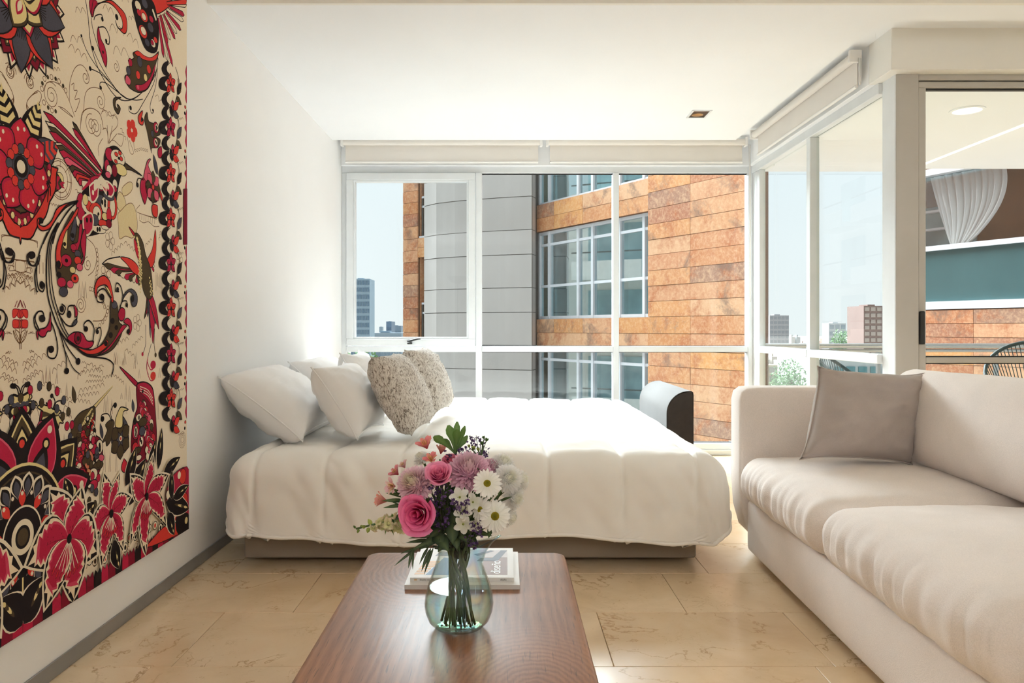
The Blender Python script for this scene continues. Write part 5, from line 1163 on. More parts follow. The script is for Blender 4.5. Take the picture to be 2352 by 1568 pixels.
# ---- trailing stems and the big paisley swirl
q.q = 3
for off, w in ((0, .0055), (28, .004), (52, .004)): q.line([(590+off*.3, -40), (510+off*.6, 120), (475+off*.7, 300), (470+off, 560), (490+off*1.2, 760), (540+off*1.3, 930), (600+off*1.2, 1080), (690+off, 1210), (800, 1290)], w)
q.line([(480, 60), (400, 260), (365, 450), (380, 640), (430, 690), (450, 620), (420, 590)], .0045); q.dot((420, 620), .018, BK)
q.line([(400, 300), (380, 400), (310, 410), (275, 330), (310, 270)], .0045); q.dot((320, 300), .026, BK, ry=.032)
q.line([(0, 260), (40, 370), (110, 370), (130, 290), (90, 235)], .0045); q.dot((85, 275), .024, BK, ry=.03)
q.line([(0, 300), (40, 480), (20, 640), (0, 660)], .0045)
q.blob([(510, 900), (500, 1000), (460, 1070), (380, 1095), (400, 1160), (450, 1165), (480, 1110), (520, 1090)], CR); q.line([(400, 1110), (350, 990), (370, 910), (430, 905), (450, 1000)], .0045); q.dot((424, 975), .028, BK, ry=.034)
q.blob([(0, 1110), (20, 1120), (10, 1190), (0, 1200)], CR, .003); q.line([(0, 890), (50, 960), (40, 1050), (0, 1110)], .004)
q.line([(520, 1010), (560, 1120), (590, 1290), (560, 1390), (490, 1380), (485, 1290), (520, 1270)], .0045); q.dot((520, 1300), .026, BK, ry=.034)
q.line([(600, 1090), (650, 1260), (680, 1400), (684, 1520)], .004); q.dot((684, 1530), .024, BK, ry=.03)
q.line([(610, 1110), (700, 1290), (800, 1420)], .004); q.dot((805, 1428), .024, BK, ry=.034)
q.line([(640, 1250), (740, 1480), (820, 1560)], .003)
q.line([(580, 900), (640, 930), (670, 860), (630, 820)], .0045); q.dot((632, 872), .016, BK)
q.line([(600, 930), (680, 1040), (760, 1050), (790, 990), (790, 900), (760, 840), (700, 850), (700, 930)], .0045); q.dot((710, 930), .018, BK); q.blob([(760, 830), (790, 870), (800, 930), (775, 960), (770, 890)], CR, .003); q.blob([(740, 1045), (780, 980), (795, 1010), (770, 1045)], NV, .003)
q.line([(790, 1290), (900, 1370), (1100, 1400), (1180, 1460), (1170, 1560)], .005); q.line([(1170, 1540), (1160, 1590)], .004)
q.blob([(690, 1180), (760, 1120), (850, 1130), (900, 1210), (970, 1215), (940, 1280), (850, 1290), (740, 1230)], CR); q.dot((800, 1180), .03, DR, .003); q.dot((805, 1185), .012, BK)
q.line([(960, 1230), (975, 1080), (920, 995), (865, 1040), (900, 1110)], .0045); q.dot((888, 1085), .022, BK, ry=.028); q.line([(1010, 1270), (1050, 1150), (1040, 1070), (1000, 1090)], .004); q.dot((1010, 1115), .017, BK, ry=.024)
q.blob([(780, 1270), (900, 1300), (1010, 1290), (1090, 1190), (1140, 1060), (1150, 800), (1180, 780), (1220, 830), (1230, 900), (1240, 1010), (1280, 1060), (1250, 1180), (1160, 1310), (1010, 1370), (880, 1350)], OL)
q.blob([(800, 1280), (930, 1310), (1060, 1250), (1110, 1200), (1120, 1260), (1020, 1340), (900, 1350)], RE, .003); q.blob([(1010, 1365), (1130, 1300), (1230, 1170), (1300, 1080), (1320, 1050), (1270, 1050), (1200, 1180), (1110, 1290)], CR, .003)
for x, y, r in ((1170, 1000, .024), (1210, 1070, .02), (1150, 1150, .024), (1190, 830, .024), (1100, 1240, .02)): q.dot((x, y), r, NV if y < 900 else BK, .002, ry=r*1.2)
q.blob([(1160, 800), (1140, 700), (1100, 620), (1010, 650), (1000, 760), (980, 660), (1010, 560), (1080, 520), (1140, 580), (1170, 700), (1180, 790)], RE); q.line([(1150, 760), (1080, 660), (1010, 700), (1010, 790), (1070, 800), (1080, 740)], .0045); q.dot((1058, 745), .028, BK, ry=.034); q.blob([(1090, 630), (1130, 660), (1165, 760), (1130, 700)], YE, .0025)
q.blob([(1230, 920), (1260, 860), (1300, 880), (1300, 960), (1270, 1000), (1240, 980)], CR, .003); q.blob([(1290, 1000), (1330, 970), (1370, 1010), (1375, 1090), (1345, 1150), (1350, 1060), (1310, 1030)], CR, .003); q.dot((1340, 1110), .022, BK, ry=.028); q.line([(1250, 880), (1270, 800), (1320, 790), (1330, 860)], .004); q.dot((1322, 830), .013, BK)
q.line([(1250, 850), (1280, 760), (1260, 640), (1215, 600), (1200, 680), (1240, 690)], .0045); q.dot((1225, 665), .013, BK); q.blob([(1270, 800), (1300, 710), (1370, 660), (1430, 720), (1430, 820), (1390, 850), (1370, 780), (1400, 740), (1350, 690), (1300, 740)], NV, .003); q.dot((1382, 765), .02, BK)
for x, y, r in ((172, 925, 1), (245, 925, -1)):
    q.blob([(x-30, y-40), (x+28, y-40), (x+28 if r > 0 else x+30, y+40), (x-2, y+30)], RE, .002, DR)
    q.blob([(x-28, y+70), (x+28, y+70), (x+26, y+145), (x-28, y+140)], RE, .002, DR)
q.line([(205, 960), (205, 1300)], .0025, LN, 0, 1); q.line([(205, 1240), (140, 1100), (190, 1130), (205, 1240), (270, 1100), (250, 1180), (205, 1240)], .0022, LN); q.line([(165, 860), (195, 780), (215, 850), (230, 790), (255, 860)], .003, DR, 0, 1)
q.flush('printed_scrolls')
# ---- diving hummingbird
q.q = 3
q.blob([(1350, 0), (1420, 80), (1430, 120), (1390, 80)], SC, .003)
for i in range(9): q.feather((1490-i*6, 470+i*5), (lerp(1075, 1470, (i/8)**.8), lerp(400, 620, (i/8)**.7)), .03, .034, (CM, CR, OL)[i % 3] if i else OL, .03, .002)
q.blob([(1260, 325), (1360, 340), (1440, 410), (1470, 520), (1400, 490), (1330, 400)], RE, .003); q.line([(1065, 400), (1130, 345), (1260, 320)], .004)
for i in range(6): q.feather((1580, 420-i*4), (1635-i*3, 200+i*55), .012, .020, (RE, CM, CR)[i % 3], 0, .002)
q.blob([(1540, 370), (1600, 240), (1632, 30), (1640, 250), (1600, 430)], RE, .003)
q.blob([(1500, 640), (1540, 740), (1520, 960), (1560, 900), (1590, 1110), (1610, 1240), (1630, 1000), (1670, 1090), (1650, 900), (1600, 730)], CR, .003)
for t in ((1515, 980), (1550, 960), (1580, 1180), (1640, 1040), (1660, 1060)): q.feather((1560, 740), t, .02, .012, (OL, SC, NV)[t[0] % 3], 0, .002)
q.blob([(1410, 80), (1450, 80), (1500, 170), (1530, 300), (1580, 440), (1600, 600), (1600, 730), (1560, 770), (1510, 700), (1480, 560), (1450, 350), (1420, 180)], OL, .003); q.blob([(1405, 130), (1440, 200), (1460, 360), (1420, 260)], SC, .002)
for i in range(70):
    f = (i*.618) % 1; g = (i*.377) % 1; x = lerp(1425, 1530, f)+40*f*g+(g-.5)*80*(.4+f); y = 110+620*f; q.dot((x, y), .0042, YE, n=6)
for a in ([(1530, 1040), (1530, 1240), (1500, 1350)], [(1590, 1240), (1550, 1400), (1540, 1500), (1560, 1568)], [(1625, 1080), (1620, 1260), (1640, 1360)]): q.line(a, .003)
q.dot((1497, 1352), .012, CR); q.dot((1635, 1360), .014, OL); q.q = 4
q.line([(1650, 0), (1640, 140), (1680, 260), (1730, 240), (1730, 170)], .004, CR); q.dot((1710, 210), .028, RE, ry=.034); q.line([(1640, 40), (1680, 140), (1725, 110), (1725, 50)], .004, CR); q.dot((1710, 85), .028, CR, ry=.034)
q.flush('printed_diving_hummingbird')
# ---- border on the right: scalloped black line, red four-petal flowers, vine
q.q = 0
ys = [194, 295, 400, 503, 606, 709, 815, 917]
for i, y in enumerate(ys):
    for k, dy in enumerate((-36, -2, 34)):
        q.blob([(385, y+dy-17), (374+(k == 1)*-7, y+dy-14), (368-(k == 1)*7, y+dy), (374-(k == 1)*7, y+dy+14), (386, y+dy+16), (380-(k == 1)*4, y+dy)], BK, 0)
        q.line([(388, y+dy-15), (378-(k == 1)*5, y+dy), (389, y+dy+15)], .0025)
    for dx, dy, w in ((0, -24, .026), (0, 26, .026), (-8, -9, .026), (8.5, -9, .026), (-7, 16, .024), (7, 16, .024)):
        if abs(dx) < 1 and dy > 0: continue
        q.leaf((389+dx*.15, y+dy*.15), (389+dx*1.25, y+dy*1.12), w, CR if i in (1, 4, 6) else RE, .003); q.dot((389+dx*.75, y+dy*.7), .0045, DR)
    q.dot((389, y), .011, CM, .003); q.dot((389, y), .005, BK)
    q.leaf((394, y+36), (395, y+62), .026, CR, .0025); q.dot((394.6, y+50), .005, BK)
    q.line([(400, y-40), (408, y-10), (404, y+24), (396, y+52), (392, y+76)], .003)
    for x0, y0, x1, y1, c in ((404, y+22, 414, y-4, NV if i % 2 else BK), (402, y+30, 414, y+46, OL), (396, y+58, 408, y+40, RE), (393, y+74, 388, y+46, BK), (394, y+66, 408, y+74, NV if i % 2 == 0 else RE)): q.leaf((x0, y0), (x1, y1), .028, c, .0022)
    q.spiral((411, y+16), .020, 1.4, 0, 1, .0016, LN); q.cloud((404, y+84), (418, y+80), 4, .0016)
    q.blob([(428, y-40), (423.5, y-30), (425.5, y-12), (421.5, y-2), (425.5, y+10), (423, y+30), (428, y+40)], CR, .0022)
    q.dot((423, y+52), .010, RE, .002, ry=.014); q.dot((422, y+66), .007, BK)
q.blob([(418, 434), (428, 434), (428, 562), (418, 562)], DR, .003, smooth=False)
q.flush('printed_border')
# ---- little flowers around the main bird's beak
q.q = 2
q.blob([(1600, 830), (1640, 640), (1680, 615), (1650, 680), (1690, 800), (1660, 900)], PK, .003); q.blob([(1580, 830), (1560, 950), (1600, 1100), (1620, 1110), (1640, 1000), (1620, 860)], CR, .003); q.blob([(1620, 900), (1690, 810), (1760, 870), (1785, 1000), (1740, 1095), (1660, 1060)], DR, .004)
for i in range(8):
    c = q.T((1705, 930)); a = i*PI/4; q.leaf((c[0]+.012*math.cos(a), c[1]+.012*math.sin(a)), (c[0]+.058*math.cos(a), c[1]+.058*math.sin(a)), .036, PK if i % 2 else OL, .002, BK, 0, 1, True)
q.dot((1705, 930), .016, RE, .002); q.line([(1600, 850), (1540, 830), (1520, 890)], .004); q.dot((1530, 905), .014, BK)
q.blob([(1640, 90), (1660, 190), (1750, 230), (1790, 330), (1740, 360), (1790, 400), (1760, 480), (1690, 490), (1690, 540), (1640, 300), (1610, 170)], OL, .003); q.dot((1740, 260), .032, CR, .003); q.dot((1748, 262), .02, CM); q.dot((1735, 430), .03, CR, .003); q.dot((1740, 425), .02, CM); q.dot((1700, 330), .02, NV, .002)
for x, y in ((1742, 250), (1752, 262), (1744, 278), (1735, 415), (1745, 435)): q.dot((x, y), .005, BK)
q.leaf((1770, 600), (1800, 470), .034, CR, .003); q.leaf((1755, 790), (1710, 560), .024, NV, .002); q.leaf((1700, 1240), (1755, 1140), .05, RE, .003); q.leaf((1810, 1085), (1780, 960), .016, RE, .002)
for i in range(5):
    c = q.T((1470, 290)); a = i*1.2566; q.pm([(c[0]+.022*math.cos(a)+.017*math.cos(k*.7), c[1]+.022*math.sin(a)+.017*math.sin(k*.7)) for k in range(9)], RE)
q.dot((1470, 290), .008, CM); q.line([(1480, 330), (1500, 520)], .002, LN)
q.blob([(1590, 70), (1540, 130), (1550, 210), (1590, 230), (1600, 170), (1570, 190)], RE, .003); q.dot((1584, 165), .016, BK, ry=.022)
for pts in ([(500, 860), (540, 930), (545, 1030)], [(500, 880), (520, 960), (510, 1100)], [(520, 850), (550, 890)]): q.line(pts, .007, BK, .6)
q.flush('printed_small_blossoms')
# ---- tulips and perched hummingbirds
q.q = 4
q.blob([(115, 570), (330, 530), (310, 700), (290, 800), (220, 850), (150, 800), (120, 680)], BK, .004)
for x, y, w, h, c in ((175, 700, .026, .06, CM), (275, 710, .026, .06, CM), (195, 640, .018, .06, CR), (255, 640, .018, .06, CR), (222, 760, .03, .06, RE), (160, 790, .012, .03, CM), (285, 790, .012, .03, CM), (160, 590, .014, .03, YE), (285, 585, .014, .03, YE)): q.dot((x, y), w, c, .0022, ry=h*.7)
q.blob([(30, 610), (60, 540), (120, 520), (100, 470), (130, 420), (220, 440), (310, 400), (340, 450), (310, 490), (380, 500), (395, 545), (310, 520), (220, 550), (120, 560)], YE, .004); q.blob([(130, 545), (180, 505), (220, 530), (290, 490), (300, 530), (220, 560)], NV, 0)
for a, b in (([(215, 430), (190, 340), (140, 310)], (140, 325)), ([(228, 420), (250, 340), (300, 290)], (298, 302))): q.line(a, .004); q.dot(b, .018, BK, ry=.024)
q.blob([(455, 590), (420, 750), (405, 880), (430, 950), (500, 950), (590, 850), (650, 740), (560, 690)], DR, .004)
for x, y, w, h, c in ((520, 720, .03, .07, NV), (580, 740, .03, .05, CM), (540, 820, .035, .06, CM), (490, 880, .035, .05, NV), (440, 790, .022, .06, PK), (430, 900, .02, .04, CM), (462, 925, .02, .03, CM), (600, 780, .02, .05, NV)): q.dot((x, y), w, c, .002, ry=h*.7)
q.dot((455, 840), .034, BK); q.dot((456, 842), .024, RE)
q.blob([(400, 565), (450, 530), (510, 545), (500, 510), (570, 580), (640, 590), (670, 620), (640, 650), (695, 740), (650, 740), (640, 800), (620, 740), (540, 680), (450, 710), (470, 620)], YE, .004); q.blob([(470, 610), (560, 640), (650, 650), (600, 670), (520, 665), (460, 670)], OL, 0)
for a, b in (([(570, 590), (600, 500), (570, 430)], (563, 435)), ([(580, 580), (620, 500), (690, 490)], (682, 505))): q.line(a, .004); q.dot(b, .016, BK, ry=.022)
q.blob([(1250, 820), (1320, 790), (1400, 800), (1435, 900), (1420, 1020), (1360, 1090), (1290, 1070), (1240, 960)], NV, .004); q.blob([(1360, 660), (1430, 800), (1300, 790)], NV, .003)
for i in range(6):
    c = q.T((1340, 920)); a = PI/2+i*PI/3; q.leaf((c[0]+.015*math.cos(a), c[1]+.015*math.sin(a)), (c[0]+.066*math.cos(a), c[1]+.066*math.sin(a)), .046, OL, .003, BK, 0, 1, True)
q.dot((1343, 915), .018, CM, .003); q.dot((1343, 915), .008, RE)
q.blob([(1250, 830), (1230, 940), (1185, 1000), (1170, 940), (1130, 970), (1190, 830), (1170, 760), (1240, 700), (1270, 740)], OL, .003); q.blob([(1290, 790), (1280, 720), (1310, 620), (1350, 560), (1430, 590), (1370, 620), (1360, 780)], YE, .004)
for a, b in (([(1240, 720), (1200, 640), (1130, 650), (1125, 710)], (1137, 695)), ([(1250, 720), (1230, 620), (1270, 520)], (1280, 540))): q.line(a, .004); q.dot(b, .022, BK, ry=.03)
q.leaf((1390, 1300), (1380, 1140), .04, SC, .003); q.leaf((1140, 920), (1110, 740), .018, NV, .001); q.leaf((1490, 620), (1475, 470), .02, NV, .001); q.leaf((830, 520), (800, 320), .022, OL, .001)
def scales(poly_fn, n, cols, L, w, ang, seed):
    r = random.Random(seed)
    for i in range(n):
        x, y = poly_fn(r, i/n); a = ang+r.uniform(-.25, .25); q.leaf((x, y), (x+L*math.cos(a), y+L*math.sin(a)*1.2), w, cols[r.randrange(len(cols))], .0018)
# left bird
q.line([(1030, 580), (1250, 330)], .016, BK, .75); q.line([(1032, 578), (1255, 322)], .010, YE, .7)
q.blob([(800, 960), (780, 860), (800, 740), (880, 630), (980, 580), (1050, 560), (1055, 700), (1050, 860), (1120, 930), (1140, 1100), (1120, 1240), (1050, 1380), (960, 1480), (860, 1560), (720, 1560), (740, 1300), (780, 1090)], DR, .004)
q.blob([(800, 960), (780, 860), (800, 740), (880, 630), (980, 580), (1045, 560), (1050, 640), (1000, 740), (900, 830), (830, 930)], OL, .002)
for i in range(60): q.dot((lerp(800, 1030, (i*.618) % 1), lerp(930, 600, (i*.618) % 1)+((i*.377) % 1-.35)*170*(.5+.5*math.sin(PI*((i*.618) % 1)))), .0036, YE, n=6)
q.dot((966, 700), .018, BK); q.dot((968, 692), .006, CM)
scales(lambda r, f: (lerp(960, 760, f)+r.uniform(-60, 90), lerp(760, 1520, f)), 95, (CR, CR, SC, DR, RE, CM, OL), 95, .026, 1.95, 4); scales(lambda r, f: (1020+r.uniform(-20, 25), lerp(690, 900, f)), 14, (RE, CM, CR, BK), 70, .018, 1.6, 5)
for x, y, w, h, c in ((1095, 1010, .028, .07, CM), (1030, 1030, .026, .055, CR), (1000, 1000, .018, .03, CM), (1105, 1140, .03, .04, PK), (1040, 1160, .032, .05, CM), (1080, 1220, .04, .04, OL), (960, 1160, .04, .05, OL), (1020, 1320, .034, .06, CM), (1060, 1110, .02, .03, NV), (900, 1400, .05, .06, CR), (1020, 1440, .034, .05, CR), (980, 1450, .015, .02, CM)): q.dot((x, y), w, c, .003, ry=h*.75)
for x, y in ((1095, 990), (1098, 1010), (1098, 1040), (1035, 1150), (1045, 1170), (1010, 1310), (1025, 1335)): q.dot((x, y), .005, BK, ry=.008)
q.line([(940, 1050), (1000, 1090), (1010, 1180), (960, 1240), (930, 1200)], .014, BK); q.line([(940, 1050), (1000, 1090), (1008, 1180), (960, 1236), (934, 1200)], .009, srgb(196, 112, 84)); q.line([(950, 1270), (990, 1300), (960, 1400)], .010, srgb(206, 140, 100), .6)
# right bird
q.blob([(1340, 125), (1360, 125), (1540, 290), (1520, 330), (1440, 250)], CR, .003)
q.blob([(1530, 300), (1620, 280), (1700, 340), (1725, 480), (1740, 680), (1750, 900), (1730, 1080), (1640, 1180), (1500, 1190), (1460, 1060), (1470, 820), (1500, 660), (1530, 560), (1520, 420)], DR, .004)
q.blob([(1530, 310), (1620, 285), (1695, 345), (1722, 480), (1715, 560), (1640, 470), (1570, 400)], CR, .002)
for k in range(3): q.line([(1560, 330+k*25), (1650, 370+k*30), (1705, 460+k*34)], .003, CM)
q.dot((1592, 385), .011, BK)
scales(lambda r, f: (lerp(1600, 1680, f)+r.uniform(-40, 50), lerp(480, 1100, f)), 62, (CR, SC, PK, CR, CM, OL), 80, .024, 1.35, 7)
for x, y, w, h, c in ((1545, 680, .028, .04, CM), (1590, 730, .04, .05, OL), (1510, 830, .034, .09, CR), (1510, 840, .018, .06, CM), (1565, 940, .034, .08, CR), (1570, 950, .02, .055, CM), (1500, 1010, .026, .05, SC), (1530, 1050, .03, .035, OL), (1580, 830, .03, .05, NV), (1490, 1110, .02, .05, CR), (1540, 1130, .026, .03, CM), (1500, 720, .02, .05, BK)): q.dot((x, y), w, c, .003, ry=h*.75)
for x, y in ((1508, 820), (1510, 845), (1508, 868), (1560, 930), (1572, 955), (1545, 680)): q.dot((x, y), .005, BK, ry=.008)
q.flush('printed_perched_hummingbirds')
# ---- sunburst at the bottom of the axis
q.q = 5; q.mir = False
sc_ = (AX, q.T((153, 615))[1])
def Sp(r, a): return (sc_[0]+r*math.cos(a), sc_[1]+r*math.sin(a))
def rl(a, r0, r1, w, col, ol=.005, olc=BK, sh=.8): q.leaf(Sp(r0, a), Sp(r1, a), w, col, ol, olc, 0, sh, True)
for i in range(34):
    a = lerp(-.15, PI+.15, i/33)
    for r_, k in ((.315+.035*abs(math.sin((a-PI/2)*4)), 0), (.345+.05*abs(math.sin((a-PI/2)*4)), 1)):
        c = Sp(r_, a+k*.05); q.pm([(c[0]+.011*math.cos(t*.7), c[1]+.013*math.sin(t*.7)) for t in range(9)], (NV, CR, OL)[(i+k) % 3], .002)
for k in range(-2, 3):
    a = PI/2+k*.86; rl(a, .10, .335, .165, BK, 0)
    rl(a, .12, .31, .12, OL, .006, YE); rl(a, .14, .28, .085, YE, .008); q.sm([Sp(.16, a), Sp(.235, a)], .008, BK); c = Sp(.238, a); q.pm([(c[0]+.018*math.cos(t*.5), c[1]+.018*math.sin(t*.5)) for t in range(13)], BK); q.pm([(c[0]+.011*math.cos(t*.5), c[1]+.011*math.sin(t*.5)) for t in range(13)], RE)
for k in (-2, -1, 0, 1):
    a = PI/2+(k+.5)*.86; rl(a, .10, .335, .18, BK, 0); rl(a, .12, .318, .125, PK, 0); rl(a, .12, .312, .115, CR, 0)
    rl(a, .12, .245, .075, BK, 0); rl(a, .135, .22, .05, NV, 0); c = Sp(.245, a); q.pm([(c[0]+.017*math.cos(t*.5), c[1]+.017*math.sin(t*.5)) for t in range(13)], BK); q.pm([(c[0]+.010*math.cos(t*.5), c[1]+.010*math.sin(t*.5)) for t in range(13)], YE); c = Sp(.285, a); q.pm([(c[0]+.011*math.cos(t*.5), c[1]+.011*math.sin(t*.5)) for t in range(13)], CM)
def disc(r, col): q.pm([Sp(r, 2*PI*i/40) for i in range(40)], col)
disc(.188, YE); disc(.180, BK); disc(.165, OL); disc(.160, BK)
for i in range(18):
    a = i*PI/9
    for rr_, w, c in ((.165, .05, CM), (.158, .036, BK), (.150, .024, NV)): rl(a, .10, rr_, w, c, 0, sh=1.3)
    rl(a+PI/18, .075, .122, .03, CR if i % 2 else RE, .002, BK, 1.1) if i % 2 == 0 else None
    c = Sp(.112, a+PI/18); q.pm([(c[0]+.006*math.cos(t), c[1]+.006*math.sin(t)) for t in range(7)], CM)
disc(.080, CM); disc(.075, BK); disc(.045, CM); disc(.030, BK); disc(.022, OL)
q.pm([(AX-.10, .185), (AX+.10, .185), (AX+.13, .27), (AX+.02, .325), (AX-.02, .325), (AX-.13, .27)], BK)
q.sm([(AX, .325), (AX, .275)], .006, YE)
for z, r, c in ((.258, .015, CM), (.258, .008, CR), (.222, .008, YE)): q.pm([(AX+r*math.cos(t*.5), z+r*1.3*math.sin(t*.5)) for t in range(13)], c, .002)
q.flush('printed_sunburst')
# ---- border strip along the bottom, dark leaves and lilies
for i in range(26):
    y = AX+.0+i*.042
    q.pm([(y, .182), (y+.042, .182), (y+.042, .215), (y+.034, .235), (y+.021, .222), (y+.008, .235), (y, .215)], (CR, DR, BK)[i % 3], .002)
    for dz, r in ((.262, .015),): q.pm([(y+.02+r*math.cos(t*.5), dz+.012*math.sin(i*2)+r*math.sin(t*.5)) for t in range(13)], CM, .003); q.pm([(y+.02+.007*math.cos(t*.5), dz+.012*math.sin(i*2)+.008*math.sin(t*.5)) for t in range(13)], RE if i % 2 else BK)
for i in range(8): q.spiral((600+i*70, 880-i*28), .03, 1.6, i, 1 if i % 2 else -1, .0022, LN)
q.blob([(1180, 700), (1380, 620), (1530, 540), (1530, 480), (1340, 520), (1230, 620)], RE, .003); q.blob([(1390, 110), (1530, 60), (1530, 420), (1400, 400), (1330, 300)], CR, .003); q.dot((1470, 120), .05, RE, .003); q.dot((1480, 320), .055, RE, .003); q.dot((1440, 110), .024, CM); q.dot((1350, 270), .03, CM, .003); q.blob([(1420, 440), (1530, 430), (1530, 550), (1430, 590)], BK, .002); q.dot((1498, 480), .022, YE)
def dleaf(b, t, w, skew=0):
    q.leaf(b, t, w*1.12, CM, 0, BK, skew); q.leaf(b, t, w, BK, 0, BK, skew); B, T = b, t
    for k in range(5):
        f = .35+.13*k; p = (lerp(B[0], T[0], f), lerp(B[1], T[1], f)); q.leaf(p, (lerp(p[0], T[0], .55), lerp(p[1], T[1], .55)), w*.13, YE if k % 2 else OL, 0, BK, skew*.3)
for b, t, w, s in (((1040, 360), (1180, -30), .075, .05), ((1010, 200), (1100, -130), .06, -.03), ((700, 560), (720, 360), .07, .05), ((640, 500), (760, 330), .06, 0), ((560, 330), (500, 130), .05, 0), ((1330, 330), (1530, 380), .075, 0), ((1350, 420), (1400, 600), .06, 0), ((900, 640), (950, 880), .06, -.05), ((1280, 60), (1310, -280), .05, 0), ((1210, 120), (1260, -180), .055, .03), ((1390, 300), (1520, 190), .045, 0), ((60, 1300), (0, 1100), .09, 0), ((160, 1330), (330, 930), .09, .06), ((1310, 100), (1450, -40), .05, 0), ((1380, 310), (1380, 60), .045, .05)): dleaf(b, t, w, s)
def lily(c, tips, R):
    C = q.T(c); r = random.Random(int(R*999))
    for (tx, ty, w, sk) in tips:
        w *= .84; Tm = q.T((tx, ty)); dx, dy = Tm[0]-C[0], Tm[1]-C[1]; l = math.hypot(dx, dy); nx, ny = -dy/l, dx/l
        q.leaf(C, (Tm[0]+dx/l*.012, Tm[1]+dy/l*.012), w*1.15, CM, 0, BK, sk, .72, True); q.leaf(C, Tm, w*1.06, BK, 0, BK, sk, .72, True)
        def jag(wk, f0, depth, col, ph):
            A, B = [], []
            for i in range(15):
                f = i/14*.97; z = (1-depth*((i+ph) % 2)*(max(0, f-f0)/(1-f0))**.6) if f > f0 else 1; h = wk/2*math.sin(PI*f**.72)**.9*z; o = sk*l*math.sin(PI*f); ff = f*(1-(.10 if (i+ph) % 2 and f > .8 else 0))
                A.append((C[0]+dx*ff+nx*(o+h), C[1]+dy*ff+ny*(o+h))); B.append((C[0]+dx*ff+nx*(o-h), C[1]+dy*ff+ny*(o-h)))
            q.pm(A+B[-2:0:-1], col)
        jag(w*.98, .35, .35, srgb(236, 216, 186), 0)
        def red(f1, wk, col, ph):
            A, B = [], []
            for i in range(15):
                f = i/14*f1; h = wk/2*math.sin(PI*f**.72)**.9*(1-.6*((i+ph) % 2)*max(0, (f/f1-.4)*1.7)); o = sk*l*math.sin(PI*f); A.append((C[0]+dx*f+nx*(o+h), C[1]+dy*f+ny*(o+h))); B.append((C[0]+dx*f+nx*(o-h), C[1]+dy*f+ny*(o-h)))
            q.pm(A+B[-2:0:-1], col)
        red(.80, w*.84, srgb(198, 64, 88), 0); red(.71, w*.72, CR, 1)
        q.sm([(C[0]+dx*f+nx*sk*l*math.sin(PI*f), C[1]+dy*f+ny*sk*l*math.sin(PI*f)) for f in (.02, .2, .4, .55)], .004, DR, .8)
        for k in range(16):
            f = r.uniform(.12, .55); h = r.uniform(-.35, .35)*w*math.sin(PI*f); o = sk*l*math.sin(PI*f); p = (C[0]+dx*f+nx*(o+h), C[1]+dy*f+ny*(o+h)); q.pm([(p[0]+.0022*math.cos(t*1.2), p[1]+.003*math.sin(t*1.2)) for t in range(5)], DR)
    for k in range(7):
        a = -2.4+k*.22; p = (C[0]+R*.42*math.cos(a), C[1]+R*.42*math.sin(a)); q.sm([C, p], .003, CM); q.leaf((p[0]-.008, p[1]-.010), (p[0]+.008, p[1]+.012), .010, SC, .0015, BK, 0, 1, True)
    q.pm([(C[0]+.012*math.cos(t*.5), C[1]+.014*math.sin(t*.5)) for t in range(13)], BK)
lily((880, 425), [(830, 95, .085, 0), (960, 90, .06, .05), (1050, 290, .085, .05), (705, 590, .10, -.08), (975, 730, .075, .1), (800, 850, .085, -.05)], .15)
lily((1170, 285), [(1050, 110, .095, .05), (1230, -60, .08, -.03), (1350, 110, .09, .02), (1330, 530, .085, .12), (1035, 680, .075, -.08), (1160, 765, .09, -.06)], .16)
lily((530, 630), [(380, 230, .13, -.06), (640, 215, .125, -.06), (760, 760, .17, .10), (175, 850, .16, -.10), (560, 1150, .15, .08), (330, 1200, .13, -.05)], .24)
q.flush('printed_lilies')
# ================================================================ outside
def stone():
    t = NT('rust_stone'); c = t.n('TexCoord'); oi = t.n('ObjectInfo'); va = t.n('VectorMath'); va.operation = 'ADD'
    sc = t.n('VectorMath'); sc.operation = 'SCALE'; sc.inputs[0].default_value = (31, 57, 23); t.l(oi.outputs['Random'], sc.inputs['Scale'])
    t.l(c.outputs['Object'], va.inputs[0]); t.l(sc.outputs[0], va.inputs[1]); v = va.outputs[0]
    base = t.ramp(oi.outputs['Random'], [(0, srgb(216, 150, 94)), (.22, srgb(212, 156, 118)), (.4, srgb(222, 172, 132)), (.55, srgb(204, 138, 98)), (.7, srgb(226, 162, 98)), (.85, srgb(182, 112, 80)), (1, srgb(168, 128, 106))])
    big = t.noise(v, 1.9, 8, .70, .3); fine = t.noise(v, 16, 6, .8)
    k = t.mix(t.ramp(big, [(.49, (0, 0, 0)), (.62, (.8, .8, .8))]), base, srgb(186, 110, 68))
    k = t.mix(t.ramp(big, [(.30, (.8, .8, .8)), (.43, (0, 0, 0))]), k, srgb(224, 182, 142))
    k = t.mix(t.math('MULTIPLY', t.ramp(fine, [(.45, (0, 0, 0)), (.64, (1, 1, 1))]), .5), k, srgb(236, 194, 154))
    dk = t.math('MULTIPLY', t.ramp(t.noise(v, 1.0, 6, .7, .5), [(.54, (0, 0, 0)), (.63, (1, 1, 1))]), t.ramp(fine, [(.3, (.3, .3, .3)), (.6, (1, 1, 1))]))
    k = t.mix(t.math('MULTIPLY', dk, .75), k, srgb(112, 88, 80))
    t.col(k); t.bump(fine, .3, .01); return t.set(.75, 0, .3)
M['stone'] = stone()
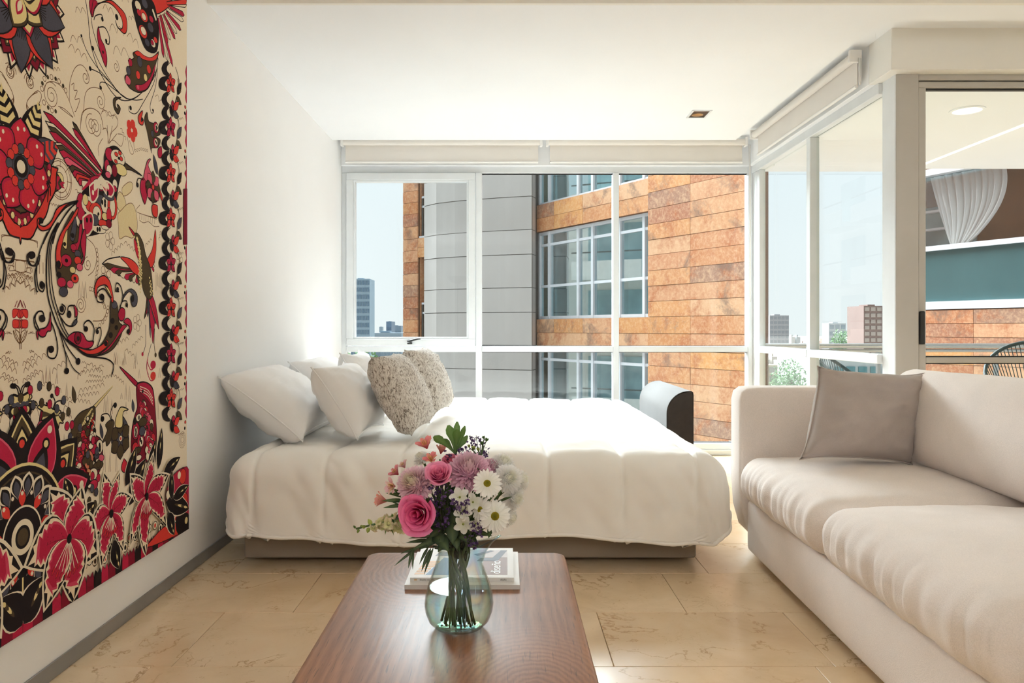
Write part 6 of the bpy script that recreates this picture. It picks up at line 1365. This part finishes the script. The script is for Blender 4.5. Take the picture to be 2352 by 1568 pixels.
def concrete():
    t = NT('grey_concrete'); v = t.coord(); oi = t.n('ObjectInfo')
    a = t.noise(v, .9, 5, .6); b = t.noise(t.coord(scale=(1, 1, .12)), 4, 4, .6)
    k = t.ramp(a, [(.3, srgb(194, 187, 181)), (.7, srgb(212, 205, 199))]); k = t.mix(.35, k, t.ramp(b, [(.3, srgb(180, 172, 166)), (.7, srgb(220, 213, 207))]))
    k = t.mix(.5, k, t.ramp(oi.outputs['Random'], [(0, srgb(190, 183, 178)), (1, srgb(210, 203, 198))]))
    t.col(k); return t.set(.85, 0, .2)
M['concrete'] = concrete()
M['facwhite'] = plain('white_facade_frame', srgb(232, 234, 238), .5, var=.03)
M['shade'] = plain('dark_reveal', srgb(96, 88, 80), .8, var=.15)
M['joint'] = plain('facade_backing', srgb(120, 84, 58), .9)
M['interior_reflect'] = plain('room_reflection_teal', srgb(150, 172, 176), .8, var=.3, vs=1.2)  # teal-grey lightened to stand in for bright reflections in the panes
M['interior_pale'] = plain('pale_room', srgb(196, 204, 206), .8, var=.1, vs=1)
M['sheer'] = fabric('sheer_curtain', srgb(226, 226, 224), 300, .05, .1, .9, .2)
def tealglass(name, tint, refl):
    t = NT(name); t.t.nodes.remove(t.b)
    tr = t.n('BsdfTransparent'); gl = t.n('BsdfGlossy'); mx = t.n('MixShader')
    tr.inputs[0].default_value = tint; gl.inputs['Roughness'].default_value = .02; gl.inputs[0].default_value = (.86, .95, .97, 1)
    mx.inputs[0].default_value = refl
    t.l(tr.outputs[0], mx.inputs[1]); t.l(gl.outputs[0], mx.inputs[2]); t.l(mx.outputs[0], t.out.inputs[0]); return t.m
M['teal'] = tealglass('teal_facade_glass', (.62, .84, .87, 1), .42)
M['bluepane'] = tealglass('blue_facade_glass', (.78, .90, .92, 1), .5)
M['spandrel'] = plain('teal_spandrel_glass', srgb(76, 106, 108), .12, var=.10, vs=1)
class Fac:
    """a facade plane: origin on the ground, unit direction along it to the right as seen from the room"""
    def __init__(s, x0, y0, x1, y1):
        s.o = Vector((x0, y0, 0)); d = Vector((x1-x0, y1-y0, 0)); s.L = d.length; s.d = d.normalized(); s.n = Vector((s.d.y, -s.d.x, 0))
        if s.n.y > 0: s.n = -s.n
        s.ang = math.atan2(s.d.y, s.d.x)
    def s_at(s, px):
        a = (px-VX)/FP                               # ray (a,1)*t meets o+d*q
        den = s.d.x-a*s.d.y; return (a*s.o.y-s.o.x)/den
    def sz(s, px, py):
        q = s.s_at(px); Y = s.o.y+s.d.y*q; return q, HC-(py-VY)/FP*Y
    def pt(s, q, e, z): return s.o+s.d*q-s.n*e+Vector((0, 0, z))       # e: metres behind the plane
    def box(s, m, q0, q1, e0, e1, z0, z1):
        c = [s.pt(q, e, z) for z in (z0, z1) for q, e in ((q0, e0), (q1, e0), (q1, e1), (q0, e1))]
        m.add(c, [(3,2,1,0),(4,5,6,7),(0,1,5,4),(1,2,6,5),(2,3,7,6),(3,0,4,7)]); return m
    def part(s, name, mat, par, q0, q1, e0, e1, z0, z1):
        q_, e_, z_ = (q0+q1)/2, (e0+e1)/2, (z0+z1)/2
        return s.box(MB(), q0, q1, e0, e1, z0, z1).build(name, mat, par, loc=s.pt(q_, e_, z_))
tower = empty('apartment_tower', (1.5, 17, -27), 'rust stone and grey concrete apartment tower with ribbon windows across from the back window', 'building')
F1 = Fac(0.60, 18.5, 4.07, 12.85)
qa, qb, qj, qe = F1.s_at(1219), F1.s_at(1500.6), F1.s_at(1598.5), F1.s_at(1756)
PITCH = 2.71
ZLO, ZHI = -8.5, 5.4
rr = random.Random(4)
# stone pier: two columns of panels on a backing
F1.part('pier_core', M['joint'], tower, qb, qe-.02, -.10, .12, -27, ZHI+.3)
pz = []
z = 1.19
for base in [1.19+PITCH*k for k in range(-4, 2)]:
    pz += [(base+k*(2.07/7), base+(k+1)*(2.07/7)) for k in range(7)] + [(base+2.07+k*.32, base+2.07+(k+1)*.32) for k in range(2)]
for za, zb in pz:
    for q0, q1 in ((qb, qj), (qj, qe)):
        F1.part('stone_panel', M['stone'], tower, q0+.004, q1-.004, -.14-rr.uniform(0, .008), -.10, za+.004, zb-.004)
# ribbon windows and stone spandrels
sj = [F1.s_at(p) for p in (1219, 1275, 1341, 1408, 1500.6)]
vm = [F1.s_at(p) for p in (1231, 1253, 1319, 1352, 1414, 1470, 1499)]
F1.part('wall_core', M['joint'], tower, qa-.3, qb, .55, .75, -27, ZHI+.3)
for k in range(-3, 2):
    z0 = 1.19+PITCH*k; z1 = z0+2.07
    F1.part('spandrel_core', M['joint'], tower, qa-.1, qb, .02, .5, z1, z0+PITCH)
    for r in range(2):
        for a, b in zip(sj[:-1], sj[1:]):
            if r == 0 and rr.random() < .3: continue
            F1.part('stone_panel', M['stone'], tower, a+.004, b-.004, -.03-rr.uniform(0, .006), .02, z1+r*.32+.003, z1+(r+1)*.32-.003)
        if r == 0: F1.part('stone_panel', M['stone'], tower, sj[0], sj[-1], -.026, .02, z1+.003, z1+.317)
    wf = F1.box(MB(), qa, qb, .10, .22, z0, z0+.07); F1.box(wf, qa, qb, .10, .20, z1-.07, z1)
    wf = wf.build('window_frame', M['facwhite'], tower)
    for q in vm: F1.part('mullion', M['facwhite'], wf, q-.035, q+.035, .09, .20, z0, z1)
    for zz in (z0+.78, z0+1.76): F1.part('rail', M['facwhite'], wf, qa, qb, .11, .19, zz-.03, zz+.03)
    for i, (a, b) in enumerate(zip(vm[:-1], vm[1:])):
        for j, (c0, c1) in enumerate(((z0+.07, z0+.75), (z0+.81, z0+1.73), (z0+1.79, z1-.07))):
            F1.part('pane', M['teal'] if j == 0 else M['bluepane'], wf, a+.03, b-.03, .145, .15, c0, c1)
    F1.part('pane_backing', M['interior_reflect'], tower, qa, qb, .50, .54, z0, z1)
    for i, (a, b) in enumerate(zip(vm[:-1], vm[1:])):
        if (i*7+k*3) % 4 != 1:
            F1.part('roller_blind', M['interior_pale'], tower, a+.05, b-.05, .30, .32, z0+.05, z1-.1-.5*((i+k) % 2))  # pale blinds added to pass for reflections in the panes
    F1.part('shadow_strip', M['shade'], tower, qa-.02, qa+.09, .0, .25, z0, z1)  # dark strip painting the shadow beside the concrete shaft
# concrete shaft, gently curved: rows of panels bent over six facets
CP = [(-2.05, 19.3), (-1.70, 18.86), (-1.22, 18.52), (-.68, 18.26), (-.10, 18.02), (.62, 17.78)]
hs = []; z = 1.35-1.355*7
while z < ZHI: hs.append((z, z+.575)); hs.append((z+.575, z+1.355)); z += 1.355
for za, zb in hs:
    m = MB(); n = len(CP)
    off = rr.uniform(-.006, .006)
    vs = []
    for dz in (za+.008, zb-.008):
        for d in (0, .3):
            vs += [(x+d*.35, y+d+off, dz) for x, y in CP]
    f = []
    for i in range(n-1): f += [(i, i+1, 2*n+i+1, 2*n+i), (2*n+i, 2*n+i+1, 3*n+i+1, 3*n+i), (i+n, i, i, i+n)][:2] + [(i, n+i, n+i+1, i+1)]
    f += [(n-1, 2*n-1, 4*n-1, 3*n-1), (0, 2*n, 3*n, n)]
    m.add(vs, f); m.build('concrete_panel', M['concrete'], tower, loc=(-.6, 18.5, (za+zb)/2))
mb = MB(); vs = [(x+.02, y+.03, z) for z in (-27, ZHI+.3) for x, y in CP]; n = len(CP)
mb.add(vs, [(i, i+1, n+i+1, n+i) for i in range(n-1)]).add([(.62, 17.8, -27), (.9, 18.6, -27), (.9, 18.6, ZHI+.3), (.62, 17.8, ZHI+.3)], [(0, 1, 2, 3)]).build('shaft_core', M['shade'], tower)
# rust stone bay left of the shaft, with recessed balconies
F3 = Fac(-2.66, 19.75, -1.60, 18.95)
q0, q1, q2 = F3.s_at(926), F3.s_at(959), F3.s_at(1000)
F3.part('bay_core', M['joint'], tower, q0, q1, .03, 1.5, -27, ZHI+.3)
for za, zb in pz:
    F3.part('stone_panel', M['stone'], tower, q0, q1, -rr.uniform(.0, .008), .03, za+.004, zb-.004)
for k in range(-3, 2):
    zt = F3.sz(975, 545)[1]+PITCH*(k-1); zb = F3.sz(975, 590)[1]+PITCH*(k-1)
    F3.part('spandrel_core', M['joint'], tower, q1, q2, .05, 1.4, zb, zt)
    for r in range(2):
        F3.part('stone_panel', M['stone'], tower, q1, q2, .01, .05, zb+(zt-zb)*r/2+.003, zb+(zt-zb)*(r+1)/2-.003)
    F3.part('balcony_side', M['stone'], tower, q1-.01, q1+.02, .1, 1.4, zt, zb+PITCH)
    F3.part('balcony_back', M['concrete'], tower, q1, q2+.5, .9, 1.0, zt, zb+PITCH)
    F3.part('balcony_ledge', M['facwhite'], tower, q1+.02, q2, .04, .3, zt, zt+.05)
    F3.part('balcony_panel', M['stone'], tower, q1+.15, q2, .5, .54, zt+.05, zt+.72)
    for zz in (.78, 1.02): F3.part('balcony_rail', M['facwhite'], tower, q1+.05, q2, .1, .14, zt+zz, zt+zz+.05)
    F3.part('balcony_post', M['shade'], tower, q1+.05, q1+.09, .1, .14, zt+.05, zt+1.02)
# ---------------------------------------------------------------- second wing, seen through the terrace door
wing = empty('apartment_wing', (10, 17, -27), 'rust stone wing with a tied white curtain behind its window, beyond the terrace rail', 'building')
F2 = Fac(8.9, 18.6, 11.8, 12.9)
W0, W1 = F2.s_at(2075), F2.L+3
zf = lambda py, px=2160: F2.sz(px, py)[1]
zw0, zw1, zs0 = zf(572), zf(398), zf(692)
F2.part('wall_core', M['joint'], wing, W0, W1, .9, 1.0, -27, 6.5)
F2.part('wall_side', M['joint'], wing, W0-.05, W0, .0, 1.0, -27, 6.5)
qj2 = [W0, F2.s_at(2236), F2.s_at(2236)+1.55, W1]
rows = [zf(y) for y in (712, 744, 772, 803)]; dz = rows[2]-rows[3]
zz = zf(712)
F2.part('lower_core', M['joint'], wing, W0, W1, .05, .9, -12, zz+.02)
for r in range(26):
    for a, b in zip(qj2[:-1], qj2[1:]):
        F2.part('stone_panel', M['stone'], wing, a+.005, b-.005, -rr.uniform(0, .008), .05, zz-(r+1)*dz+.005, zz-r*dz-.005)
wf = F2.box(F2.box(F2.box(MB(), W0, W1, -.02, .25, zz+.02, zs0), W0, W1, .0, .2, zw0-.02, zw0+.09), W0, W1, .0, .2, zw1, zw1+.14).build('window_frame', M['facwhite'], wing)
F2.part('spandrel_glass', M['spandrel'], wf, W0, W1, .08, .12, zs0, zw0-.02)
M['wingpane'] = tealglass('dark_facade_glass', (.98, .98, .98, 1), .10)
F2.part('pane', M['wingpane'], wf, W0, W1, .10, .105, zw0+.09, zw1)
F2.part('upper_core', M['joint'], wing, W0, W1, .03, .9, zw1+.14, 6.5)
M['stone_reflection'] = plain('painted_stone_reflection', srgb(98, 60, 38), .8, var=.3, vs=1.5)  # brown stands in for rust stone mirrored in the pane
F2.part('pane_backing', M['stone_reflection'], wing, W0, W1, .86, .9, zw0, zw1)  # sheet behind the glass, painted as the stone's reflection
F2.part('dark_opening', M['interior_reflect'], wing, W0, F2.s_at(2190), .80, .86, zw0, zw1-.6)
for k in range(4): F2.part('shelf', M['facwhite'], wing, W0, F2.s_at(2188), .6, .78, zw1-.75-k*.42, zw1-.70-k*.42)
def curtain():
    m = MB(); nu, nv = 90, 26
    top0, top1 = F2.sz(2118, 404), F2.sz(2290, 393); b0, b1 = F2.sz(2164, 566), F2.sz(2204, 563)
    def fn(u, v):
        t = v
        ql = lerp(top0[0], b0[0], t**1.15); qr = lerp(top1[0], b1[0], t**1.9)+.10*math.sin(t*PI)*1.2
        z = lerp(zw1, zw0+.08, t); q = lerp(ql, qr, u)
        e = .30+.055*math.sin(u*2*PI*11+math.sin(u*9)*1.5)*(.35+.65*t)+.02*math.sin(u*50)
        return F2.pt(q, e, z)
    return m.grid(nu, nv, fn)
def sheer():
    t = NT('sheer_voile'); t.col(srgb(248, 247, 245)); t.set(.9, 0, .1)
    tr = t.n('BsdfTransparent'); tl = t.n('BsdfTranslucent'); tl.inputs[0].default_value = srgb(248, 247, 245); mx = t.n('MixShader'); m2 = t.n('MixShader')
    m2.inputs[0].default_value = .4; t.l(t.b.outputs[0], m2.inputs[1]); t.l(tl.outputs[0], m2.inputs[2])
    mx.inputs[0].default_value = .92; t.l(tr.outputs[0], mx.inputs[1]); t.l(m2.outputs[0], mx.inputs[2]); t.l(mx.outputs[0], t.out.inputs[0]); return t.m
M['voile'] = sheer()
curtain().build('curtain', M['voile'], wing, smooth=True, fixn=False)
# ---------------------------------------------------------------- the building opposite, off to the left: seen mirrored in the ribbon windows
opp = empty('balcony_block', (-13, 24, -27), 'white block of flats with balconies, mirrored in the ribbon windows of the tower', 'building')
M['oppwhite'] = plain('white_render', srgb(226, 222, 216), .8)
bx('wall', M['oppwhite'], opp, -16, -13.2, 10, 40, -27, 6)
for k in range(-4, 3):
    z = k*2.8+.3
    for j in range(7):
        y = 12+j*4
        bx('window', M['interior_reflect'], opp, -13.2, -13.1, y, y+2.4, z+.3, z+2.3)
        bx('balcony_slab', M['oppwhite'], opp, -13.1, -11.9, y-.3, y+2.7, z-.12, z+.1)
        bx('balcony_front', M['oppwhite'], opp, -11.96, -11.9, y-.3, y+2.7, z+.1, z+.65)
        bx('balcony_rail', M['shade'], opp, -11.96, -11.9, y-.3, y+2.7, z+.98, z+1.03)
# ---------------------------------------------------------------- terrace
ter = empty('terrace', (4, 5.3, -.05), kind='structure'); ter.name = 'floor_terrace'
M['tergrey'] = plain('terrace_tile', srgb(150, 141, 130), .4, var=.06)
bx('terrace_slab', M['tergrey'], ter, 1.98, 7.5, 3.84, 6.75, -.25, -.03)
tc = empty('ceiling_terrace', (4, 5.3, ZC), kind='structure')
bx('terrace_panel', M['ceil'], tc, 3.62, 7.5, 3.87, 6.86, 2.40, 2.60)
bx('lowered_panel', M['ceil'], tc, 1.985, 3.58, 3.87, 6.86, 2.375, 2.60)
M['led'] = emit('led_strip', (1, .90, .66, 1), 1.6)
bx('led_strip', M['led'], tc, 3.58, 3.62, 3.9, 6.8, 2.374, 2.385)
M['lampdisc'] = emit('round_lamp_disc', (1, .98, .92, 1), 2.2)
rl = empty('round_downlight', (3.0, 5.0, 2.375), 'lit round downlight in the terrace ceiling behind the sliding door', 'light')
MB().lathe([(.105, 0), (.105, -.006), (.085, -.008), (.082, -.002)], (2.99, 4.93, 2.375), 36, cap0=False).build('rim', M['ceil'], rl, smooth=True, angle=40)
MB().lathe([(.083, -.003), (.001, -.004)], (2.99, 4.93, 2.375), 36, cap0=False).build('diffuser', M['lampdisc'], rl)
rail = empty('terrace_railing', (4, 6.6, -.03), 'steel terrace railing with a glass front, seen through the door and side window', 'railing')
for zc, r in ((.812, .022), (.772, .014)): MB().tube([(2.10, 6.6, zc), (7.4, 6.6, zc)], r, 12).build('handrail', M['steel'], rail, smooth=True, angle=40)
for i in range(6): bx('post', M['steel'], rail, 2.2+i*1.02, 2.23+i*1.02, 6.59, 6.62, -.03, .78)
for i in range(5): bx('glass_panel', M['glass'], rail, 2.25+i*1.02, 3.20+i*1.02, 6.60, 6.607, .03, .74)
# corded chairs
M['cord'] = plain('dark_teal_cord', srgb(28, 52, 52), .5, var=.1)
def corded_chair(c, rz, label, Hc):
    e = empty('corded_chair', c, label, 'chair', 'round corded chairs on the terrace'); e.rotation_euler = (0, 0, 0)
    R_ = Matrix.Translation(c) @ Matrix.Rotation(rz, 4, 'Z')
    N = 40; rim = []
    for k in range(N):
        a = 2*PI*k/N
        x = .38*math.cos(a); w_ = .46*math.sin(a)                # oval hoop, tipped back
        rim.append(Vector((x, .10+w_*.62, .40+(w_+.46)/.92*(Hc-.40))))
    base = [Vector((.16*math.cos(2*PI*k/20), -.06+.16*math.sin(2*PI*k/20), .27)) for k in range(20)]
    T = lambda p: R_ @ p
    MB().tube([T(p) for p in rim], .013, 8, closed=True).build('hoop', M['cord'], e, smooth=True)
    MB().tube([T(p) for p in base], .011, 8, closed=True).build('seat_ring', M['cord'], e, smooth=True)
    m = MB()
    for k in range(0, 2*N):
        a = 2*PI*k/(2*N); p = rim[(k//2) % N] if k % 2 == 0 else (rim[(k//2) % N]+rim[(k//2+1) % N])/2
        b = Vector((.16*math.cos(a), -.06+.16*math.sin(a), .27)); mid = (p+b)/2+Vector((0, .03, -.07))
        m.tube([T(p), T(mid), T(b)], .0035, 4, caps=False)
    o = m.build('cords', M['cord'], e, smooth=True); o['kind'] = 'stuff'
    for k in range(4):
        a = PI/4+k*PI/2
        MB().tube([T(Vector((.15*math.cos(a), -.06+.15*math.sin(a), .27))), T(Vector((.30*math.cos(a), -.02+.30*math.sin(a), 0)))], .010, 8).build('leg', M['cord'], e, smooth=True)
corded_chair((3.62, 5.0, -.03), math.radians(-20), 'dark corded round chair on the terrace behind the sofa back', .90)
corded_chair((2.62, 5.55, -.03), math.radians(60), 'dark corded round chair on the terrace behind the side window', .85)
# ---------------------------------------------------------------- the city far below
M['ground'] = plain('city_ground', srgb(140, 132, 124), .9, var=.15, vs=.02)
g = bx('ground', M['ground'], None, -1500, 1900, 8, 3000, -29, -28); tag(g, kind='structure')
haze = lambda c, t: tuple(lerp(a, b, t) for a, b in zip(srgb(*c)[:3], srgb(206, 214, 218)[:3]))+(1,)
def bld(name, label, px0, px1, pytop, Y, dep, wallc, rows, cols, winc, group=None, zb=-28, cat='building', ridge=None):
    x0, x1 = (px0-VX)/FP*Y, (px1-VX)/FP*Y; zt = HC-(pytop-VY)/FP*Y
    e = empty(name, ((x0+x1)/2, Y, zb), label, cat, group)
    mk = 'bw_%s' % '_'.join(map(str, wallc)); mw = 'bg_%s' % '_'.join(map(str, winc))
    if mk not in M: M[mk] = plain('far_wall', srgb(*[int(q*.84) for q in wallc]), .8, var=.05, vs=.2)
    if mw not in M: M[mw] = plain('far_window', srgb(*[int(q*.85) for q in winc]), .4, var=.1, vs=.3)
    bx('wall', M[mk], e, x0, x1, Y, Y+dep, zb, zt)
    vis = min(zt-1, zt)  # windows down to what the sill shows
    h = (zt-max(zb, HC-(900-VY)/FP*Y))/max(1, rows); wd = (x1-x0)/max(1, cols)
    if rows:
        ms = MB().box(-wd*.36, wd*.36, -.12, .05, -h*.30, h*.30).build('window', M[mw], e, loc=(0, 0, 0)); first = True
        for r in range(rows):
            for c in range(cols):
                o = ms if first else inst('window', ms.data, e, (0, 0, 0)); first = False
                o.location = Vector((x0+(c+.5)*wd, Y-.05, zt-(r+.55)*h))-Vector(e.location)
    bx('roof_box', M[mk], e, lerp(x0, x1, .3), lerp(x0, x1, .6), Y+.2*dep, Y+.7*dep, zt, zt+(x1-x0)*.06)
    return e
bld('glass_tower', 'slim blue glass office tower at the left edge of the opening sash', 806, 849, 640, 210, 8, (150, 176, 194), 16, 7, (92, 122, 146))
bld('dark_block', 'dark slate block with a lower wing on the skyline, beside the rust bay', 887, 899, 738, 300, 10, (112, 134, 156), 3, 2, (92, 112, 134))
bld('low_office', 'low grey-blue office roof on the skyline under the dark block', 850, 922, 764, 283, 10, (150, 170, 184), 4, 12, (118, 140, 158))
bld('grey_block', 'grey-blue slab joined to the dark block on the skyline', 899, 921, 748, 330, 6, (134, 154, 172), 3, 3, (112, 132, 152))
bld('clock_tower', 'small pale tower with a cap on the skyline left of the dark block', 871, 878, 750, 316, 3, (160, 178, 190), 2, 1, (120, 140, 158))
bld('slab_block', 'grey twin slab apartment block on the horizon in the left side pane', 1768, 1812, 724, 420, 10, (178, 176, 180), 14, 5, (138, 140, 148))
bld('white_office', 'broad white office block on the horizon in the middle of the side window', 1904, 1943, 742, 460, 10, (214, 218, 222), 8, 3, (166, 178, 188))
bld('brown_tower', 'brown apartment tower with rows of pale windows beside the corner column', 1984, 2040, 702, 165, 8, (150, 122, 112), 14, 4, (188, 172, 162))
bld('teal_shed', 'low white hall with teal windows, below the side window', 1884, 2050, 822, 92, 14, (222, 224, 226), 1, 6, (96, 150, 158))
bld('cream_house', 'cream house beside the green tree below the side window', 1764, 1786, 838, 88, 8, (214, 196, 160), 3, 1, (150, 140, 126))
bld('white_flats', 'white terraced flats with teal glazing, below the middle of the side window', 1828, 1872, 832, 109, 9, (222, 224, 224), 3, 3, (130, 170, 172))
rq = random.Random(21)
spots = [(Yr, px) for Yr in (235, 262, 330, 352, 374, 520, 550, 580) for px in range(1762, 1984 if Yr < 500 else 2040, 17 if Yr < 500 else 12)]
spots += [(Yr, px) for Yr in (340, 370, 400) for px in range(790, 950, 16)]
for Yr, px0 in spots:
    Y = Yr; px = px0
    zt = rq.uniform(-24, -10) if Y < 420 else rq.uniform(-22, -4)
    wd = min(rq.uniform(7, 16), (16 if Yr < 500 else 11.4)/FP*Y*.78); x = (px-VX)/FP*Y
    ccn = rq.choice([('salmon', (206, 176, 160)), ('beige', (212, 196, 184)), ('white', (222, 218, 212)), ('brick-red', (196, 158, 142)), ('cream', (214, 206, 196)), ('grey', (186, 190, 190))]); cc = ccn[1]; where = 'side window' if px > 1500 else 'opening sash'
    mk = 'bw_%s' % '_'.join(map(str, cc))
    if mk not in M: M[mk] = plain('far_wall', srgb(*[int(q*.80) for q in cc]), .8, var=.05, vs=.2)
    o = MB().box(x-wd/2, x+wd/2, Y, Y+10, -28, zt).box(x-wd*.2, x+wd*.1, Y+2, Y+6, zt, zt+1.6).build('far_house', M[mk], None, loc=(x, Y, -28), fixn=False)
    tag(o, '%s low house with a roof hut in the far city beyond the %s' % (ccn[0], where), 'building', '%s far houses beyond the %s' % (ccn[0], where))
# trees
def leafmat(name, a, b):
    t = NT(name); v = t.coord(); t.col(t.ramp(t.noise(v, 2.5, 3), [(.3, srgb(*a)), (.7, srgb(*b))])); return t.set(.7, 0, .3)
M['treeleaf'] = leafmat('tree_leaves', (70, 108, 66), (128, 158, 108)); M['bark'] = plain('bark', srgb(96, 82, 66), .9)
def tree(px, pytop, Y, w, label, seed):
    x = (px-VX)/FP*Y; zt = HC-(pytop-VY)/FP*Y; h = w*1.25; r = random.Random(seed)
    e = empty('tree', (x, Y, -28), label, 'tree', 'trees between the buildings below')
    MB().tube([(x, Y, -28), (x+.2, Y, zt-h*.5)], [.5, .25], 8).build('trunk', M['bark'], e)
    m = MB()
    for k in range(900):
        d = Vector((r.gauss(0, 1), r.gauss(0, 1), r.gauss(0, 1))).normalized()*(r.random()**.4)
        lump = 1+.25*noise.noise(d*2.2+Vector((seed, 0, 0)))
        c = Vector((x, Y, zt-h*.5))+Vector((d.x*w/2, d.y*w/2, d.z*h/2))*lump; s = w*r.uniform(.035, .06)
        a = Vector((r.gauss(0, 1), r.gauss(0, 1), r.gauss(0, 1))).normalized(); b = a.orthogonal().normalized()
        m.add([c-a*s, c+b*s*.6, c+a*s, c-b*s*.6], [(0, 1, 2, 3)])
    o = m.build('crown', M['treeleaf'], e, fixn=False)
tree(1812, 822, 78, 3.6, 'bushy green tree below the left side pane, before the white flats', 3)
tree(1790, 862, 70, 2.2, 'small green tree at the foot of the cream house', 4)
tree(838, 800, 60, 3.4, 'green treetop showing between white pillow and tweed cushion', 5)
tree(1935, 756, 400, 12, 'hazy clump of green trees under the broad white office block', 7)
